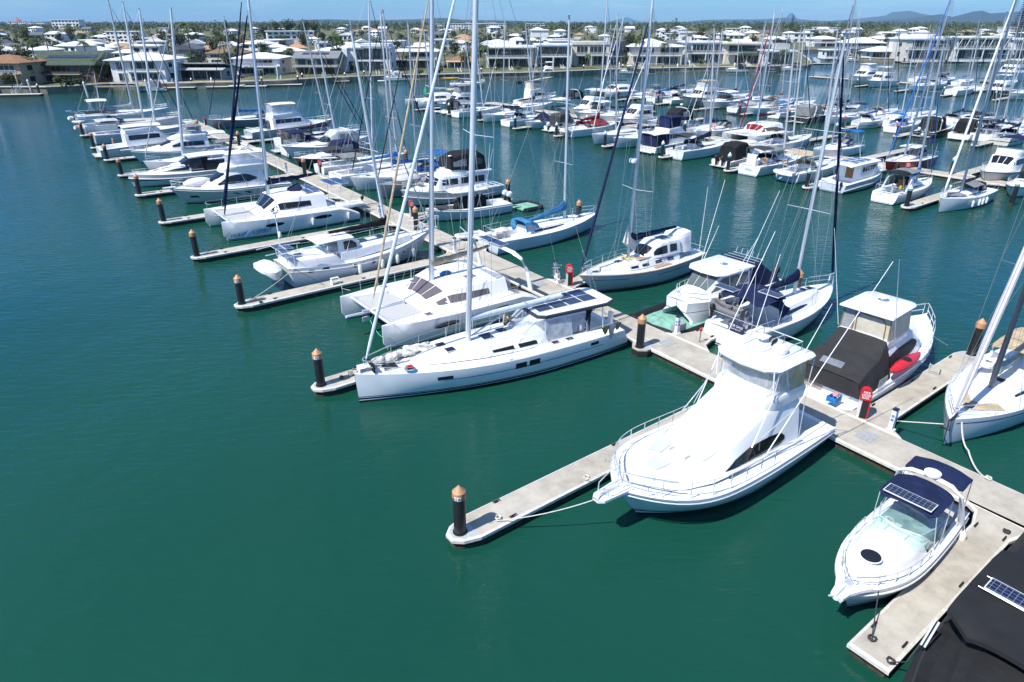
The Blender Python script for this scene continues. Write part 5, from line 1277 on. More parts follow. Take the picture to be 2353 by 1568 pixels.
s.canopy(-3.5, -1.4, 1.4, 4.5, canvas('grey')); s.canopy(-6.6, -3.9, 1.5, 3.35, gel(), name='hardtop', th=.12)
s.letters('MONTY', -2.0, 1.05, .3, (.05, .05, .08), 1); s.rail(.4, .97, .6, 8, .018, 2, push=False)
mb = MB(); mb.prism([(5.6, -.3), (7.3, -.15), (7.3, .15), (5.6, .3)], 1.92, 2.02); s.part('bow_pulpit', mb, gel(), smooth=0)
# ------------------------------------------------------------------ far side of the near pier
# --- sloop with script name
s = Boat('sailing_yacht', 'pale blue hulled sloop with dark script name, wheelhouse and brown side decks beside the bicycles', 'sailing yacht', 'b', 22.3, 16.0, 12.6, 3.9, (1.25, 1.3, 1.7), -1, 0, 'sailing yachts', rake=1.7, tr=.4, tm=.44, p=2.1, sw=.72, n=22)
s.hull(m_hull((.42, .5, .56), ((.1, .16, (.04, .05, .08)),)), gel((.74, .75, .74)), (-5.4, -3.4, .9, .8), rub=(.05, mat('teak_rail', (.3, .22, .15), .7), .02))
c = Cabin(s, [(-3.2, 1.25, 1.1, 1.95), (1.4, 1.2, .95, 1.9), (4.2, .6, .35, 1.75)], 1.28, zb1=1.5, cam=.08, edge=.15); c.build('coachroof', gel((.74, .75, .74)))
for x in (-2.5, -1.2, .2, 1.3): c.band('window', [(x, .3, .78), (x + .7, .3, .78)], GL)
d = Cabin(s, [(-3.3, 1.15, .95, 2.85), (-1.3, 1.15, .95, 2.9), (-.6, 1.0, .75, 2.7), (.4, .9, .6, 2.0)], 1.85, cam=.06, edge=.12); d.build('wheelhouse', gel())
d.band('window', [(-2.9, .25, .85), (-2.1, .25, .88)], GL); d.band('window', [(-1.8, .25, .88), (-.8, .25, .85), (-.5, .3, .6)], GL); d.top('windscreen', -.5, .3, [(-.95, -.05), (.05, .95)], GL); s.hatch(-2.2, .1, 1.1, .9, 2.95)
d2 = Cabin(s, [(-4.6, 1.1, .95, 3.25), (-3.9, 1.1, .9, 3.25), (-3.3, .9, .7, 2.95)], 1.7, cam=.05); d2.build('cockpit_hood', gel()); d2.band('window', [(-4.3, .5, .9), (-3.5, .5, .85)], m_clear('clear', (.75, .78, .85), .6))
for xx, yy in ((2.4, 0), (4.6, 0)): s.hatch(xx, yy, .6, .45, c.tz(min(xx, 4.1), 0).z if xx < 4 else None)
for xx, yy, sx, sy in ((.3, .55, 1.6, .7), (-.9, 1.5, 2.0, .35)): s.hatch(xx, yy, sx, sy, c.tz(.3, 0).z if yy < 1 else None, mat('teak_mat', (.42, .22, .1), .8, bump=.3), 'deck_mat', .02)
s.rig(1.35, 1.95, (1500, 0), r=.115, jib='navy', jr=.085, boom=(5.3, 1.35, .25), cover=('navy', .5), spr=(.3, .56, .78), shroud=1.75, fore=.99, wr=.012, radar=.42)
mb = MB(); mb.add([(1.6, .0, 4.6), (1.75, .3, 3.2), (1.0, .35, 2.6), (.4, 0, 3.4), (1.0, -.35, 2.6), (1.75, -.3, 3.2)], [(0, 1, 2), (0, 2, 3), (0, 3, 4), (0, 4, 5), (0, 5, 1), (1, 2, 4, 5)]); s.part('white_sail_bag', mb, mat('old_sail', (.6, .6, .58), .9, 0, .2, 4, .6, 8))
s.letters('Gypsy Hawk', 3.4, 1.05, .5, (.05, .07, .12), 1, .25); s.stripe(.28, .05, mat('dark_moulding', (.03, .035, .05), .5), .73, .96); s.stripe(.28, .05, mat('dark_moulding', (.03, .035, .05), .5), .05, .52)
s.rail(.05, .96, .62, 8, .015, 2); s.outboard(-5.7, -1.2, 2.1, .8, gel((.6, .6, .6))); s.pole((-5.8, 1.0, 1.4), (-5.9, 1.0, 6.5), .03)
mb = MB(); R.seed(3)
for k in range(5): mb.tube([(1.5 + R.uniform(-.5, .5), R.uniform(-.8, .8), 2.02 + R.uniform(0, .1)) for _ in range(7)], .018, 4)
s.part('halyard_tails', mb, mat('yellow_rope', (.55, .5, .25), .9))
# --- power catamaran with navy cockpit cover
s = Boat('power_catamaran', 'white power catamaran for sale, navy canvas over its cockpit, berthed by a green floating dock', 'motor boat', 'b', 23.3, 8.9, 9.6, 3.5, (1.2, 1.35, 1.55), -1, 0, 'motor cruisers', rake=.5, tm=.5, p=4.5, sw=.97)
for sg in (1, -1):
    mb = MB(); rs = []
    for i in range(15):
        t = 1 - (1 - i / 14) ** 1.3; x = -4.8 + 9.6 * t; f = 1 if t < .55 else max(.06, 1 - ((t - .55) / .45) ** 2.3); z = 1.25 + .3 * t
        w = .8 * f; kk = 1 - .5 * max(0, (t - .6) / .4) ** 2; h = [(sg * 1.75 * kk, z), (sg * 1.66 * kk, z * .55), (sg * (1.15 + w * .55), .35), (sg * 1.15, -.3), (sg * (1.15 - w * .75), .5), (sg * .35, z * .62), (sg * .02, z * .75), (sg * .02, z)]
        rs.append([V((x - (.35 * t ** 3 if zz < .4 else 0), y, zz)) for y, zz in h])
    mb.rings(rs); s.part('hull', mb, m_hull((.7, .72, .75), ((.85, .9, CK),)))
mb = MB(); rows = []
for i in range(13):
    t = i / 12; x = -4.8 + 9.6 * t; z = 1.25 + .3 * t + .012; w = 1.74 * (1 - .5 * max(0, (t - .6) / .4) ** 2); rows.append([(x, w * (j / 4 - 1), z + .08 * (1 - (j / 4 - 1) ** 2)) for j in range(9)])
mb.grid(rows); s.part('deck', mb, gel())
c = Cabin(s, [(-.9, 1.5, 1.3, 2.95), (.8, 1.5, 1.3, 2.98), (1.9, 1.4, 1.1, 2.9), (3.0, 1.15, .8, 1.95), (4.0, .7, .35, 1.75)], 1.42, zb1=1.6, cam=.06, edge=.08); c.build('wheelhouse', gel()); gs = mat('clear_house_glass', (.1, .12, .13), .06)
for x0, x1 in ((-.75, .15), (.25, 1.15)): c.band('window', [(x0, .4, .93), (x1, .4, .93)], gs)
c.band('window', [(1.25, .42, .93), (1.9, .42, .9), (2.7, .5, .6)], gs); c.top('windscreen', 1.95, 2.95, [(-.97, -.34), (-.3, .3), (.34, .97)], gs); s.hatch(3.4, .2, .5, .5, 1.83)
mb = MB(); pl = [(-1.2, -1.5), (1.9, -1.5), (2.5, -1.1), (2.65, 0), (2.5, 1.1), (1.9, 1.5), (-1.2, 1.5)]; mb.prism(pl, 2.98, 3.06); mb.prism(plan(pl, -.04), 3.06, 3.14, inset=.05); s.part('roof', mb, gel(), smooth=50)
mb = MB(); mb.lathe((.6, .1, 3.15), [(.05, 0), (.06, .25), (.26, .28), (.27, .36), (.02, .42)], 14); s.part('satellite_dome', mb, gel())
e = Cabin(s, [(-4.5, 1.6, 1.45, 1.5), (-3.4, 1.62, 1.35, 2.2), (-2.4, 1.6, 1.3, 2.9), (-.95, 1.6, 1.32, 3.0)], 1.25, cam=.1, edge=.1); wrinkle(e.build('cockpit_cover', canvas('navy')), .05, 1.4)
mb = MB()
for x in (-1.0, -1.5, -2.0, -2.5): mb.tube([(x, -1.25, 3.12), (x, 1.25, 3.12)], .018, 5)
for k in range(6): mb.tube([(-2.6, -1.1 + k * .44, 3.05), (-2.75, -1.1 + k * .44, 3.45)], .025, 5)
s.part('rod_rack', mb, ST)
for sg in (1, -1): s.pole((1.0, sg * 1.55, 1.6), (-1.6, sg * 2.1, 8.2), .024, 'outrigger'); s.pole((.6, sg * 1.4, 3.1), (-.9, sg * 1.6, 5.2), .02)
s.outboard(-5.1, -.8, 1.3, 1.1); s.outboard(-5.1, .8, 1.3, 1.1); s.rail(.5, .97, .5, 7, .02, 1, push=False, inset=.2)
p = (2.6, 1.72, 1.25); mb = MB(); mb.box((2.2, 1.7, 1.85), (1.1, .04, .42)); sg_ = s.part('sale_sign', mb, mat('sign_dark', (.02, .022, .03), .5), smooth=0); text(sg_, 'FOR SALE', (2.2, 1.72, 1.93), (-1, 0, 0), (0, 1, 0), .2, (.75, .75, .75)); text(sg_, '0401 222 970', (2.2, 1.72, 1.75), (-1, 0, 0), (0, 1, 0), .12, (.75, .75, .75))
text(s.root, 'BYN 85Q', (-3.9, 1.76, 1.0), (-1, 0, 0), (0, 1, .05), .32, (.03, .03, .05), 'name_lettering'); text(s.root, 'FURY', (.9, 1.76, .85), (-1, 0, 0), (0, 1, .05), .6, (.1, .16, .22), 'name_lettering', shear=.4); text(s.root, 'Kevlacat', (1.6, 1.48, 1.62), (-1, 0, 0), (0, 1, .2), .2, (.1, .12, .2), 'name_lettering')
t = thing('floating_dry_dock', 'green matted black floating dock under the power catamaran', 'floating dock', AB(21.4, 8.9), AX, None)
mb = MB()
for sg in (1, -1): mb.tube([(-.6, sg * 1.9, .15), (2, sg * 1.95, .15), (6, sg * 1.95, .15), (10.8, sg * 1.95, .15)], .28, 10)
mb.tube([(-.6, -1.9, .15), (-.9, 0, .15), (-.6, 1.9, .15)], .28, 10); mb.build('tube', m_black(), t)
mb = MB(); mb.grid([[(x, y, .12 + R.uniform(-.03, .08)) for y in [-1.8 + .36 * j for j in range(11)]] for x in [-.6 + .6 * i for i in range(20)]]); mb.build('mat', mat('green_mat', (.2, .42, .33), .9, 0, .3, 3, .6, 5), t, 0)
text(t, 'air dock', (.5, -2.2, .25), (1, 0, 0), (0, -1, .4), .26, (.5, .5, .5))
mb = MB(); mb.box((-.2, -1.6, .62), (.9, .5, .5), ty=.9); mb.build('tool_box', mat('box_grey', (.3, .32, .33), .6), t, 30)
# --- sloop for sale with navy bimini
s = Boat('sailing_yacht', 'white sloop for sale with wide navy bimini and a furled navy sail at its bow', 'sailing yacht', 's', 22.0, 4.5, 11.8, 3.9, (1.2, 1.22, 1.5), 1, 0, 'sailing yachts', rake=.9, tr=-.3, tm=.4, p=2.2, sw=.84, n=22)
s.hull(m_hull((.68, .71, .74), ((.1, .18, CN),)), gel(), (-5.5, -2.2, .95, .65))
c = Cabin(s, [(-2.2, 1.3, 1.1, 1.85), (1.6, 1.15, .9, 1.8), (3.6, .6, .3, 1.6)], 1.2, zb1=1.38, cam=.08, edge=.2); c.build('coachroof', gel(), sub=3); c.band('window', [(-1.6, .3, .85), (.3, .35, .8), (.9, .45, .6)], GL)
for xx in (-.3, 2.2, 3.0): s.hatch(xx, .1, .5, .5, c.tz(xx, 0).z)
mb = MB()
for sg in (1, -1): mb.quad(*[(v.x, sg * (v.y + .014), v.z) for v in (s.side(2.1, .8), s.side(3.3, .85), s.side(3.2, 1.12), s.side(2.0, 1.07))])
s.part('hull_window', mb, GL)
s.rig(.95, 1.88, (1945, 75), r=.11, jib='navy', jr=.085, boom=(4.4, .95, .1), cover=('navy', .6), spr=(.36, .66), shroud=1.7, fore=.985, wr=.012)
s.canopy(-5.2, -2.3, 1.55, 2.95, canvas('navy'), arch=.22, round_=.6); e = Cabin(s, [(-2.9, 1.5, 1.25, 2.8), (-2.0, 1.4, 1.0, 2.5), (-1.3, 1.2, .7, 1.9)], 1.4, zb1=1.8, cam=.1); e.build('dodger', canvas('navy'), back=False)
s.solar(-4.7, 1.3, 3.2, .7, 1.5); s.solar(-3.4, -.95, 3.2, .7, 1.4); s.wheel(-4.2, 0, 1.5, .5)
mb = MB(); dinghy_mesh(mb, (-4.9, .9, 1.75), 2.4, 1.2, .2, PI / 2); s.part('tender', mb, mat('hypalon_dark', (.14, .14, .15), .7))
s.outboard(-5.6, 1.5, 1.8, .7); mb = MB(); mb.box((-5.95, -.6, 1.5), (.04, 1.1, .5)); sg_ = s.part('sale_sign', mb, mat('sign_navy', (.02, .03, .09), .5), smooth=0); text(sg_, 'FOR SALE', (-5.98, -.6, 1.6), (0, -1, 0), (-1, 0, 0), .22, (.8, .8, .8)); text(sg_, '0419 662 970', (-5.98, -.6, 1.4), (0, -1, 0), (-1, 0, 0), .12, (.8, .8, .8))
s.rail(.03, .97, .62, 8, .014, 2); mb = MB(); mb.box((5.1, -.2, 2.2), (.5, .05, .45)); s.part('bow_board', mb, gel((.65, .68, .7)))
for sg in (1, -1): s.pole((-5.7, sg * 1.5, 1.3), (-6.6, sg * 1.7, 5.4), .02)
# --- cruiser with black cockpit cover and red kayak
s = Boat('motor_cruiser', 'white flybridge cruiser with black cockpit cover, beige curtains and a red kayak', 'motor boat', 's', 21.1, -2.7, 11.5, 4.2, (1.05, 1.2, 1.85), 1, 2, 'motor cruisers', rake=1.3, tm=.4, p=2.6, sw=.92, n=22, cam=.1)
s.hull(m_hull((.72, .74, .76), ((.12, .16, CK), (.78, .82, (.05, .06, .1)))), gel(), (-5.5, -2.8, 1.6, .5), rub=(.04, gel((.65, .67, .7)), .1))
c = Cabin(s, [(-2.7, 1.7, 1.35, 2.75), (-.4, 1.7, 1.3, 2.8), (.9, 1.55, 1.1, 2.55), (2.1, 1.3, .8, 2.05), (3.4, .8, .4, 1.85)], 1.15, zb1=1.6, cam=.12, edge=.2); c.build('deckhouse', gel(), sub=3)
c.band('window', [(-3.0, .3, .7), (-1.8, .25, .82), (.4, .3, .82), (1.3, .45, .6)], mat('net_black', (.02, .02, .022), .7), n=12)
br = Cabin(s, [(-3.0, 1.3, 1.35, 3.1), (-.6, 1.3, 1.3, 3.15), (.2, 1.0, .8, 2.85)], 2.6, cam=.02); br.build('flybridge', gel())
bg = mat('beige_curtain', (.55, .5, .4), .6, 0, .15, 2, .5, 5); e = Cabin(s, [(-2.95, 1.32, 1.2, 4.35), (-1.2, 1.32, 1.2, 4.35), (-.4, 1.25, 1.1, 4.35)], 3.05, cam=0, edge=.03); wrinkle(e.build('curtain', bg, br.o), .018, 1.6)
mb = MB()
for y0, y1 in ((-1.28, -1.2), (.62, .6), (1.28, 1.2)): mb.tube([(-2.98, y0, 3.05), (-2.98, y1, 4.35)], .03, 5)
mb.tube([(-3.0, .45, 3.1), (-3.0, .5, 3.9), (-3.0, .3, 4.15), (-3.0, -.8, 4.15), (-3.0, -1.0, 3.9), (-3.0, -1.05, 3.1)], .025, 5); mb.build('curtain_zip', mat('brown_trim', (.2, .14, .08), .8), e.o)
mb = MB(); mb.quad((-2.97, .66, 3.08), (-2.97, 1.26, 3.08), (-2.97, 1.19, 4.33), (-2.97, .64, 4.33)); mb.build('vinyl_window', m_clear('clear_smoke', (.3, .33, .4), .45), e.o)
mb = MB(); pl = [(-3.3, -1.4), (-.5, -1.35), (-.1, -1.1), (-.1, 1.1), (-.5, 1.35), (-3.3, 1.4)]; mb.prism(pl, 4.35, 4.43); mb.prism(plan(pl, -.04), 4.43, 4.5, inset=.06); s.part('hardtop', mb, gel(), smooth=50)
mb = MB(); mb.lathe((-1.3, .1, 4.5), [(.05, 0), (.05, .18), (.28, .2), (.29, .27), (.02, .32)], 14); s.part('satellite_dome', mb, gel())
cb = mat('net_cover_black', (.022, .022, .024), .9, 0, .3, 1.5, .8, 5); e = Cabin(s, [(-6.0, 1.75, 1.55, 1.75), (-5.3, 1.9, 1.55, 2.15), (-4.0, 1.95, 1.5, 2.35), (-3.0, 1.9, 1.3, 3.05)], .95, cam=.06, edge=.1); wrinkle(e.build('cockpit_cover', cb, sub=4), .08, 1.2, 3, (1, .5, 1)); e.top('clear_panel', -5.7, -5.35, [(-.25, .5)], m_clear('clear_smoke', (.3, .33, .4), .45), off=.07)
mb = MB(); mb.box((-4.35, -2.02, 1.35), (.9, .02, .75)); s.part('side_clear_panel', mb, m_clear('clear', (.75, .78, .85), .6))
t = thing('kayak', 'red kayak strapped along the side of the cruiser with black cockpit cover', 'kayak', s.glob((-1.9, -2.0, 1.75)), s.rz + .0)
mb = MB(); mb.tube([(-1.75, 0, .12), (-1.4, 0, .02), (-.6, 0, 0), (.6, 0, 0), (1.4, 0, .02), (1.75, 0, .12)], [.03, .2, .33, .33, .2, .03], 10, flat=.8); mb.build('hull', mat('kayak_red', (.55, .02, .035), .35), t, 60); mb = MB(); mb.lathe((0, 0, .25), [(.2, 0), (.26, .03), (.2, .05)], 14); mb.build('cockpit_rim', m_black(), t)
mb = MB(); mb.box((-6.35, 0, .42), (1.2, 3.4, .12)); s.part('swim_platform', mb, gel()); mb = MB(); mb.box((-5.8, .9, .75), (.04, 1.2, .42)); s.part('transom_panel', mb, mat('stain_grey', (.3, .27, .22), .8, 0, .4))
mb = MB()
for y in (-.9, -1.2): mb.tube([(-6.0, y, .45), (-5.85, y, 1.1)], .018, 5)
for k in range(3): mb.tube([(-5.97 + .05 * k, -.9, .6 + .18 * k), (-5.97 + .05 * k, -1.2, .6 + .18 * k)], .015, 5)
s.part('boarding_ladder', mb, ST); s.rail(.5, .98, .7, 8, .02, 2, push=False); s.pole((-2.9, 1.4, 3.1), (-4.0, 2.2, 8.5), .022); s.pole((-2.6, -1.5, 2.8), (-6.0, -1.9, 8.3), .026, 'outrigger'); s.stern_letters('Sandi', .98, .2, y=-.2)
# --- yacht at the right edge with tan canvas
def ex(s):
    c = Cabin(s, [(3.0, .9, .6, 1.84), (5.0, .35, .2, 1.84)], 1.62, cam=.02, edge=.02)
    for pts in (((1.6, -.5), (3.0, 1.2), (4.6, .1), (3.2, -.75)),): 
        mb = MB(); mb.quad(*[(x, y, s.dz(x, y) + .02) for x, y in pts]); s.part('deck_canvas', mb, canvas('tan'))
    s.canopy(-4.6, -.6, 1.2, 2.9, canvas('tan'), name='awning'); mb = MB(); dinghy_mesh(mb, (-.3, -.9, 1.9), 2.0, 1.0, .17); s.part('tender', mb, gel())
    mb = MB(); mb.tube([(5.6, .1, 1.7), (6.5, .1, 1.6), (6.7, .25, 1.3), (6.7, -.1, 1.3)], .06, 5); s.part('anchor', mb, m_black()); s.letters('Amazone', 4.5, 1.15, .3, (.04, .05, .1), 1, .3)
sloop('white yacht with tan canvas on its foredeck, cut by the right edge', 'b', 21.6, -8.3, 12.4, 3.9, -1, hull=(.5, .56, .63), bands=((.08, .12, CN),), H=17, cover='sage', jib=None, fb=(1.25, 1.3, 1.55), mx=1.7, cove=(.03, .04, .08), extra=ex, mastcol=mat('dark_mast', (.2, .21, .22), .4, .5), rake=.25)
s_ = [o for o in COL.objects if o.get('label', '').startswith('white yacht with tan canvas')][0]
mb = MB(); a, b = V((5.7, 0, 1.75)), V((1.0, 0, 17.5)); mb.tube([a, a.lerp(b, .05), a.lerp(b, .3), a.lerp(b, .8), b], [.05, .13, .16, .13, .05], 8); mb.build('furled_jib', mat('pinkish_sail', (.6, .56, .58), .8, 0, .12, 5), s_)
# --- sloop with steel blue cover
def ex(s):
    for xx, yy, r in ((2.6, .35, .28), (3.8, 0, .25)):
        mb = MB(); mb.lathe((xx, yy, s.dz(xx, yy) + .22), [(.02, 0), (r, .03), (r, .06), (.02, .09)], 12); s.part('deck_plate', mb, mat('blue_disc', (.04, .14, .3), .5))
    mb = MB(); mb.blob((-4.2, -.6, 2.2), (.12, .4, .5), 10, 6); s.part('blue_cover', mb, canvas('steelblue')); mb = MB(); mb.blob((-5.0, .3, 1.5), (.9, .8, .3), 10, 6, 0, .3); s.part('sail_heap', mb, mat('old_sail', (.6, .6, .58), .9, 0, .2, 4, .6, 8))
sloop('sky blue hulled racing sloop with a steel blue sail cover and dodger', 's', 21.6, 28.6, 13.0, 3.8, 1, hull=(.52, .6, .66), mast=(1308, 38), cover=('steelblue', .7), jib=None, dodger='steelblue', boomup=-.35, spr=(.3, .6), mx=2.2, extra=ex)
# --- little inflatable on the walkway side
inflatable(G(1078, 548, 0), AX + PI, 'white inflatable dinghy afloat beside the walkway near the steel blue sloop', 3.0)
# --- centre console fishing boat
s = Boat('fishing_boat', 'white centre console fishing boat with twin white outboards and a T-top', 'motor boat', 'b', 23.1, 39.6, 9.4, 2.9, (1.0, 1.05, 1.5), -1, -4, 'motor cruisers', rake=1.2, tm=.42, p=2.4, sw=.92, n=18)
s.hull(m_hull((.6, .64, .68), ((.1, .15, CK),)), gel(), (-4.3, 2.9, .95, .6), rub=(.035, gel((.7, .7, .72)), .08))
mb = MB(); pl = [(-1.9, -1.1), (1.2, -1.1), (1.9, -.8), (2.1, 0), (1.9, .8), (1.2, 1.1), (-1.9, 1.1)]; mb.prism(pl, 2.75, 2.83); mb.prism(plan(pl, -.03), 2.83, 2.9, inset=.08); tt = s.part('t_top', mb, gel(), smooth=50); mb = MB(); mb.lathe((1.0, 0, 2.9), [(.28, 0), (.3, .1), (.02, .2)], 12); mb.box((-1.2, .2, 3.0), (.8, .6, .2)); mb.build('radar_dome', gel(), tt)
mb = MB()
for x in (1.2, -1.2):
    for sg in (1, -1): mb.tube([(x, sg * .95, 2.75), (x * .6, sg * .6, .65)], .035, 6)
for y in (-1.0, -.3, .4, 1.0): mb.tube([(-1.9, y, 2.9), (-3.9, y, 2.95)], .025, 5)
for sg in (1, -1): mb.tube([(-1.2, sg * .95, 2.72), (-2.0, sg * .98, 2.9)], .025, 5)
mb.tube([(-1.25, -.95, 2.7), (-1.25, .95, 2.7)], .025, 5); mb.tube([(1.15, -.95, 2.7), (1.15, .95, 2.7)], .025, 5); mb.tube([(1.15, .9, 2.7), (-1.25, .9, 2.7)], .025, 5)
for x in (-2.6, -3.3, -3.9): mb.tube([(x, -1.0, 2.93), (x, 1.0, 2.93)], .025, 5)
s.part('t_top_frame', mb, gel())
e = Cabin(s, [(-.8, .65, .6, 2.1), (.9, .65, .5, 2.0), (1.4, .5, .35, 1.3)], .6, cam=.05); e.build('console_cover', canvas('black')); mb = MB(); mb.box((-1.7, 0, 1.3), (.6, 1.1, 1.4)); s.part('seat_cover', mb, canvas('black')); mb = MB(); mb.grid([[(x, y, 1.28 + .2 * (x - 1.8) / 2) for y in (-.8, 0, .8)] for x in (1.8, 2.8, 3.6)]); s.part('bow_cover', mb, canvas('charcoal'))
for yy in (-.42, .42): s.outboard(-4.9, yy, 1.25, 1.15, gel())
s.pole((-1.5, 1.2, 2.9), (-2.2, 1.6, 6.8), .025); s.pole((-1.5, -1.2, 2.9), (-2.2, -1.6, 6.8), .025); s.letters('Remedy', 1.5, .85, .5, (.03, .03, .04), 1, .3); s.letters('ROBALO', -2.2, .8, .22, (.4, .42, .45), 1)
t = thing('floating_dry_dock', 'green matted floating dock at the stern of the centre console boat', 'floating dock', AB(32.4, 38.6), AX); mb = MB(); mb.tube([(0, -1.4, .15), (2.4, -1.4, .15), (2.8, 0, .15), (2.4, 1.4, .15), (0, 1.4, .15)], .25, 8); mb.build('tube', m_black(), t); mb = MB(); mb.box((1.2, 0, .15), (2.6, 2.4, .1)); mb.build('mat', mat('green_mat', (.2, .42, .33), .9, 0, .3, 3, .6, 5), t, 0)
# --- trawler with black bimini
s = Boat('trawler_yacht', 'white flybridge trawler with a tall black bimini enclosure', 'motor boat', 'b', 24.0, 46.2, 12.2, 4.2, (1.3, 1.35, 2.0), -1, 0, 'motor cruisers', rake=1.2, tm=.42, p=2.3, sw=.85, n=18)
s.hull(m_hull((.58, .58, .57), ((.02, .2, (.02, .02, .025)),), boot=.2), gel(), (-5.8, -4.2, 1.3, .8), rub=(.05, gel((.7, .7, .7)), .35))
c = Cabin(s, [(-4.0, 1.65, 1.55, 3.0), (1.2, 1.65, 1.5, 3.05), (2.0, 1.5, 1.3, 2.95), (2.5, 1.4, 1.2, 2.0), (4.2, .9, .7, 1.98), (4.9, .6, .3, 1.85)], 1.3, zb1=1.75, cam=.06, edge=.1); c.build('deckhouse', gel(), sub=2)
for x0, x1 in ((-3.6, -2.2), (-1.8, -.5), (-.1, .9), (1.1, 1.8)): c.band('window', [(x0, .42, .86), (x1, .42, .86)], GL)
c.top('windscreen', 2.06, 2.45, [(-.95, -.35), (-.3, .3), (.35, .95)], GL); s.hatch(3.5, 0, .8, .8, 2.08)
br = Cabin(s, [(-4.6, 1.6, 1.65, 3.2), (-1.5, 1.6, 1.6, 3.35), (.2, 1.4, 1.3, 3.75), (1.4, 1.1, .7, 3.1)], 2.95, cam=.02); br.build('flybridge', gel())
e = Cabin(s, [(-3.9, 1.5, 1.2, 4.7), (-3.2, 1.55, 1.35, 5.15), (-.9, 1.55, 1.3, 5.15), (.5, 1.3, 1.1, 4.75)], 3.3, zb1=3.6, cam=.12, edge=.2); wrinkle(e.build('bimini_enclosure', canvas('black')), .02, 1.6); e.band('vinyl_window', [(-1.4, .25, .75), (.2, .3, .75)], m_clear('clear_smoke', (.3, .33, .4), .45)); e.band('vinyl_window', [(-3.5, .35, .75), (-2.0, .3, .75)], mat('vinyl_dark', (.03, .035, .05), .15))
s.rail(.3, .98, .7, 8, .02, 2, push=False); s.pole((-4.2, 1.5, 3.2), (-4.4, 1.6, 6.0), .03); mb = MB(); mb.tube([(1.6, 0, 3.6), (-3.0, .0, 4.2)], .05, 6); s.part('derrick_boom', mb, gel()); mb = MB(); mb.lathe((.4, .9, 5.0), [(.2, 0), (.22, .05), (.02, .12)], 10); s.part('satellite_dome', mb, gel())
# ------------------------------------------------------------------ the rows behind, boat by boat
def at(u, v): return ab(u, v, 0)
DR = random.Random(4)
def S(label, end, uv, L, bow=-1, **k):
    if k.get('det', 1) or DR.random() < .6:
        k.setdefault('dodger', DR.choice(('navy', 'grey', 'black', 'navy', 'tan', None))); k.setdefault('bimini', DR.choice((None, 'navy', 'grey', 'black', 'charcoal', None)))
    k.setdefault('fb', (.085 * L + .2, .083 * L + .25, .105 * L + .35))
    return sloop(label, end, *at(*uv), L, None, bow, **k)
def M(label, end, uv, L, bow=-1, **k): return cruiser(label, end, *at(*uv), L, None, bow, **k)
def ring_(s, x, y, z, col=(.55, .2, .05)):
    k = 14; mb = MB(); mb.tube([(x, y + .33 * math.cos(2 * PI * i / k), z + .33 * math.sin(2 * PI * i / k)) for i in range(k + 1)], .08, 6); s.part('lifebuoy', mb, mat('lifebuoy_%.2f' % col[1], col, .6))
def lb(x, y, z, c=(.55, .2, .05)): return lambda s: ring_(s, x, y, z, c)
def dav(col=(.66, .67, .68)):
    def f(s):
        mb = MB(); dinghy_mesh(mb, (-s.L / 2 - .75, 0, .95), 2.9, 1.5, .21, PI / 2); s.part('tender', mb, mat('hypalon_%.2f' % col[0], col, .6))
        mb = MB()
        for sg in (1, -1): mb.tube([(-s.L / 2 + .3, sg * .9, s.fb[0]), (-s.L / 2 + .2, sg * .9, 2.3), (-s.L / 2 - .9, sg * .9, 2.3), (-s.L / 2 - .85, sg * .9, 1.5)], .035, 5)
        s.part('davits', mb, m_steel())
    return f
def tent(col, x0, x1, h):
    def f(s):
        mb = MB(); w = s.B * .36; zd = s.sh(.4)
        a, b = x0 * s.L, x1 * s.L; m_ = (a + b) / 2
        n = 5
        for sg in (1, -1): mb.grid([[(lerp(a, b, i / n), sg * w * (1 - j / 3), zd + .3 + (h * (1 - abs(2 * i / n - 1) * .55)) * (j / 3) ** .8) for j in range(4)] for i in range(n + 1)])
        wrinkle(s.part('boom_tent', mb, canvas(col)), .06, 1.8, 1)
    return f
def both(*fs):
    def f(s):
        for g in fs: g(s)
    return f
def sol(x, z, sx=1.0, sy=1.8):
    return lambda s: s.solar(x * s.L, 0, z, sx, sy)
# ---- near pier, left side, beyond the folded grey bimini
S('white sloop with its bow showing between the sports boat and the folded bimini cruiser', 'b', (349, 398), 12, mr=.19, mast=(392, 20), jib='lgrey', cover='lgrey')
s = M('white motor sailer with a hard wheelhouse roof, clear side curtains and an orange lifebuoy', 's', (230, 362), 14.5, 1, style='fly', top=None, bridge=None, hull=(.6, .6, .6), extra=both(lb(-5.3, -1.3, 2.3, (.45, .2, .12)), lambda s: s.canopy(-3.8, 1.5, 1.6, 4.1, gel(), name='hardtop', th=.12)))
S('grey hulled sloop with white hard bimini, dark cockpit and solar panel on its stern', 's', (219, 331), 16, 1, mr=.19, mast=(330, 20), H=21, hull=(.5, .52, .55), cover=None, bimini='lgrey', dodger='black', jib='black', extra=both(sol(-.5, 2.9, 1.2, 2.4), lambda s: s.canopy(-6.6, -4.0, 1.5, 3.2, gel(), name='hard_top', th=.08)))
S('teak decked white sloop with a solar panel stern arch and a covered tender', 's', (196, 310), 16.5, 1, mr=.19, mast=(282, 5), H=21, cover='lgrey', jib='navy', cab=(.62, .58, .5), extra=both(sol(-.5, 2.8, 1.2, 2.6), dav((.5, .46, .4))))
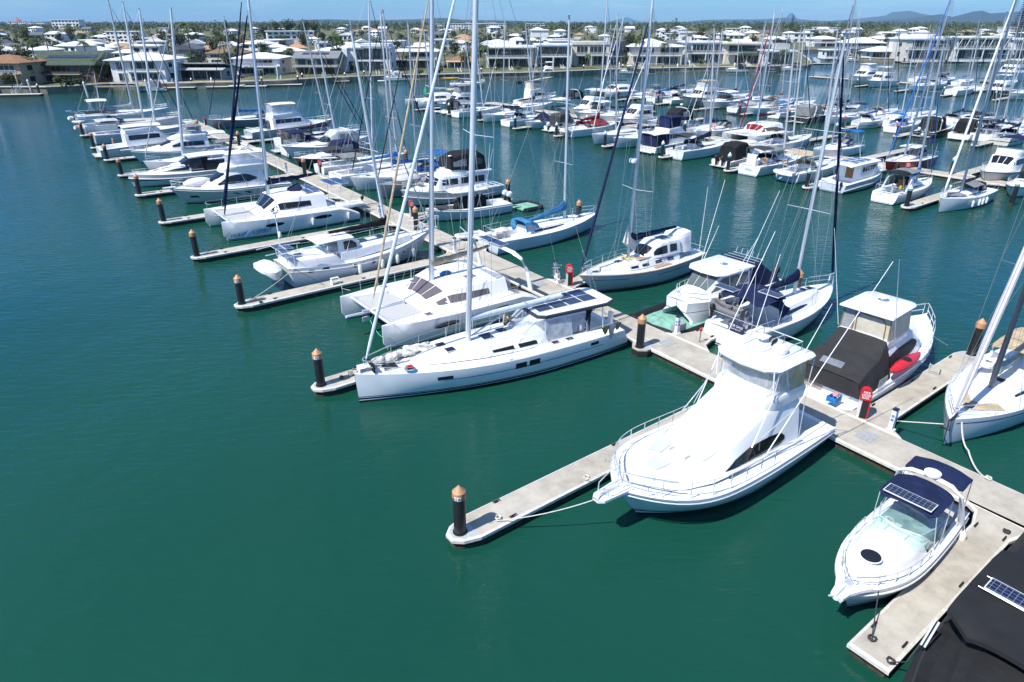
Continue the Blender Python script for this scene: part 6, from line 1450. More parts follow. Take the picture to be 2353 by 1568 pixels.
def ketch(s):
    ring_(s, -1.5, -1.6, 1.9, (.5, .22, .15)); dav((.7, .7, .7))(s); sol(-.56, 2.6, .8, 2.2)(s)
    s.canopy(-6.3, -2.9, 1.6, 4.2, gel(), name='awning', arch=.3)
    s.rig(-4.2, 1.9, (277, 165), H=14, r=.1, jib=None, boom=None, back=False, name='mizzen_mast')
    mb = MB(); R.seed(9)
    for k in range(7): mb.tube([(-3.2 + 1.9 * R.random(), R.uniform(-1, 1), 1.5 + .9 * R.random()) for _ in range(5)], .05, 4)
    s.part('deck_gear', mb, m_black())
S('white ketch with a raised white awning and two tall masts, last on its pier', 's', (180, 287), 17, 1, mr=.19, mast=(248, 0), H=20, cover='lgrey', jib='navy', extra=ketch)
inflatable(AB(*ab(183, 281, 1.4), 1.2), AX - 1.2, 'white tender slung from davits at the outermost yacht stern', 2.8)
# ---- near pier, far side
S('grey sided sloop with royal blue sail cover far down the near pier', 'b', (492, 297), 14, -1, mast=(514, 40), cover='blue', hull=(.2, .22, .24), jib='navy')
M('small open runabout with a black top near two red hose reels', 'b', (575, 318), 7, -1, style='express', top='black', hull=(.3, .32, .33), arch=False)
inflatable(G(540, 326, .6), AX + 1.2, 'cream inflatable lying on the walkway with a dark motor', 3.2, col=(.6, .57, .5))
M('pale blue grey flybridge cruiser with cream bimini top and clear bridge screens', 's', (572, 320), 15.5, 1, style='fly', top='cream', bridge='clear', hull=(.4, .44, .48), fb=(1.3, 1.6, 2.2))
M('light blue sterned cruiser tucked behind the inflatable on the walkway', 's', (640, 352), 9, 1, style='express', top='charcoal', hull=(.35, .42, .5), arch=False)
S('white sloop with navy sail cover, navy bimini and navy dodger', 's', (655, 360), 14, 1, mast=(731, 95), cover='navy', bimini='navy', dodger='navy', jib='navy')
S('second navy covered white sloop lying beside the first one, orange lifebuoy on its rail', 's', (640, 342), 14.5, 1, mast=(668, 45), cover=('navy', .7), jib='black', extra=lb(-6.2, 1.3, 2.2, (.5, .12, .08)))
M('white sports cruiser with a clear wrap windscreen and a white cockpit cover', 'b', (672, 364), 13, -1, style='express', top='lgrey', hull=(.72, .73, .74))
M('bow rider with a black hull side and a navy canopy and side curtains', 'b', (692, 388), 10.5, -1, style='express', top='navy', hull=(.03, .03, .035), bands=(), arch=False, group='motor cruisers')
S('white sloop with a charcoal sail cover behind the navy canopied bow rider', 's', (735, 405), 13, 1, mast=(846, -30), cover=('charcoal', .6), jib='navy')
S('white sloop with a blue sail cover and a row of slim cabin windows', 's', (772, 428), 14.5, 1, mast=(880, 25), cover='blue', dodger=None, jib='navy')
S('white sloop with an open deck and a bright blue tarpaulin over its cockpit', 'b', (822, 440), 13.5, -1, mast=None, H=17, cover='blue', bimini='blue', jib='black', extra=tent('blue', -.4, -.2, 1.1))
S('grey steel double ender with a white tarpaulin on its foredeck', 'b', (880, 457), 13, -1, hull=(.25, .26, .27), bands=((.1, .16, CK),), cab=(.3, .3, .28), mast=None, H=16, jib='black', cover='blue', extra=lambda s: (lambda mb: s.part('deck_tarpaulin', mb.blob((2.6, 0, 1.9), (1.8, 1.1, .55), 14, 8, 0, .06), mat('tarp_grey', (.5, .5, .52), .8, 0, .2, 2, .9, 4)))(MB()))
# ---- middle pier, left side, from far to near
catamaran('white catamaran with a tan awning at the far end of the middle pier', 'b', *at(948, 247), 12.5, 7, -1, (905, 30), cover=None, jib='lgrey', bim='tan', det=0)
M('cruiser hidden inside a tall grey canvas enclosure behind the catamaran', 'b', (1015, 254), 11, -1, style='fly', top='grey', bridge='grey')
M('small launch with a flat black top at the middle pier', 's', (1022, 263), 7.5, 1, style='express', top='black', arch=False, det=0)
inflatable(G(1010, 260, 0), AX + PI, 'small white dinghy behind the small black topped launch', 2.6)
S('white sloop with a grey bimini and rounded stern to the fairway', 's', (1046, 271), 12, 1, mast=(993, 30), H=16, bimini='grey', cover=None, jib='lgrey')
S('white sloop with bow out and a navy dodger, between two dark piles', 'b', (1114, 282), 12.5, -1, mast=(1160, 48), dodger='navy', cover='black', jib='lgrey')
S('white sloop with sloping stern and open wheel, next to the navy tented yacht', 's', (1161, 292), 11.5, 1, mast=(1198, 52), cover=None, jib='lgrey', extra=lb(-4.9, .8, 1.9, (.5, .15, .1)))
S('white sloop under a pointed navy boom tent, bow to the fairway', 'b', (1212, 298), 11, -1, mast=(1237, 78), cover=None, jib='lgrey', extra=tent('navy', -.02, .24, 1.6), hull=(.6, .64, .68))
M('outboard cruiser boxed in dark grey canvas', 's', (1262, 304), 9.5, 1, style='express', top='charcoal', arch=False, clears=False, extra=lambda s: s.outboard(-5, 0, .9, 1.2, gel()))
S('white yacht with maroon sail cover and red dodger under a brown boom tent', 's', (1300, 316), 13, 1, mast=(1396, -10), H=17, cover=('red', .8), dodger='red', jib='lgrey', extra=both(tent('red', -.1, .2, 1.2), dav((.6, .58, .52))))
S('white sloop with bow out and clean deck beside the maroon covered yacht', 'b', (1366, 333), 13.5, -1, mast=(1418, 35), cover='navy', jib='white', hull=(.6, .64, .69))
S('white sloop with a long straight hull lettered in script near its bow', 'b', (1415, 342), 13.5, -1, mast=(1500, 95), cover='navy', jib='white', hull=(.66, .69, .72))
M('square sterned cruiser boxed in navy canvas with black hull stripes', 's', (1486, 353), 11.5, 1, style='fly', top='white' and 'navy', bridge='navy', bands=((.5, .56, CK), (.75, .8, CK), (.1, .16, CK)), extra=both(lambda s: s.canopy(-6.0, -2.6, 1.6, 2.9, gel(), name='cockpit_roof', th=.08, legs=False), lambda s: Cabin(s, [(-5.7, 1.6, 1.5, 2.85), (-2.7, 1.6, 1.5, 2.85)], 1.2, cam=.02, edge=.05).build('cockpit_curtain', canvas('navy'))))
S('white yacht with black cockpit hood, solar roof and a navy sail cover', 's', (1548, 367), 13.2, 1, mast=(1601, 60), cover=('navy', .7), bimini='charcoal', dodger='charcoal', jib=None, boomup=-.2, extra=both(sol(-.38, 3.1, 1.4, 2.4), lambda s: s.outboard(-6.3, .5, 1.5, .7)), hull=(.66, .7, .74))
M('outboard fishing boat under a black canvas cover with a white roof', 's', (1655, 386), 9.8, 1, style='express', top='black', clears=False, arch=False, hard=False, extra=both(lambda s: s.outboard(-5.3, -.5, .9, 1.2), lambda s: s.outboard(-5.3, .5, .9, 1.2), lambda s: s.canopy(-1.6, 1.4, 1.2, 3.0, gel(), name='hardtop', th=.1)))
def philly(s):
    s.stern_letters('Philly', .75, .5, (.3, .33, .4)); mb = MB(); mb.grid([[(-s.L / 2 + .12 + .05 * math.sin(j * 2), y, z) for j, y in enumerate((-.7, -.35, 0, .35, .7))] for z in (1.2, 1.7, 2.2, 2.7)]); s.part('white_screen', mb, gel()); ring_(s, -5.4, -1.5, 2.0, (.5, .24, .08)); s.canopy(-2.4, .6, 1.4, 3.0, canvas('grey'), name='awning', arch=-.15)
S('white sloop with a white cloth hung over its stern and a dark bimini', 's', (1716, 404), 12.5, 1, mast=(1745, 95), H=16.5, bimini='charcoal', cover=None, jib=None, extra=philly, tr=-.35, hull=(.62, .66, .7))
S('white sloop with tan bimini, tan dodger and an inflatable hung across its stern', 's', (1806, 419), 12.5, 1, mast=(1822, 60), H=16.5, bimini='tan', dodger='tan', jib='navy', cover=None, extra=both(dav(), lb(-4.5, 1.6, 2.0, (.5, .24, .08))), hull=(.62, .65, .68))
s = Boat('motor_launch', 'white pilothouse launch with wooden doors and dark solar panels on its curved roof', 'motor boat', 's', *at(1907, 442), 11.5, 3.9, (1.0, 1.2, 1.9), 1, 0, 'motor cruisers', rake=.6, tm=.42, p=2.3, sw=.88, n=16)
s.hull(m_hull((.5, .56, .62), ((.1, .16, CK),)), gel(), (-5.3, -2.2, 1.5, .75), rub=(.05, gel(), .3))
c = Cabin(s, [(-2.1, 1.35, 1.3, 2.9), (1.6, 1.35, 1.25, 2.9), (2.0, 1.25, 1.15, 2.8)], 1.0, zb1=1.3, cam=.06, edge=.08); c.build('pilothouse', gel()); k = 6
for i in range(k): c.band('window', [(-1.7 + i * .58, .55, .88), (-1.25 + i * .58, .55, .88)], m_glass())
s.canopy(-4.6, 2.3, 1.5, 3.0, gel(), name='roof', th=.1, arch=.16); c2 = Cabin(s, [(2.0, 1.1, 1.0, 2.05), (4.2, .7, .5, 2.1)], 1.4, zb1=1.75, cam=.05); c2.build('trunk_cabin', gel())
for i in range(3):
    for yy in (-.55, .55): s.solar(-2.6 + i * 1.3, yy, 3.2, 1.1, .9)
mb = MB(); mb.box((-2.13, .0, 1.8), (.05, .9, 1.6)); s.part('cabin_door', mb, mat('varnished_door', (.22, .1, .03), .4)); s.outboard(-5.9, -1.2, .9, .7); s.rail(.4, .97, .7, 6, .018, 1, push=False); s.pole((2.5, 1, 1.6), (4, 2.5, 4.2), .025); mb = MB(); mb.blob((-5.2, .8, 1.25), (.9, .45, .16), 12, 6, PI / 2); s.part('paddle_board', mb, gel())
def riff(s):
    s.stern_letters('Riff', .85, .45, (.3, .33, .4), y=.6); mb = MB()
    for sg in (1, -1): mb.tube([(-3.6, sg * 1.3, 1.2), (-2.7, sg * 1.2, 2.4), (-2.3, sg * .8, 2.7), (-2.2, 0, 2.8)], .1, 6)
    s.part('wheelhouse_arch', mb, gel()); c = Cabin(s, [(-2.5, 1.15, .95, 2.6), (-1.2, 1.1, .9, 2.55), (-.3, .9, .6, 1.8)], 1.5, cam=.05); c.build('doghouse', gel(), back=False); c.band('window', [(-1.4, .3, .85), (-.7, .35, .75)], m_glass()); mb = MB(); mb.box((-2.3, -.1, 1.7), (.06, .8, 1.3)); s.part('companionway_door', mb, mat('varnished_door', (.22, .1, .03), .4))
    mb = MB(); mb.lathe((-4.9, -1.2, 1.6), [(.05, 0), (.15, .05), (.15, .35), (.05, .45)], 8); s.part('gas_bottle', mb, mat('bottle_yellow', (.5, .35, .05), .5)); s.canopy(-3.8, .3, 1.2, 3.05, canvas('grey'), name='awning', arch=.02, legs=False)
S('white sloop with open stern ladder, wheelhouse arch and royal blue sail cover', 's', (2025, 468), 10.8, 1, mast=(1860 if 0 else 2155, 95), H=15, cover=('blue', .7), jib='blue', boomup=-.2, extra=riff, tr=-.4, mx=1.6)
def grey_aw(s):
    mb = MB(); mb.grid([[(x, y, z) for y, z in ((-1.2, 1.7 + .5), (-.5, 2.1 + .3), (.0, 2.6), (.5, 2.1 + .3), (1.2, 1.7 + .5))] for x in (-1.6, -.4, 1.0)]); s.part('sun_awning', mb, canvas('grey')); mb = MB(); mb.grid([[(x, y * (4.6 - x) / 3, s.dz(x, 0) + .35 - .2 * abs(y)) for y in (-1, 0, 1)] for x in (1.6, 2.6, 3.6, 4.4)]); s.part('foredeck_awning', mb, canvas('grey')); s.fenders((-1.4, -.4, .4, 1.6), 1, r=.12, h=.7)
S('pale grey sloop with grey awnings and a row of white fenders', 'b', (2155, 489), 11.2, -1, mast=(2353, -60), H=15.5, cover='charcoal', jib='white', jr=.1, boomup=.3, extra=grey_aw, hull=(.58, .62, .66), rake=.1, bands=())
# ---- middle pier, far side
M('white sports cruiser with black canopy and navy hull stripe, far side of the middle pier', 'b', (1262, 246), 12, -1, style='express', top='black', det=0)
M('flybridge cruiser with cream bridge curtains and navy top', 's', (1190, 243), 12, 1, style='fly', top='navy', bridge='cream', det=0)
S('sloop with a long black sail cover behind the navy tented yacht', 's', (1165, 262), 13, 1, mast=(1170, 60), cover=('black', .6), jib='lgrey', det=0)
M('flybridge cruiser shaded by a long white canvas strip', 'b', (1315, 268), 12, -1, style='fly', top='white', hard=True, det=0)
M('hardtop cruiser with dark cabin windows and a white roof', 'b', (1330, 276), 11, -1, style='express', hard=True, arch=False, det=0)
S('dark decked sloop with a black sail cover, behind the maroon covered yacht', 'b', (1362, 285), 13, -1, mast=(1377, 60), cover='black', jib='navy', det=0)
M('white pilothouse cruiser with big sloping windscreen panes', 'b', (1420, 292), 12, -1, style='fly', top='white', hard=True, det=0)
M('sports cruiser with dark radar arch and a white dome on it', 'b', (1495, 300), 12.5, -1, style='express', top='black', extra=lambda s: (lambda mb: s.part('radar_dome', mb.lathe((-3, 0, 3.9), [(.05, -.2), (.3, 0), (.3, .2), (.03, .3)], 12), gel()))(MB()))
S('small white sloop with a wrinkled royal blue sail cover', 'b', (1580, 316), 11.5, -1, mast=(1640, 110), cover='blue', jib='lgrey', det=0)
S('white cutter with a black bimini, outboard rack and a red lifering by its rail', 'b', (1592, 322), 12.5, -1, mast=(1660, 70), bimini='black', cover='black', jib='navy', hull=(.68, .7, .7), extra=lb(1.5, .8, 1.9, (.6, .05, .03)))
catamaran('white catamaran with red window covers and a maroon sail', 'b', *at(1690, 331), 12.5, 6.6, -1, (1780, 30), cover=('red', .7), jib='red', winm=canvas('red'), boomup=.2)
S('white sloop carrying two round grey covers on deck and a black furled sail', 's', (1752, 352), 13, 1, mast=(1795, 60), jib='black', cover=None, hull=(.62, .66, .7), extra=lambda s: [s.part('round_cover', (lambda mb: mb.lathe((x, .6, 2.3), [(.02, -.05), (.62, 0), (.02, .05)], 14))(MB()), canvas('grey')) for x in (-1.5, .8)])
S('white sloop with bright blue bimini and navy hood beside the walkway end', 'b', (1870, 368), 12, -1, mast=(1925, -20), bimini='blue', dodger='navy', cover=None, jib='navy', extra=lb(-5.4, -1.2, 2.2, (.6, .25, .08)))
S('red hulled yacht with a white sunshade, navy hood and bright blue furled sail', 'b', (2035, 398), 12, -1, mast=(2230, -40), hull=(.2, .015, .02), bands=(), cover=None, dodger='navy', bimini='navy', jib='blue', jr=.09, extra=lambda s: s.canopy(-2.4, .6, 1.2, 2.9, gel(), name='sunshade', arch=.1, legs=False))
M('older flybridge cruiser with navy sunshade and a raised solar panel', 'b', (2262, 424), 11.8, -1, style='fly', top='navy', hull=(.6, .6, .58), bands=((.1, .35, CN),), extra=sol(-.12, 4.9, 1.2, 1.6))
M('white cruiser with dark side windows and a clear hood, cut by the right edge', 'b', (2322, 455), 9.5, -1, style='express', top='charcoal', arch=False)
# ---- third pier, left side
catamaran('distant white catamaran with a dark sail on its long boom', 'b', *at(1375, 224), 13, 7.2, -1, (1437, 40), cover='charcoal', jib='white', det=0)
S('distant pale blue sloop with its tender tied at the stern', 'b', (1446, 231), 11.5, -1, mast=(1480, 62), cover=None, det=0, hull=(.5, .58, .62))
S('distant white sloop stern to the fairway with a blue sail cover', 's', (1494, 235), 11.5, 1, mast=(1540, 82), cover='blue', det=0)
S('distant narrow white yacht with a green sail cover', 's', (1532, 241), 11, 1, mast=(1553, 60), cover='green', det=0)
M('distant cream trawler with a tan topped flying bridge', 'b', (1573, 247), 14, -1, style='fly', top='tan', bridge='clear', hull=(.5, .48, .42), fb=(1.6, 1.8, 2.6))
M('distant white sports cruiser with a long pointed bow and dark rail', 'b', (1620, 252), 14, -1, style='express', hard=True, hull=(.6, .62, .65))
S('distant yacht under a light tarpaulin with a bright blue sail', 's', (1681, 260), 11, 1, mast=(1812, 45), cover='blue', det=0, extra=tent('lgrey', -.3, .2, 1.0))
S('distant white sloop with dark oval cabin windows and a grey bimini', 'b', (1717, 266), 13, -1, mast=(1800, 20), bimini='grey', dodger='grey', cover='charcoal', det=0)
S('distant white yacht carrying a bright orange lifebuoy on its stern', 's', (1776, 273), 11.5, 1, mast=(1832, 60), bimini='blue', cover='blue', det=0, extra=lb(-5.2, .8, 1.9))
M('distant express cruiser with a black hull and white open stern', 's', (1832, 284), 12.5, 1, style='express', top='grey', hull=(.02, .022, .025), bands=())
S('distant white ketch with a navy cover, lying between two express cruisers', 'b', (1908, 287), 12, -1, mast=(1950, 30), cover='navy', det=0)
S('distant canoe sterned white yacht with a row of dark portholes', 's', (1962, 297), 12.5, 1, mast=(2000, 90), cover='blue', jib='navy', hull=(.6, .62, .63), bands=((.55, .65, CK),), sw=.4, det=0)
S('distant white yacht with royal blue dodger cloths along its rail', 's', (2045, 306), 11, 1, mast=(2150, 70), cover=None, dodger='blue', bimini='blue', jib='blue', det=0)
M('distant outboard cruiser with a black hull under a black canvas cover', 's', (2118, 317), 11, 1, style='express', top='black', clears=False, hull=(.02, .022, .025), bands=(), extra=lambda s: [s.outboard(-5.9, y, .9, 1.2, gel()) for y in (-.6, .6)])
M('distant white cruiser with a black hood and a white bow cover', 's', (2200, 323), 11, 1, style='express', top='black')
S('distant cream yacht with black hood and lettered square stern', 's', (2292, 335), 12, 1, mast=(2353, 90), cover='navy', dodger='black', hull=(.6, .58, .5), bands=((.6, .72, CN),))
# ---- third pier, far side, and the farthest pier
FR = [('grey decked sloop with dark sail cover lifted at the mast', 's', (1700, 243), 12, 'grey', (1690, 60)), ('white sloop with a maroon boom cover', 's', (1752, 250), 12, 'red', (1752, 70)), ('white sloop with a bare boom and a stern arch', 's', (1800, 256), 12.5, None, (1790, 75)), ('sloop with a black lifted sail cover and white tender', 's', (1905, 268), 12, 'black', (1896, 50)), ('dark red yacht with a grey sail', 's', (1992, 277), 12, 'grey', (2005, 60)), ('ketch with a wind vane and cluttered stern', 's', (2075, 285), 13, None, (2090, 40)), ('pilothouse sloop with long navy sail covers', 's', (2160, 297), 13.5, 'navy', (2135, 60)), ('yacht with black cockpit curtains and a high navy boom', 's', (2205, 305), 14, 'navy', (2245, 25)), ('white sloop with a covered tender on deck', 's', (2300, 318), 13, 'lgrey', (2330, 60))]
for l, e, uv, L, cv, m_ in FR: S('distant ' + l + ' beyond the third walkway', e, uv, L, 1, mast=m_, cover=cv, jib=R.choice(['lgrey', 'navy', 'white']), det=0, bimini='black' if 'black' in l else None)
M('far off tall white trawler yacht with a square wheelhouse', 'b', (1955, 196), 17, -1, style='fly', top='white', hard=True, bridge='clear', fb=(1.8, 2.2, 3.0), det=0)
M('far off white sports yacht with a curved dark side window', 'b', (1995, 202), 16, -1, style='fly', top='white', hard=True, fb=(1.5, 1.8, 2.2), det=0)
S('far off white sloop with a bow of many portholes', 'b', (2088, 211), 14, -1, mast=(2120, 60), det=0, cover=None)
S('far off white racing sloop with a wedge shaped stern', 's', (2180, 221), 15, 1, mast=(2215, 40), det=0, cover=None)
M('far off motor boat with a black hull and white cabin', 'b', (2272, 224), 14, -1, style='fly', top='white', hard=True, hull=(.02, .02, .022), bands=(), det=0)
S('far off white sloop with high plain bow at the right edge', 'b', (2320, 230), 14, -1, mast=(2353, 10), det=0, cover=None)
M('far off large motor yacht with dark window bands at the right edge', 'b', (2290, 190), 22, -1, style='fly', top='white', hard=True, fb=(2.4, 2.8, 3.4), det=0)
for l, uv, L, cv, m_ in [('yacht with a tan hood', (2095, 190), 12, 'tan', (2085, 75)), ('sloop with a black sail along a long boom', (2150, 194), 13, 'black', (2140, 70)), ('sloop with a small blue cover', (2195, 198), 12, 'blue', (2190, 65)), ('yacht under blue tarpaulins', (2290, 203), 14, 'blue', (2275, 60))]:
    S('far off ' + l + ' at the farthest pier', 's', uv, L, 1, mast=m_, cover=cv, det=0)
# extra masts seen crowded along the right: yachts lying between the others
for i, (uv, m_, w) in enumerate([((1860, 276), (1880, 88), 'just beyond the black hulled express cruiser'), ((2020, 292), (2040, 95), 'just beyond the canoe sterned yacht'), ((2250, 327), (2270, 80), 'just beyond the white bow cover cruiser'), ((2236, 312), (2290, 20), 'just beyond the navy sail covers'), ((1640, 240), (1650, 70), 'just beyond the cream trawler'), ((1525, 226), (1500, 80), 'just beyond the distant blue covered sloop'), ((1580, 229), (1596, 75), 'beside the cream trawler bow'), ((2340, 300), (2350, 30), 'crowded at the right edge'), ((2245, 210), (2240, 60), 'ahead of the far off black hulled motor boat'), ((2128, 205), (2105, 80), 'ahead of the far off racing sloop')]):
    S('plain distant bare masted yacht ' + w, 's', uv, 12 + R.random() * 2, 1, mast=m_, cover=R.choice([None, 'lgrey', 'navy']), jib=R.choice(['lgrey', 'white']), det=0)
# ---- afloat in the canal
s = S('small white yacht with a blue waterline stripe motoring up the canal', 's', (1034, 201), 11, 1, mast=(1050, 98), cover=None, jib='lgrey', bands=((.3, .6, (.05, .2, .45)),), yaw=-30)
s = Boat('open_skiff', 'dark open skiff with a foaming wake crossing the canal', 'skiff', 's', *at(1200, 190), 5.2, 1.7, (.6, .6, .75), -1, 30, None, n=10)
s.hull(m_hull((.05, .05, .055), ()), mat('skiff_floor', (.1, .1, .1), .8), (-2.2, 1.2, .5, .15)); s.outboard(-2.7, 0, .5, .8)
hp = s.glob((-1.5, 0, .35))
add_person('person steering the dark skiff, seen as a small figure in the stern', hp, s.rz, 'black', (.02, .02, .03), dict(pelvis=(0, 0, .15), lean_=(.1, 0, 1), lh=(.3, .2, .35), rh=(-.4, -.2, .4), lk=(.4, .16, .2), rk=(.4, -.16, .2), lf=(.45, .16, -.1), rf=(.45, -.16, -.1), le=(.1, .3, .4), re=(-.2, -.3, .45)))
mb = MB(); a0 = s.root.location; d = -s.dir
rows = [[tuple(a0 + d * (2.4 + i * 1.5) + V((-d.y, d.x, 0)) * ((j - 1) * (.3 + .05 * i) + R.uniform(-.1, .1)) + V((0, 0, .03 + .05 * (1 - i / 30) * (j == 1)))) for j in range(3)] for i in range(31)]
mb.grid(rows); o = mb.build('wake', mat('foam', (.5, .56, .6), .6, 0, .5, 1.5, .6, 2)); tag(o, None, None, None, 'structure')
P = G(980, 236, 0); t = thing('channel_marker', 'green conical channel marker on a thin post', 'marker', P)
mb = MB(); mb.tube([(0, 0, -1), (0, 0, 2.2)], .1, 8); mb.build('post', m_black(), t)
mb = MB(); mb.lathe((0, 0, 2.0), [(.55, 0), (.5, .9), (.1, 1.7), (.08, 2.2)], 12); mb.build('cone', mat('marker_green', (.01, .3, .12), .5), t)
# ------------------------------------------------------------------ land, houses, trees, hills
def pip(x, y, poly):
    c = False; j = len(poly) - 1
    for i in range(len(poly)):
        (xi, yi), (xj, yj) = poly[i], poly[j]
        if (yi > y) != (yj > y) and x < (xj - xi) * (y - yi) / (yj - yi) + xi: c = not c
        j = i
    return c
SH = [(-900, 262), (-300, 236), (0, 216), (110, 216), (200, 211), (255, 207), (330, 207), (520, 203), (640, 199), (770, 191), (900, 186), (1040, 183), (1250, 178), (1400, 171), (1560, 167), (1740, 164), (1815, 161), (1862, 158), (1862, 150), (1836, 128), (1836, 122), (1893, 121), (1905, 136), (1951, 140), (2018, 143.5), (2125, 145), (2353, 146), (2800, 150), (3600, 152)]
shore = [(G(u, v).x, G(u, v).y) for u, v in SH]
land = shore + [(30000, 4000), (30000, 34000), (-30000, 34000), (-30000, 400)]
LZ = 1.7
grassm = None
def m_ground():
    m, nt, p = _nt('ground'); L = nt.links.new
    tc = N(nt, 'ShaderNodeTexCoord'); a = N(nt, 'ShaderNodeTexNoise'); a.inputs['Scale'].default_value = .06; a.inputs['Detail'].default_value = 8
    L(tc.outputs['Object'], a.inputs['Vector']); r = N(nt, 'ShaderNodeValToRGB'); e = r.color_ramp.elements
    e[0].position = .35; e[0].color = (.045, .07, .02, 1); e[1].position = .65; e[1].color = (.17, .15, .075, 1)
    L(a.outputs['Fac'], r.inputs[0]); L(r.outputs[0], p.inputs['Base Color']); p.inputs['Roughness'].default_value = 1
    return m
mb = MB(); mb.add([(x, y, LZ) for x, y in land], [tuple(range(len(land)))])
n = len(shore)
mb.m = 1
for (x0, y0), (x1, y1) in zip(shore, shore[1:]): mb.quad((x0, y0, -1.5), (x1, y1, -1.5), (x1, y1, LZ), (x0, y0, LZ))
o = mb.build('ground', [m_ground(), mat('sea_wall', (.2, .18, .14), .9, 0, .4, .6, .5, 1.5)], None, 0); tag(o, kind='structure')
mb = MB(); rr = []
for (x, y) in shore[1:-1]: rr.append((x, y, LZ + .05))
mb.tube(rr, .28, 4); o = mb.build('sea_wall_coping', mat('coping', (.4, .37, .31), .9, 0, .3), None, 0); tag(o, kind='structure')
# water: one sheet; the land stands in it
def m_water():
    m, nt, p = _nt('water'); L = nt.links.new
    tc = N(nt, 'ShaderNodeTexCoord')
    mp = N(nt, 'ShaderNodeMapping'); mp.inputs['Rotation'].default_value = (0, 0, RAD(-28)); mp.inputs['Scale'].default_value = (.55, 1.7, 1)
    L(tc.outputs['Object'], mp.inputs[0])
    n1 = N(nt, 'ShaderNodeTexNoise'); n1.inputs['Scale'].default_value = 1.5; n1.inputs['Detail'].default_value = 4; n1.inputs['Roughness'].default_value = .55; n1.inputs['Distortion'].default_value = .4
    n2 = N(nt, 'ShaderNodeTexNoise'); n2.inputs['Scale'].default_value = .32; n2.inputs['Detail'].default_value = 2
    n3 = N(nt, 'ShaderNodeTexNoise'); n3.inputs['Scale'].default_value = .035; n3.inputs['Detail'].default_value = 3
    L(mp.outputs[0], n1.inputs['Vector']); L(tc.outputs['Object'], n2.inputs['Vector']); L(tc.outputs['Object'], n3.inputs['Vector'])
    gust = N(nt, 'ShaderNodeMapRange'); gust.inputs[1].default_value = .35; gust.inputs[2].default_value = .65; gust.inputs[3].default_value = .45; gust.inputs[4].default_value = 1.0
    L(n3.outputs['Fac'], gust.inputs[0])
    sx = N(nt, 'ShaderNodeSeparateXYZ'); L(tc.outputs['Object'], sx.inputs[0])   # sheltered near the pontoons, breezier out in the fairways
    wnd = N(nt, 'ShaderNodeMapRange'); wnd.inputs[1].default_value = 15; wnd.inputs[2].default_value = 90; wnd.inputs[3].default_value = .38; wnd.inputs[4].default_value = 1.25; L(sx.outputs[1], wnd.inputs[0])
    g2 = N(nt, 'ShaderNodeMath', operation='MULTIPLY'); L(gust.outputs[0], g2.inputs[0]); L(wnd.outputs[0], g2.inputs[1])
    mul = N(nt, 'ShaderNodeMath', operation='MULTIPLY'); L(n1.outputs['Fac'], mul.inputs[0]); L(g2.outputs[0], mul.inputs[1])
    ad = N(nt, 'ShaderNodeMath', operation='MULTIPLY_ADD'); ad.inputs[1].default_value = .55; L(n2.outputs['Fac'], ad.inputs[0]); L(mul.outputs[0], ad.inputs[2])
    b = N(nt, 'ShaderNodeBump'); b.inputs['Strength'].default_value = 1.; b.inputs['Distance'].default_value = WATER_BUMP
    L(ad.outputs[0], b.inputs['Height']); L(b.outputs[0], p.inputs['Normal'])
    r = N(nt, 'ShaderNodeValToRGB'); e = r.color_ramp.elements
    e[0].position = .3; e[0].color = (*WATER_A, 1); e[1].position = .7; e[1].color = (*WATER_B, 1)
    L(n3.outputs['Fac'], r.inputs[0]); L(r.outputs[0], p.inputs['Base Color'])
    p.inputs['Roughness'].default_value = .035; p.inputs['IOR'].default_value = 1.333
    return m
WATER_BUMP = .16; WATER_A = (.005, .05, .034); WATER_B = (.0075, .062, .042)
mb = MB(); mb.quad((-4000, -300, 0), (4000, -300, 0), (4000, 3000, 0), (-4000, 3000, 0)); o = mb.build('water', m_water(), None, 0); tag(o, kind='structure')
# ---- houses
def wallm(c): return mat('render_%.2f_%.2f_%.2f' % c, c, .85, 0, .12, .5)
def roofm(c): return mat('roof_%.2f_%.2f_%.2f' % c, c, .55, 0, .15, .4)
def tiles(c):
    k = 'tiles_%.2f' % c[0]
    if k in MATS: return MATS[k]
    m = mat(k, c, .8, 0, .3, 1.2); nt = m.node_tree; p = nt.nodes['Principled BSDF']
    w = N(nt, 'ShaderNodeTexWave'); w.inputs['Scale'].default_value = 3; tc = N(nt, 'ShaderNodeTexCoord'); nt.links.new(tc.outputs['Object'], w.inputs['Vector'])
    b = N(nt, 'ShaderNodeBump'); b.inputs['Distance'].default_value = .1; nt.links.new(w.outputs['Fac'], b.inputs['Height']); nt.links.new(b.outputs[0], p.inputs['Normal']); return m
WW = (.72, .72, .71); WC_ = (.6, .55, .45); WT = (.45, .36, .24); WG = (.35, .35, .34); WK = (.03, .032, .035); RW = (.76, .77, .78); RT = (.35, .24, .15); RO = (.45, .24, .13); RG = (.12, .125, .13); RGr = (.1, .15, .1); BR = (.2, .09, .055)
wg = None
def winm(): return mat('house_glass', (.02, .028, .035), .05, 0, .4, .3)
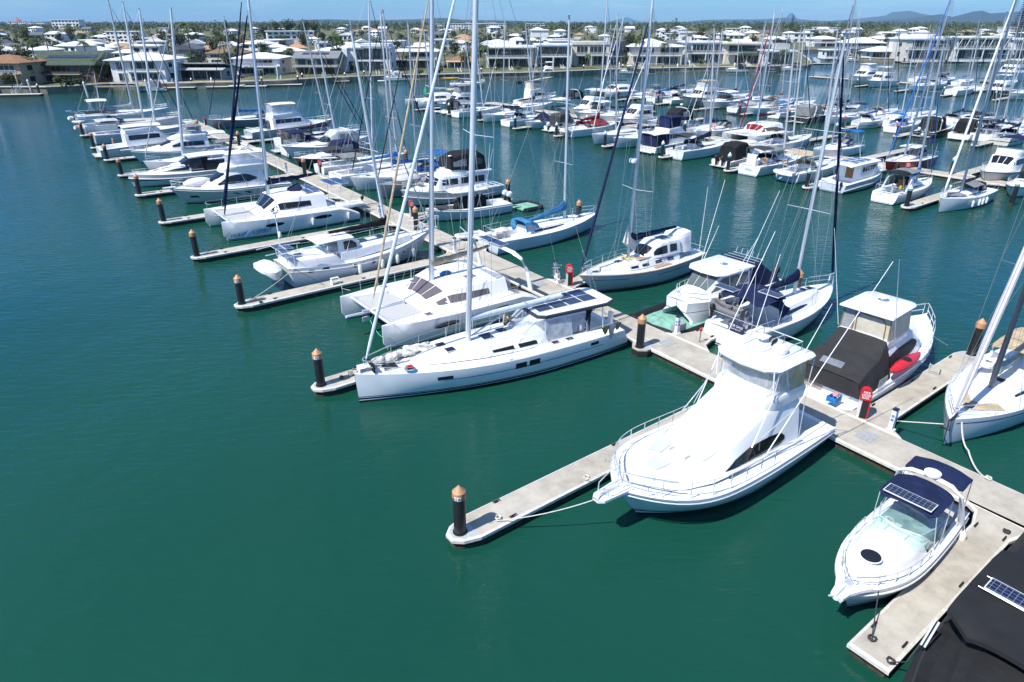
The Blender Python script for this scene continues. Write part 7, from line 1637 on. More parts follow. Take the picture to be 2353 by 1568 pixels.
def roofmesh(kind, w, d, z, h, ov, mb, y0=0, x0=0):
    a, b = w / 2 + ov, d / 2 + ov
    if kind == 'flat': mb.box((x0, y0, z + h / 2), (2 * a, 2 * b, h)); return
    if kind == 'skill':
        mb.add([(x0 - a, y0 - b, z + h), (x0 + a, y0 - b, z + h), (x0 + a, y0 + b, z), (x0 - a, y0 + b, z), (x0 - a, y0 - b, z + h - .25), (x0 + a, y0 - b, z + h - .25), (x0 + a, y0 + b, z - .25), (x0 - a, y0 + b, z - .25)], [(0, 1, 2, 3), (7, 6, 5, 4), (0, 4, 5, 1), (1, 5, 6, 2), (2, 6, 7, 3), (3, 7, 4, 0)]); return
    e = [(-a, -b), (a, -b), (a, b), (-a, b)]
    base = [(x0 + x, y0 + y, z - .2) for x, y in e] + [(x0 + x, y0 + y, z) for x, y in e]
    if kind == 'hip':
        k = min(a, b) * .95; r = ([(-a + k, 0), (a - k, 0)] if a >= b else [(0, -b + k), (0, b - k)])
        vs = base + [(x0 + x, y0 + y, z + h) for x, y in r]
        fs = [(4, 5, 9, 8), (5, 6, 9), (6, 7, 8, 9), (7, 4, 8)] if a >= b else [(4, 5, 8), (5, 6, 9, 8), (6, 7, 9), (7, 4, 8, 9)]
    elif kind == 'gable':  # ridge along x
        vs = base + [(x0 - a, y0, z + h), (x0 + a, y0, z + h)]; fs = [(4, 5, 9, 8), (5, 6, 9), (6, 7, 8, 9), (7, 4, 8)]
    else:  # ridge along y, gable to the water
        vs = base + [(x0, y0 - b, z + h), (x0, y0 + b, z + h)]; fs = [(4, 5, 8), (5, 6, 9, 8), (6, 7, 9), (7, 4, 8, 9)]
    fs += [(3, 2, 1, 0), (0, 1, 5, 4), (1, 2, 6, 5), (2, 3, 7, 6), (3, 0, 4, 7)]
    mb.add(vs, fs)
def windows(t, w, z, h, spec, y, gm, fr):
    """spec = list of (centre fraction, width fraction); each window a part with its frame"""
    for c, ww in spec:
        x = (c - .5) * w; q = ww * w
        mb = MB(); mb.box((x, y - .03, z + h / 2), (q, .1, h)); o = mb.build('window', gm, t, 0)
        mb = MB(); n = max(1, round(q / 1.6))
        for i in range(n + 1): mb.box((x - q / 2 + q * i / n, y - .09, z + h / 2), (.09, .08, h + .1))
        for zz in (z - .04, z + h + .04): mb.box((x, y - .09, zz), (q + .1, .08, .09))
        mb.build('frame', fr, o, 0)
def house(label, u0, u1, vb, h1, storeys=2, depth=12, wall=WW, roof='hip', rc=RW, rh=2.2, ov=.7, win=None, balc=False, solar=0, base=None, rz=0., tile=False, wingm=None, extra=None, name='house', frame=(.7, .7, .7), setb=0, veranda=None, side=True):
    a = G(u0, vb, LZ); b = G(u1, vb, LZ)
    m_ = (a + b) / 2; w = (b - a).length; q = math.atan2(b.y - a.y, b.x - a.x) + rz
    fwd = V((-math.sin(q), math.cos(q), 0)); m_ = m_ + fwd * (depth / 2 + setb)
    t = thing(name, label, 'house', m_, q, 'houses along the canal front')
    if h1 > 20: h1 = zrow((a + b) / 2, h1) - LZ
    if rh > 20: rh = max(.4, zrow(m_, rh) - LZ - h1)
    H = h1; mb = MB(); mb.box((0, 0, H / 2 - .5), (w, depth, H + 1)); mb.build('wall', wallm(wall), t, 0)
    mb = MB(); roofmesh(roof, w, depth, H, rh, ov, mb); mb.build('roof', (tiles if tile else roofm)(rc), t, 0)
    fs = H / storeys; gm = winm(); fr = mat('frame_%.2f' % frame[0], frame, .5)
    win = win or [[(.25, .3), (.7, .4)]] * storeys
    for i, ws in enumerate(win[:storeys]): windows(t, w, i * fs + .35, fs - .95, ws, -depth / 2, gm, fr)
    if side:
        for sx in (-1, 1):
            for i in range(storeys):
                mb = MB(); mb.box((sx * w / 2, -depth * .2, i * fs + fs * .5), (.12, 2.2, fs * .45)); mb.build('window', gm, t, 0)
    if balc:
        mb = MB(); mb.box((0, -depth / 2 - 1.0, fs), (w * .96, 2.0, .3)); sl = mb.build('balcony', wallm(wall), t, 0)
        mb = MB()
        for i in range(9): mb.box((-w * .48 + w * .96 * i / 8, -depth / 2 - 1.95, fs + .65), (.06, .06, 1.0))
        mb.box((0, -depth / 2 - 1.95, fs + 1.15), (w * .96, .07, .07)); mb.m = 1; mb.box((0, -depth / 2 - 1.92, fs + .62), (w * .95, .02, .85)); mb.build('balustrade', [fr, m_clear('balustrade_glass', (.3, .36, .4), .5)], sl, 0)
        for x in (-w * .46, 0, w * .46): mb = MB(); mb.box((x, -depth / 2 - 1.8, fs / 2), (.35, .35, fs)); mb.build('post', wallm(wall), t, 0)
    if veranda:
        mb = MB(); z = fs * veranda; mb.add([(-w * .55, -depth / 2, z + .5), (w * .55, -depth / 2, z + .5), (w * .55, -depth / 2 - 3, z), (-w * .55, -depth / 2 - 3, z), (-w * .55, -depth / 2, z + .35), (w * .55, -depth / 2, z + .35), (w * .55, -depth / 2 - 3, z - .15), (-w * .55, -depth / 2 - 3, z - .15)], [(0, 1, 2, 3), (7, 6, 5, 4), (0, 4, 5, 1), (1, 5, 6, 2), (2, 6, 7, 3), (3, 7, 4, 0)]); mb.build('veranda_roof', roofm(rc if rc != RGr else RG), t, 0)
        for i in range(5): mb = MB(); mb.box((-w * .5 + w * i / 4, -depth / 2 - 2.8, z / 2), (.18, .18, z)); mb.build('post', fr, t, 0)
    if solar:
        n = solar; 
        mb = MB(); d2 = depth / 2 + ov; sl = math.atan2(rh, d2)
        for i in range(n):
            x = -w * .32 + i * 1.15; yy = -d2 * .42; zz = H + rh * .58 + .12
            mb.box((x, yy, zz), (1.0, 1.75, .06), M=Matrix.Rotation(sl if roof != 'flat' else 0, 3, 'X'))
        if roof == 'flat': pass
        mb.build('solar_panel', m_solar(), t, 0)
    if extra: extra(t, w, depth, H)
    return t
def addbox(name, m, c, d, smooth=0):
    def f(t, w, dp, H):
        mb = MB(); mb.box((c[0] * w, c[1] * dp, c[2] * H), (d[0] * w, d[1] * dp, d[2] * H)); mb.build(name, m, t, smooth)
    return f
def multi(*fs):
    def f(*a):
        for g in fs: g(*a)
    return f
def zrow(P, v):
    k = math.hypot(P.x, P.y) / P.y; d = ray(1176.5, v); return CAM.z + d.z / d.y * P.y
FULL = [(.5, .9)]
house('tan villa with orange tiled hip roof, at the left edge', -60, 57, 197, 145, 2, 14, WT, 'hip', RO, 125, .9, [[(.3, .25), (.75, .3)], [(.3, .25), (.75, .3)]], True, tile=True)
house('brick house with a wide green tiled roof carrying solar panels', 88, 222, 190, 149, 2, 13, BR, 'gable', RGr, 118, 1.3, [[(.2, .2), (.55, .35), (.86, .14)], [(.5, .45), (.84, .15)]], False, 13, tile=True, frame=(.3, .25, .2), extra=multi(addbox('balcony', wallm((.4, .36, .3)), (-.05, -.55, .48), (.7, .14, .05)), addbox('balustrade', wallm((.06, .05, .045)), (-.05, -.61, .56), (.7, .01, .14))))
house('white two storey house with a low white hip roof and tall dark windows', 262, 384, 189, 138, 2, 14, WW, 'hip', RW, 121, 1.2, [[(.2, .16), (.6, .5)], [(.18, .14), (.6, .45)]], extra=multi(addbox('balustrade', m_clear('balustrade_glass', (.3, .36, .4), .5), (.12, -.56, .55), (.6, .01, .12)), addbox('balcony', wallm(WW), (.12, -.53, .48), (.62, .08, .04))))
house('low grey roofed pavilion with a long row of solar panels', 392, 518, 183, 158, 1, 10, (.4, .4, .38), 'skill', (.42, .44, .46), 142, 1.0, [[(.5, .85)]], False, 10, frame=(.2, .2, .2), veranda=.95)
house('cream gabled house with tan tiled roof behind the coconut palm', 447, 528, 150, 126, 2, 14, WC_, 'hip', RT, 105, .8, tile=True, setb=14)
house('white house with two stepped hip roofs and glass balcony', 540, 646, 172, 134, 2, 13, WW, 'hip', RW, 121, .8, [[(.3, .3), (.75, .25)], [(.65, .4)]], True)
house('taupe two storey house with grey gable roof, solar panels and a grey veranda', 682, 776, 170.5, 133.5, 2, 11, (.42, .36, .28), 'gable', (.2, .21, .22), 117, .9, [[(.5, .85)], [(.16, .16), (.38, .16), (.62, .16), (.85, .16)]], False, 8, veranda=.95, frame=(.1, .1, .1))
house('white modern cube with a black glass upper floor', 790, 898, 164.5, 111, 2, 14, WW, 'flat', RW, .5, .5, [[(.5, .75)], [(.62, .72)]], frame=(.06, .06, .06), extra=multi(addbox('glass_gable', winm(), (.22, -.5, 1.0), (.5, .03, .22)), addbox('white_fin', wallm(WW), (-.42, -.54, .5), (.1, .2, 1.0)), addbox('roof_wedge', roofm(RW), (.2, -.2, 1.13), (.6, .7, .12))))
house('cream house with white hip roof, solar panels and columns', 902, 1004, 157, 118, 2, 14, WC_, 'hip', RW, 105.5, .9, [[(.25, .3), (.7, .4)], [(.6, .5)]], True, 9, frame=(.15, .15, .15))
house('single storey villa with a pale tan tiled roof and shaded terrace', 1030, 1094, 156, 140, 1, 12, (.5, .44, .34), 'hip', (.45, .38, .28), 125, 1.2, [[(.5, .85)]], tile=True, veranda=.9)
house('long modern house with deep white eaves and dark strip windows', 1118, 1222, 156, 110, 2, 14, (.62, .62, .6), 'flat', RW, .5, 1.6, [FULL, FULL], True, frame=(.12, .12, .12), extra=addbox('upper_block', wallm(WW), (-.1, .3, 1.15), (.5, .4, .3)))
house('black glass house framed by a thick white box', 1228, 1312, 155, 105, 2, 14, WW, 'flat', RW, .5, .3, [[(.52, .84)], [(.54, .86)]], True, frame=(.04, .04, .04))
house('cream house with a curved parapet and white balustrade', 1316, 1398, 151, 103, 2, 13, (.62, .56, .44), 'flat', (.6, .56, .48), 1.1, .4, [[(.3, .3), (.75, .35)], [(.25, .3), (.68, .45)]], True)
house('dark steep roofed house with a white gable wall', 1395, 1462, 147, 115, 2, 13, WK, 'gable2', WK, 93, .5, [[(.5, .8)], [(.5, .7)]], extra=addbox('white_side_wall', wallm(WW), (-.52, 0, .6), (.04, 1.0, 1.2)), frame=(.05, .05, .05))
house('white villa with broad twin hip roofs and a palm in front', 1446, 1566, 149, 107, 2, 15, (.66, .63, .56), 'hip', RW, 97, 1.2, [[(.25, .3), (.72, .4)], [(.3, .3), (.75, .35)]], True)
house('white flat roofed house with a stone chimney and wide balcony', 1572, 1662, 146, 99, 2, 14, WW, 'flat', RW, .6, .6, [[(.5, .7)], [(.55, .75)]], True, extra=addbox('chimney', wallm((.55, .52, .47)), (-.4, -.3, 1.1), (.1, .2, .4)))
house('cream modern house with deep shaded terrace and planted balcony', 1664, 1758, 147, 102, 2, 14, (.6, .56, .47), 'flat', (.62, .58, .5), .6, 1.2, [[(.6, .7)], [(.5, .85)]], True, frame=(.1, .1, .1), extra=addbox('planter', mat('planter_green', (.04, .09, .03), .9, 0, .5, 2, 1, 3), (.1, -.66, .5), (.5, .08, .12)))
house('low white boathouse on the point with a flat roof', 1760, 1822, 151, 119, 1, 10, WW, 'flat', RW, .5, .8, [FULL], extra=addbox('roof_deck', wallm((.4, .4, .4)), (.1, 0, 1.35), (.5, .6, .4)))
house('tan house with a steep decorated gable behind the point', 1728, 1786, 110, 99, 2, 13, WC_, 'gable2', (.6, .52, .38), 80, 1, [[(.5, .5)]] * 2, setb=20)
house('white house with black balconies beside the inlet mouth', 1868, 1928, 108, 90, 2, 13, WW, 'hip', RW, 83, .8, [[(.6, .5)]] * 2, True, setb=2)
house('white boat pavilion with a fence of white rails at the inlet', 1898, 1945, 131, 3, 1, 9, WW, 'flat', RW, .4, .6, [FULL], setb=1)
house('blue posted house with a large white hip roof', 1950, 2030, 123, 99, 2, 15, (.3, .36, .45), 'hip', RW, 86, 1.4, [[(.5, .8)], [(.5, .8)]], True, setb=2)
house('white roofed boat shelter beside the blue posted house', 2000, 2070, 134, 118, 1, 10, WW, 'hip', RW, 107, 1.4, [FULL], setb=0)
house('large cream and grey modern house with terraces and long white walls', 2074, 2172, 137, 91, 2, 16, (.58, .55, .5), 'flat', RW, .6, .8, [[(.5, .75)], [(.55, .8)]], True, extra=addbox('upper_block', wallm(WW), (0, .2, 1.12), (.6, .5, .2)))
house('white modern house with slanted white struts over its glass front', 2186, 2312, 137, 88, 2, 16, WW, 'flat', RW, .6, .8, [FULL, FULL], True, extra=multi(*[(lambda k: (lambda t, w, dp, H: (lambda mb: mb.tube([((-.5 + k * .14) * w, -dp / 2 - 1.9, H * .5), ((-.43 + k * .14) * w, -dp / 2 - 1.9, H)], .12, 4).build('strut', wallm(WW), t, 0))(MB())))(k) for k in range(7)]))
house('white house cut by the right edge', 2320, 2440, 136, 92, 2, 15, WW, 'flat', RW, .6, .8, [FULL, FULL], True)
# ---- jetties, ramps and little boats on the far bank
def jetty(u, v, ln, label, ramp=True, piles=True):
    P = G(u, v, 0); q = math.atan2(*(V((shore[12][1] - shore[6][1], shore[12][0] - shore[6][0])))) if 0 else RAD(12)
    t = thing('private_jetty', label, 'jetty', P, q, 'private jetties on the canal bank')
    mb = MB(); mb.box((0, 0, .25), (ln, 2.4, .5)); mb.build('float', m_float(), t, 0); mb = MB(); mb.box((0, 0, .53), (ln + .1, 2.5, .08)); mb.build('deck', m_strip(), t, 0)
    if ramp:
        mb = MB()
        for sg in (-.5, .5):
            mb.tube([(sg, 1, .6), (sg, 6, 2.0)], .06, 4); mb.tube([(sg, 1, 1.5), (sg, 6, 2.9)], .06, 4)
            for i in range(6): mb.tube([(sg, 1 + i, .6 + .28 * i), (sg, 1 + i, 1.5 + .28 * i)], .05, 4)
        mb.build('gangway', gel(), t, 0)
    if piles:
        for x in (-ln * .42, ln * .42):
            mb = MB(); mb.lathe((x, 1.5, 0), [(.28, -1), (.28, 2.6)], 10); mb.build('pile', m_black() if R.random() < .6 else gel(), t); mb = MB(); mb.lathe((x, 1.5, 2.6), [(.3, 0), (.02, .5)], 10); mb.build('pile_cap', gel(), t)
for u, v, ln, w in [(30, 222, 14, 'with a blue gangway by the tan villa'), (395, 206, 13, 'in front of the tall white house'), (545, 203, 17, 'with crossed gangways in front of the stepped roof house'), (640, 199, 14, 'in front of the taupe house'), (745, 191, 16, 'beside the black glass cube'), (870, 184, 11, 'with a white cruiser on it'), (1060, 178, 18, 'below the tan terrace villa'), (1180, 174, 15, 'in front of the long modern house'), (1300, 170, 18, 'by the curved parapet house'), (1480, 167, 20, 'in front of the dark steep roof'), (1600, 165, 18, 'in front of the stone chimney house'), (1730, 163, 18, 'with a shallow white gangway'), (1885, 149, 13, 'of pale timber at the inlet mouth'), (1930, 137, 16, 'with white rails by the inlet'), (2120, 146, 22, 'under the large cream house')]:
    jetty(u, v, ln, 'floating jetty ' + w)
t = thing('timber_jetty', 'fixed timber jetty with white capped posts below the green roofed house', 'jetty', G(278, 212, 0), RAD(8))
mb = MB(); mb.box((0, 0, 1.5), (12, 2.5, .25)); mb.box((5, 3, 1.5), (3, 6, .25)); mb.build('deck', mat('timber', (.3, .24, .15), .9, 0, .3), t, 0)
for x in (-5.5, -2, 2, 5.5):
    mb = MB(); mb.lathe((x, -1, 0), [(.15, -1), (.15, 1.5)], 8); mb.build('post', m_float(), t)
for u, v, l in [(203, 222, 'leaning white mooring post left of the timber jetty'), (343, 216, 'leaning white mooring post right of the timber jetty'), (75, 216, 'white mooring post beside the blue gangway'), (1585, 163, 'white mooring post before the stone chimney house'), (1424, 168, 'white mooring post before the dark steep roof')]:
    t = thing('mooring_post', l, 'post', G(u, v, 0)); mb = MB(); mb.tube([(0, 0, -1), (-.35, 0, 3.4)], .26, 10); mb.build('shaft', gel((.6, .62, .62)), t); mb = MB(); mb.lathe((-.35, 0, 3.4), [(.28, 0), (.02, .45)], 10); mb.build('cap', gel(), t)
def bankboat(label, u, v, L, **k):
    a, b = ab(u, v, 0); return cruiser(label, 'c', a, b, L, None, -1, det=0, group='boats on the far bank', **k)
bankboat('white cruiser with a long cabin moored under the black glass cube', 900, 186, 9, style='express', top='lgrey', yaw=-28)
bankboat('silver open boat moored below the tall white house', 345, 210, 8, style='express', top='grey', yaw=-28, arch=False)
bankboat('white motor launch moored below the long modern house', 1255, 176, 9.5, style='fly', top='white', hard=True, yaw=-28)
bankboat('small pale blue launch moored before the curved parapet house', 1437, 170, 8, style='express', hard=True, yaw=-28, arch=False)
bankboat('black canvas covered boat moored before the cream terrace house', 1690, 166, 9, style='express', top='black', yaw=-28, clears=False)
bankboat('dark covered boat at the point', 1815, 163, 9, style='express', top='black', yaw=-28, clears=False)
bankboat('white runabout beside the inlet rails', 1960, 141, 7, style='express', top=None, yaw=-28)
inflatable(G(880, 188, 0), .3, 'little white skiff off the black glass cube', 3.5); inflatable(G(545, 200, .55), .3, 'pale hull on the crossed gangway jetty', 5, motor=False)
t = thing('kayak', 'yellow kayak on the bank by the long modern house', 'kayak', G(1035, 181, 1.9), .2); mb = MB(); mb.tube([(-3, 0, .2), (-2, 0, .1), (0, 0, .05), (2, 0, .1), (3, 0, .2)], [.05, .35, .5, .35, .05], 8, flat=.7); mb.build('hull', mat('kayak_yellow', (.55, .3, .02), .4), t, 60)
# ---- trees
FRN = [(75, 'the orange villa'), (235, 'the green roof'), (385, 'the tall white house'), (530, 'the grey pavilion'), (660, 'the stepped roof house'), (782, 'the taupe house'), (900, 'the black glass cube'), (1015, 'the columned house'), (1105, 'the terrace villa'), (1225, 'the long modern house'), (1314, 'the framed glass house'), (1392, 'the curved parapet house'), (1450, 'the dark gable'), (1568, 'the twin hip roofs'), (1662, 'the stone chimney house'), (1760, 'the planted balcony house'), (1865, 'the point'), (1945, 'the inlet'), (2035, 'the blue posted house'), (2175, 'the large terraced house'), (9e9, 'the strutted white house')]
def m_leaf(key, c, c2):
    if key in MATS: return MATS[key]
    m, nt, p = _nt(key); L = nt.links.new
    oi = N(nt, 'ShaderNodeObjectInfo'); geo = N(nt, 'ShaderNodeNewGeometry')
    tc = N(nt, 'ShaderNodeTexCoord'); no = N(nt, 'ShaderNodeTexNoise'); no.inputs['Scale'].default_value = .9; no.inputs['Detail'].default_value = 4
    L(tc.outputs['Object'], no.inputs['Vector'])
    r = N(nt, 'ShaderNodeValToRGB'); e = r.color_ramp.elements; e[0].position = .3; e[0].color = (*c, 1); e[1].position = .7; e[1].color = (*c2, 1)
    L(no.outputs['Fac'], r.inputs[0])
    hs = N(nt, 'ShaderNodeHueSaturation'); mr = N(nt, 'ShaderNodeMapRange'); mr.inputs[3].default_value = .65; mr.inputs[4].default_value = 1.35
    L(oi.outputs['Random'], mr.inputs[0]); L(mr.outputs[0], hs.inputs['Value']); L(r.outputs[0], hs.inputs['Color']); L(hs.outputs[0], p.inputs['Base Color'])
    p.inputs['Roughness'].default_value = .75; p.inputs['Specular IOR Level'].default_value = .25
    p.inputs['Subsurface Weight'].default_value = 0
    MATS[key] = m; return m
bark = mat('bark', (.12, .095, .07), .9, 0, .4, 4)
def crown_mb(h, w, n, leaf, seed, lobes=7):
    R.seed(seed); mb = MB(); cl = []
    for i in range(lobes):
        q = R.uniform(0, 2 * PI); r = w * R.uniform(.1, .62); cl.append((r * math.cos(q), r * math.sin(q), h * R.uniform(.42, .86), w * R.uniform(.32, .55)))
    cl.append((0, 0, h * .72, w * .5))
    for i in range(n):
        x, y, z, s = R.choice(cl)
        while True:
            d = V((R.uniform(-1, 1), R.uniform(-1, 1), R.uniform(-1, 1)))
            if .35 < d.length < 1: break
        d = d.normalized() * (d.length ** .4); p = V((x, y, z)) + V((d.x * s, d.y * s, d.z * s * .75))
        l = leaf * R.uniform(.6, 1.4); a = V((R.uniform(-1, 1), R.uniform(-1, 1), R.uniform(-.6, .6))).normalized(); b = a.cross(d + V((0, 0, .5))).normalized()
        mb.quad(p - a * l, p + b * l * .6, p + a * l, p - b * l * .6)
    return mb
def trunk_mb(h, w, seed):
    R.seed(seed); mb = MB(); mb.tube([(0, 0, -.5), (.1, 0, h * .3), (-.1, .1, h * .6)], w * .06, 7, w * .03)
    for i in range(5):
        q = R.uniform(0, 2 * PI); mb.tube([(0, 0, h * (.25 + .06 * i)), (w * .22 * math.cos(q), w * .22 * math.sin(q), h * (.45 + .05 * i)), (w * .45 * math.cos(q), w * .45 * math.sin(q), h * (.6 + .05 * i))], w * .03, 5, w * .01)
    return mb
def palm_parts(h, seed, nf=17, fl=2.6):
    R.seed(seed); tr = MB(); cx, cy = R.uniform(-.8, .8), R.uniform(-.8, .8)
    tr.tube([(0, 0, -.4), (cx * .3, cy * .3, h * .4), (cx * .7, cy * .7, h * .75), (cx, cy, h)], .2, 7, .12)
    cr = MB()
    for i in range(nf):
        q = 2 * PI * i / nf + R.uniform(-.2, .2); up = R.uniform(-.2, 1.1); L_ = fl * R.uniform(.8, 1.15)
        d = V((math.cos(q), math.sin(q), 0)); sd = V((-d.y, d.x, 0)); pts = []
        for k in range(7):
            f = k / 6; pts.append(V((cx, cy, h)) + d * L_ * (f * (1 - .12 * f)) + V((0, 0, L_ * (up * f * .6 - .75 * f * f))))
        for k in range(6):
            wd = .34 * math.sin(PI * (.15 + .8 * k / 6)); a, b = pts[k], pts[k + 1]; dr = V((0, 0, -.3))
            for sg in (1, -1):
                for z in range(2):
                    f0 = z * .5; m0 = a.lerp(b, f0); m1 = a.lerp(b, f0 + .34)
                    cr.quad(m0, m1, m1 + sd * sg * wd * 1.7 + dr * wd * 2 + d * .18, m0 + sd * sg * wd * 1.7 + dr * wd * 2 + d * .12)
    return tr, cr
lf = [m_leaf('leaf_olive', (.03, .045, .014), (.075, .09, .03)), m_leaf('leaf_dark', (.014, .03, .012), (.04, .06, .022)), m_leaf('leaf_fresh', (.035, .065, .016), (.08, .11, .035))]
PR = {}
def proto(kind, i):
    k = (kind, i)
    if k in PR: return PR[k]
    if kind == 'broad': c = crown_mb(9, 5.2, 900, .38, 40 + i, 8); t = trunk_mb(9, 5, 60 + i); m = lf[i % 3]
    elif kind == 'tall': c = crown_mb(15, 5.5, 1000, .42, 80 + i, 10); t = trunk_mb(15, 6, 90 + i); m = lf[i % 2]
    elif kind == 'shrub': c = crown_mb(2.2, 1.7, 420, .2, 120 + i, 5); t = trunk_mb(2.2, 1.5, 130 + i); m = lf[(i + 1) % 3]
    elif kind == 'palm': t, c = palm_parts(8, 200 + i); m = lf[2 - i % 2]
    elif kind == 'coco': t, c = palm_parts(12, 220 + i, 20, 3.6); m = lf[0]
    else:
        R.seed(300 + i); c = MB(); t = MB(); t.tube([(0, 0, -.5), (0, 0, 19)], .3, 6, .05)
        for L_ in range(22):
            z = 3 + L_ * .74; r = 2.6 * (1 - L_ / 23) + .3
            for j in range(14):
                q = j * 2 * PI / 14 + L_; 
                for f in (.4, .75, 1.0):
                    p = V((r * f * math.cos(q), r * f * math.sin(q), z + .25 * f)); c.quad(p + V((.5, 0, 0)), p + V((0, .5, .15)), p - V((.5, 0, 0)), p - V((0, .5, .15)))
        m = lf[1]
    PR[k] = (c.build('crown', m, None, 0).data, t.build('trunk', bark, None).data)
    for o in [o for o in COL.objects if o.parent is None and o.name.split('.')[0] in ('crown', 'trunk')]: bpy.data.objects.remove(o)
    return PR[k]
NAMES = {'broad': 'broadleaf_tree', 'tall': 'tall_tree', 'shrub': 'garden_shrub', 'palm': 'palm_tree', 'coco': 'coconut_palm', 'pine': 'norfolk_pine'}
def tree(kind, i, P, sc, label, group, rz=None):
    c, t = proto(kind, i)
    o = thing(NAMES[kind], label, 'tree' if kind not in ('shrub',) else 'shrub', P, R.uniform(0, 6.28) if rz is None else rz, group); o.scale = (sc, sc, sc * R.uniform(.9, 1.1))
    for n_, d in (('crown', c), ('trunk', t)):
        q = bpy.data.objects.new(n_, d); COL.objects.link(q); q.parent = o
    return o
def T(kind, i, u, v, sc, label, group=None): return tree(kind, i, G(u, v, LZ), sc, label, group)
for k, i, u, v, sc, l in [('coco', 0, 446, 178, 1.2, 'tall coconut palm in front of the tan tiled roof'), ('coco', 1, 528, 176, 1.05, 'leaning coconut palm beside the stepped roof house'), ('palm', 0, 84, 150, 1.3, 'palm behind the left end of the green roof'), ('palm', 1, 118, 146, 1.3, 'palm rising behind the middle of the green roof'), ('palm', 2, 205, 146, 1.1, 'palm behind the right end of the green roof'), ('broad', 0, 80, 192, .8, 'leafy tree at the corner of the brick house'), ('broad', 1, 460, 178, .9, 'round dark tree under the tall coconut palm'), ('broad', 2, 240, 188, .75, 'dark tree between brick house and tall white house'), ('shrub', 0, 162, 204, 1.25, 'left clipped round bush on the lawn below the green roof'), ('shrub', 1, 186, 204, 1.25, 'right clipped round bush on the lawn below the green roof'), ('broad', 1, 258, 186, .6, 'small dark tree against the tall white house wall'), ('palm', 0, 398, 181, .75, 'short palm left of the low grey pavilion'), ('palm', 1, 765, 160, 1.35, 'cluster palm behind the taupe house, left stem'), ('palm', 2, 782, 158, 1.45, 'cluster palm behind the taupe house, right stem'), ('palm', 0, 935, 172, .85, 'palm in the garden of the cream columned house'), ('palm', 1, 820, 176, .55, 'short palm in front of the black glass cube'), ('broad', 2, 1070, 158, .7, 'tree shading the pale tan terrace'), ('palm', 2, 1112, 160, 1.0, 'palm between the terrace villa and the long modern house'), ('broad', 0, 1045, 135, .9, 'bushy tree behind the terrace villa'), ('coco', 0, 1465, 160, .75, 'palm in front of the broad twin hip roofs, left one'), ('coco', 1, 1522, 160, .75, 'palm in front of the broad twin hip roofs, right one'), ('palm', 0, 1795, 158, .9, 'palm on the tip of the point'), ('palm', 1, 1768, 158, .8, 'second palm on the point beside the low boathouse'), ('coco', 1, 2172, 137, 1.0, 'feathery palm between the two large modern houses'), ('broad', 2, 2085, 128, .8, 'dark tree behind the boat shelter'), ('pine', 0, 1816, 84, 1.25, 'tall narrow norfolk pine rising behind the point'), ('pine', 1, 2332, 95, 1.9, 'norfolk pine at the right edge'), ('shrub', 1, 965, 176, 1.0, 'hedge bush before the cream columned house'), ('shrub', 2, 1010, 174, 1.2, 'wide hedge bush beside the cream columned house'), ('shrub', 0, 605, 178, 1.0, 'garden bush left of the taupe house'), ('shrub', 1, 1190, 165, .9, 'garden bush before the long modern house'), ('shrub', 0, 1970, 131, 1.4, 'bush by the inlet rails'), ('broad', 0, 30, 205, .5, 'shrubby tree on the sea wall by the tan villa'), ('shrub', 2, 140, 197, 1.2, 'bush against the brick house wall')]: T(k, i, u, v, sc, l)
for i, (u, v, k, sc) in enumerate([(232, 178, 'broad', .8), (392, 172, 'tall', .5), (528, 168, 'broad', .75), (548, 165, 'palm', 1.0), (655, 162, 'broad', .8), (668, 164, 'palm', 1.0), (786, 155, 'broad', .9), (905, 152, 'broad', .75), (1012, 150, 'tall', .6), (1024, 154, 'palm', .9), (1100, 148, 'broad', .9), (1224, 147, 'palm', 1.1), (1314, 145, 'broad', .8), (1396, 143, 'palm', 1.0), (1436, 150, 'broad', .5), (1568, 141, 'broad', .9), (1575, 146, 'palm', .9), (1663, 140, 'palm', 1.1), (1758, 139, 'broad', .9), (1780, 154, 'broad', .45), (1942, 118, 'broad', .9), (2036, 117, 'tall', .7), (2070, 126, 'palm', 1.1), (2178, 128, 'broad', 1.0), (2190, 132, 'palm', 1.0), (2318, 127, 'broad', 1.1), (10, 172, 'tall', .7), (66, 170, 'broad', 1.0), (1145, 163, 'broad', .4), (1350, 158, 'palm', .6), (1700, 153, 'palm', .6), (1610, 153, 'shrub', 1.3)]):
    lab = {'broad': 'dark bushy tree', 'tall': 'spreading tree', 'palm': 'palm', 'shrub': 'low garden bush'}[k]
    f = [n for e, n in FRN if u < e + 4][0]; T(k, i % 3, u, v, sc, lab + (' in the garden of ' if u in (1610, 1700, 1350, 1145, 1575) else ' squeezed beside ') + f, 'garden trees between the canal houses')
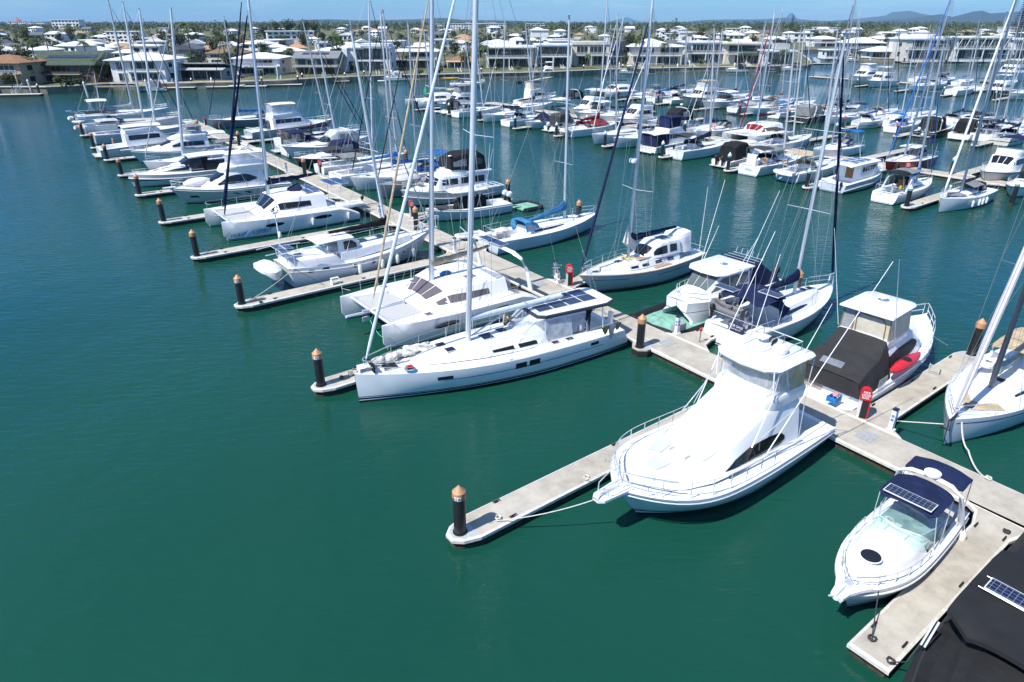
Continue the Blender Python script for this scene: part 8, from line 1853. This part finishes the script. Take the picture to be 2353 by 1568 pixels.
# ---- second rows of roofs and trees, out to the horizon
def far_house(i, P, q, label):
    p = HP[i]; o = p.copy(); COL.objects.link(o); o.location = P; o.rotation_euler.z = q; f = 1 + max(0, P[1] - 400) / 2500; o.scale = [R.uniform(.75, 1.1) * f] * 2 + [R.uniform(.75, 1.0) * f]; o['label'] = label
    for ch in p.children:
        c = ch.copy(); COL.objects.link(c); c.parent = o
    return o
HP = []; HL = []
for lab, wall, kind, rc, w, d, h, rh in [('low white roofed villa', WW, 'hip', RW, 15, 11, 3.6, 1.8), ('two storey white house', WW, 'hip', RW, 13, 11, 6.2, 1.9), ('flat roofed white modern house', WW, 'flat', RW, 14, 11, 6.6, .5), ('cream house with tan tiled roof', WC_, 'hip', RT, 14, 11, 3.8, 2.3), ('house with dark grey gable roof', WG, 'gable', RG, 15, 10, 4.2, 2.6), ('white gabled house', WW, 'gable2', RW, 11, 12, 4.6, 2.4), ('house with orange tiled roof', WC_, 'hip', RO, 13, 11, 3.8, 2.2), ('long white apartment block', WW, 'flat', RW, 34, 13, 9.5, .5)]:
    t = thing('house', lab, 'house', (0, -500, 0), 0, 'houses among the trees behind the canal front')
    mb = MB(); mb.box((0, 0, h / 2 - .4), (w, d, h + .8)); mb.build('wall', wallm(wall), t, 0)
    mb = MB(); roofmesh(kind, w, d, h, rh, .7, mb); mb.build('roof', roofm(rc), t, 0)
    fl = max(1, round(h / 3.1))
    for k in range(fl):
        mb = MB(); n = max(3, int(w / 4))
        for j in range(n): mb.box(((-.5 + (j + .5) / n) * w, -d / 2, k * h / fl + h / fl * .5), (w / n * .6, .12, h / fl * .5))
        mb.build('window', winm(), t, 0)
    HP.append(t); HL.append(lab)
R.seed(21)
front = [(G(u, v, LZ).x, G(u, v, LZ).y) for u, v in [(-300, 150), (60, 146), (220, 140), (390, 138), (530, 140), (650, 140), (780, 138), (1000, 132), (1110, 130), (1320, 126), (1560, 123), (1760, 121), (1830, 112), (1840, 105), (1930, 105), (2050, 111), (2180, 116), (2353, 116), (2700, 118)]]
def behind(x, y):
    # beyond the front row, along this bearing
    k = x / y; best = 1e9
    for (x0, y0), (x1, y1) in zip(front, front[1:]):
        a, b = x0 / y0, x1 / y1
        if min(a, b) <= k <= max(a, b): best = min(best, lerp(y0, y1, 0 if a == b else (k - a) / (b - a)))
    return y > best
used = []
def free(x, y, r):
    return all((x - a) ** 2 + (y - b) ** 2 > (r + c) ** 2 for a, b, c in used)
LAB = {}
def front_of(o, lab, ring):
    u = proj(o.location); f = next(n for e, n in FRN if u < e)
    LAB.setdefault(lab + ' ' + ('just behind', 'two streets behind', 'far behind', 'near the horizon above')[ring] + ' ' + f, []).append((u, o))
def finish_labels():
    NTH = ['leftmost', 'second from left', 'third from left', 'fourth from left', 'fifth from left', 'sixth from left', 'seventh from left', 'eighth from left']
    for l, it in LAB.items():
        it.sort(key=lambda q: q[0])
        for i, (u, o) in enumerate(it): o['label'] = l if len(it) == 1 else l + ', ' + (NTH[i] if i < len(it) - 1 or i == 0 else 'rightmost')
def proj(P):
    d = V(P) - CAM; z = d.y * CP - d.z * SP; return 1176.5 + FP * d.x / z
for ring, (y0, y1, nh) in enumerate([(200, 330, 60), (330, 480, 72), (480, 780, 76), (780, 1300, 60)]):
    tries = 0; k = 0
    while k < nh and tries < 6000:
        tries += 1; y = math.sqrt(R.uniform(y0 ** 2, y1 ** 2)); x = y * R.uniform(-.78, .78)
        if not (pip(x, y, land) and behind(x, y) and free(x, y, 8)): continue
        i = R.choices(range(8), (22, 22, 17, 9, 10, 14, 5, 3 if ring > 1 else 0))[0]
        front_of(far_house(i, (x, y, LZ), R.choice((0, .3, -.25, PI / 2)) + R.uniform(-.15, .15), HL[i]), HL[i], ring)
        used.append((x, y, 8)); k += 1
for u, v, i, sc, l in [(45, 62, 7, 2.2, 'distant white resort hotel on the far left horizon'), (90, 62, 7, 2.0, 'second wing of the distant white hotel'), (160, 66, 7, 2.6, 'long white apartment building on the left horizon'), (1060, 70, 7, 1.6, 'long white apartments in the distance, left block'), (1140, 69, 7, 1.6, 'long white apartments in the distance, middle block'), (1230, 68, 7, 1.6, 'long white apartments in the distance, right block'), (1010, 66, 7, 1.4, 'distant flats beside the long apartments')]:
    o = far_house(i, G(u, v, LZ), 0, l); o.scale = (sc * .8, sc * .8, sc * .8)
    if i == 7 and u == 45:
        mb = MB(); mb.lathe((0, 0, 10), [(6, 0), (6.5, 1), (1, 5), (.2, 8)], 8); mb.build('red_roof_tower', roofm((.4, .1, .06)), o, 0)
for p in HP:
    for ch in list(p.children): bpy.data.objects.remove(ch)
    bpy.data.objects.remove(p)
tl = {'broad': 'bushy broadleaf tree', 'tall': 'tall spreading tree', 'palm': 'slender palm', 'coco': 'tall coconut palm', 'pine': 'narrow pine'}
for ring, (y0, y1, nt_) in enumerate([(195, 330, 90), (330, 520, 95), (520, 760, 60)]):
    tries = 0; k = 0
    while k < nt_ and tries < 5000:
        tries += 1; y = math.sqrt(R.uniform(y0 ** 2, y1 ** 2)); x = y * R.uniform(-.78, .78)
        if not (pip(x, y, land) and behind(x, y) and free(x, y, 2.2)): continue
        kind = R.choices(('broad', 'tall', 'palm', 'coco', 'pine'), (42, 20 if -.55 < x / y < -.1 else 8, 26, 8, 3))[0]; i = R.randrange(3)
        front_of(tree(kind, i, V((x, y, LZ)), R.uniform(.7, 1.2) * (.8 if kind == 'tall' else 1) * (1, .9, .85)[ring], tl[kind], 'trees among the canal suburb'), tl[kind], ring)
        used.append((x, y, 1.5)); k += 1
for u, v, sc in [(640, 97, 1.2), (668, 95, 1.35), (700, 95, 1.3), (725, 94, 1.2), (610, 96, 1.0)]:
    tree('tall', int(u) % 3, G(u, v, LZ), sc, ['leftmost', 'second from left', 'middle', 'fourth from left', 'rightmost'][[610, 640, 668, 700, 725].index(u)] + ' big tree of the dark clump above the taupe house', 'clump of big trees above the taupe house')
finish_labels()
# far woods: one mass of crowns
def woods(name, label, rngs, seed, m):
    R.seed(seed); mb = MB()
    for y0, y1, n, s0, s1 in rngs:
        for _ in range(n):
            y = math.sqrt(R.uniform(y0 ** 2, y1 ** 2)); x = y * R.uniform(-.8, .8)
            if not pip(x, y, land) or not behind(x, y): continue
            s = R.uniform(s0, s1); h = s * R.uniform(.9, 1.5)
            if not free(x, y, s * .6): continue
            for k in range(22):
                q = R.uniform(0, 2 * PI); r = s * math.sqrt(R.random()) * .8; z = LZ + h * R.uniform(.1, 1.0) * (1 - .45 * (r / s) ** 2)
                l = s * R.uniform(.14, .3); n_ = V((math.cos(q), math.sin(q), R.uniform(.2, 1.5))).normalized(); a = n_.cross(V((R.uniform(-1, 1), R.uniform(-1, 1), R.uniform(-1, 1)))).normalized(); b = n_.cross(a); p = V((x + r * math.cos(q), y + r * math.sin(q), z))
                mb.quad(p - a * l, p - b * l * .7, p + a * l, p + b * l * .7)
    o = mb.build(name, m, None, 0); tag(o, label, 'woodland', None, 'stuff')
woods('garden_greenery', 'low green garden bushes filling the gaps between roofs', [(200, 420, 600, 1.4, 2.8), (420, 800, 600, 2.2, 3.8)], 5, lf[1])
woods('distant_woodland', 'dark band of distant trees along the horizon', [(800, 1400, 650, 3, 6.5), (1400, 2600, 2000, 6, 10), (2600, 5000, 1800, 9, 15)], 6, lf[0])
# ---- hills
def hill(label, pts, dist, depth, m):
    """pts: (u, v) skyline"""
    mb = MB(); rows = []; d0 = dist; R.seed(int(dist))
    fine = []
    for (u0, v0), (u1, v1) in zip(pts, pts[1:]):
        n = max(2, int(abs(u1 - u0) / 6)); fine += [(lerp(u0, u1, i / n), lerp(v0, v1, i / n) - abs(R.gauss(0, .12))) for i in range(n)]
    fine.append(pts[-1])
    for k, f in enumerate((0, .35, .7, 1, .5, 0)):
        r = []
        for u, v in fine:
            dd = d0 + depth * (k - 3) / 3; x = (u - 1176.5) / FP
            top = 18 + (50 - v) / FP / CP * d0 * .98
            d_ = ray(u, 50); r.append((d_.x / d_.y * dd, dd, LZ - .5 + max(top - LZ, 0) * f * (1 if f == 1 else R.uniform(.85, 1.1))))
        rows.append(r)
    mb.grid(rows); o = mb.build('hill', m, None, 60); tag(o, kind='structure')
hm = m_leaf('hill_forest', (.025, .04, .018), (.05, .065, .03))
hill('', [(1880, 50), (1960, 46), (2030, 40), (2045, 34), (2085, 31.5), (2110, 36), (2160, 42), (2200, 45), (2290, 49)], 16000, 1500, hm)
hill('', [(1990, 50), (2080, 45), (2130, 40), (2160, 37), (2185, 42), (2230, 33), (2250, 31), (2270, 36), (2353, 32), (2500, 34), (2700, 50)], 11000, 1200, hm)
hill('', [(1580, 50), (1620, 47), (1760, 46), (1800, 43), (1850, 47), (1900, 49)], 14000, 1500, hm)
hill('', [(1790, 50), (1804, 44), (1812, 36), (1818, 35), (1828, 43), (1842, 50)], 24000, 800, hm)
hill('', [(640, 50), (700, 47), (760, 46), (830, 48), (960, 46), (1000, 43.5), (1030, 44), (1060, 47), (1150, 48), (1250, 50)], 9000, 1200, hm)
hill('', [(1400, 50), (1440, 42.5), (1462, 48), (1475, 50)], 26000, 800, hm)
# ------------------------------------------------------------------ air, light, camera
SUN_EL, SUN_AZ = RAD(53), AX + PI       # towards the sun: behind the camera's left shoulder
mb = MB(); mb.box((0, 13000, 200), (64000, 27400, 410)); o = mb.build('haze', [], None, 0); tag(o, kind='stuff', label='thin blue haze over the distance', cat='haze')
m = bpy.data.materials.new('haze'); m.use_nodes = True; nt = m.node_tree; nt.nodes.clear()
ou = nt.nodes.new('ShaderNodeOutputMaterial'); pv = nt.nodes.new('ShaderNodeVolumePrincipled'); pv.inputs['Color'].default_value = (.36, .66, 1, 1); pv.inputs['Density'].default_value = HAZE if 'HAZE' in globals() else 4e-5; pv.inputs['Anisotropy'].default_value = .0
nt.links.new(pv.outputs[0], ou.inputs['Volume']); o.data.materials.append(m)
w = bpy.data.worlds.new('World'); SC.world = w; w.use_nodes = True; nt = w.node_tree; bg = nt.nodes['Background']
sk = nt.nodes.new('ShaderNodeTexSky'); sk.sky_type = 'NISHITA'; sk.sun_disc = False; sk.sun_elevation = SUN_EL; sk.sun_rotation = PI / 2 - SUN_AZ
sk.air_density = 1.0; sk.dust_density = .25; sk.ozone_density = 4.5; sk.altitude = 20
tc = nt.nodes.new('ShaderNodeTexCoord'); mp = nt.nodes.new('ShaderNodeMapping'); mp.inputs['Scale'].default_value = (3.2, 3.2, 22); no = nt.nodes.new('ShaderNodeTexNoise'); no.inputs['Scale'].default_value = 1.6; no.inputs['Detail'].default_value = 7; no.inputs['Roughness'].default_value = .6
nt.links.new(tc.outputs['Generated'], mp.inputs[0]); nt.links.new(mp.outputs[0], no.inputs['Vector'])
rp = nt.nodes.new('ShaderNodeMapRange'); rp.inputs[1].default_value = .5; rp.inputs[2].default_value = .78; rp.inputs[3].default_value = 0; rp.inputs[4].default_value = .5; nt.links.new(no.outputs['Fac'], rp.inputs[0])
mx = nt.nodes.new('ShaderNodeMix'); mx.data_type = 'RGBA'; mx.inputs[7].default_value = (3.4, 3.8, 4.1, 1)
nt.links.new(rp.outputs[0], mx.inputs[0]); 
sz = nt.nodes.new('ShaderNodeSeparateXYZ'); nt.links.new(tc.outputs['Generated'], sz.inputs[0])
cr = nt.nodes.new('ShaderNodeValToRGB'); e = cr.color_ramp.elements; e[0].position = 0; e[0].color = (.27, .42, .545, 1); e[1].position = .7; e[1].color = (.56, .64, .68, 1); q = e.new(.05); q.color = (.2, .41, .6, 1); q = e.new(.2); q.color = (.1, .42, .9, 1); q = e.new(.45); q.color = (.37, .54, .69, 1)
nt.links.new(sz.outputs[2], cr.inputs[0])
ml = nt.nodes.new('ShaderNodeMix'); ml.data_type = 'RGBA'; ml.blend_type = 'MULTIPLY'; ml.inputs[0].default_value = 1; nt.links.new(sk.outputs[0], ml.inputs[6]); nt.links.new(cr.outputs[0], ml.inputs[7])
nt.links.new(ml.outputs[2], mx.inputs[6]); nt.links.new(mx.outputs[2], bg.inputs[0]); bg.inputs[1].default_value = .15
ld = bpy.data.lights.new('sun', 'SUN'); ld.energy = 4.2; ld.angle = RAD(.53); ld.color = (1, .965, .91); so = bpy.data.objects.new('sun', ld); COL.objects.link(so)
sd = V((math.cos(SUN_AZ) * math.cos(SUN_EL), math.sin(SUN_AZ) * math.cos(SUN_EL), math.sin(SUN_EL))); so.rotation_euler = sd.to_track_quat('Z', 'Y').to_euler(); so.location = (0, 0, 60)
cd = bpy.data.cameras.new('camera'); cd.sensor_width = 36; cd.lens = 2680 / 4096 * 36; cd.clip_start = .5; cd.clip_end = 80000
co = bpy.data.objects.new('camera', cd); COL.objects.link(co); co.location = CAM; co.rotation_euler = (PI / 2 - PIT, 0, 0); SC.camera = co
SC.view_settings.view_transform = 'Standard'; SC.view_settings.look = 'None'; SC.view_settings.exposure = .7; SC.view_settings.gamma = 1
SC.render.engine = 'CYCLES'; SC.cycles.use_denoising = True; SC.cycles.max_bounces = 8; SC.cycles.transparent_max_bounces = 24; SC.cycles.volume_bounces = 0; SC.cycles.caustics_reflective = False; SC.cycles.caustics_refractive = False
SC.render.resolution_x = 1024; SC.render.resolution_y = 682
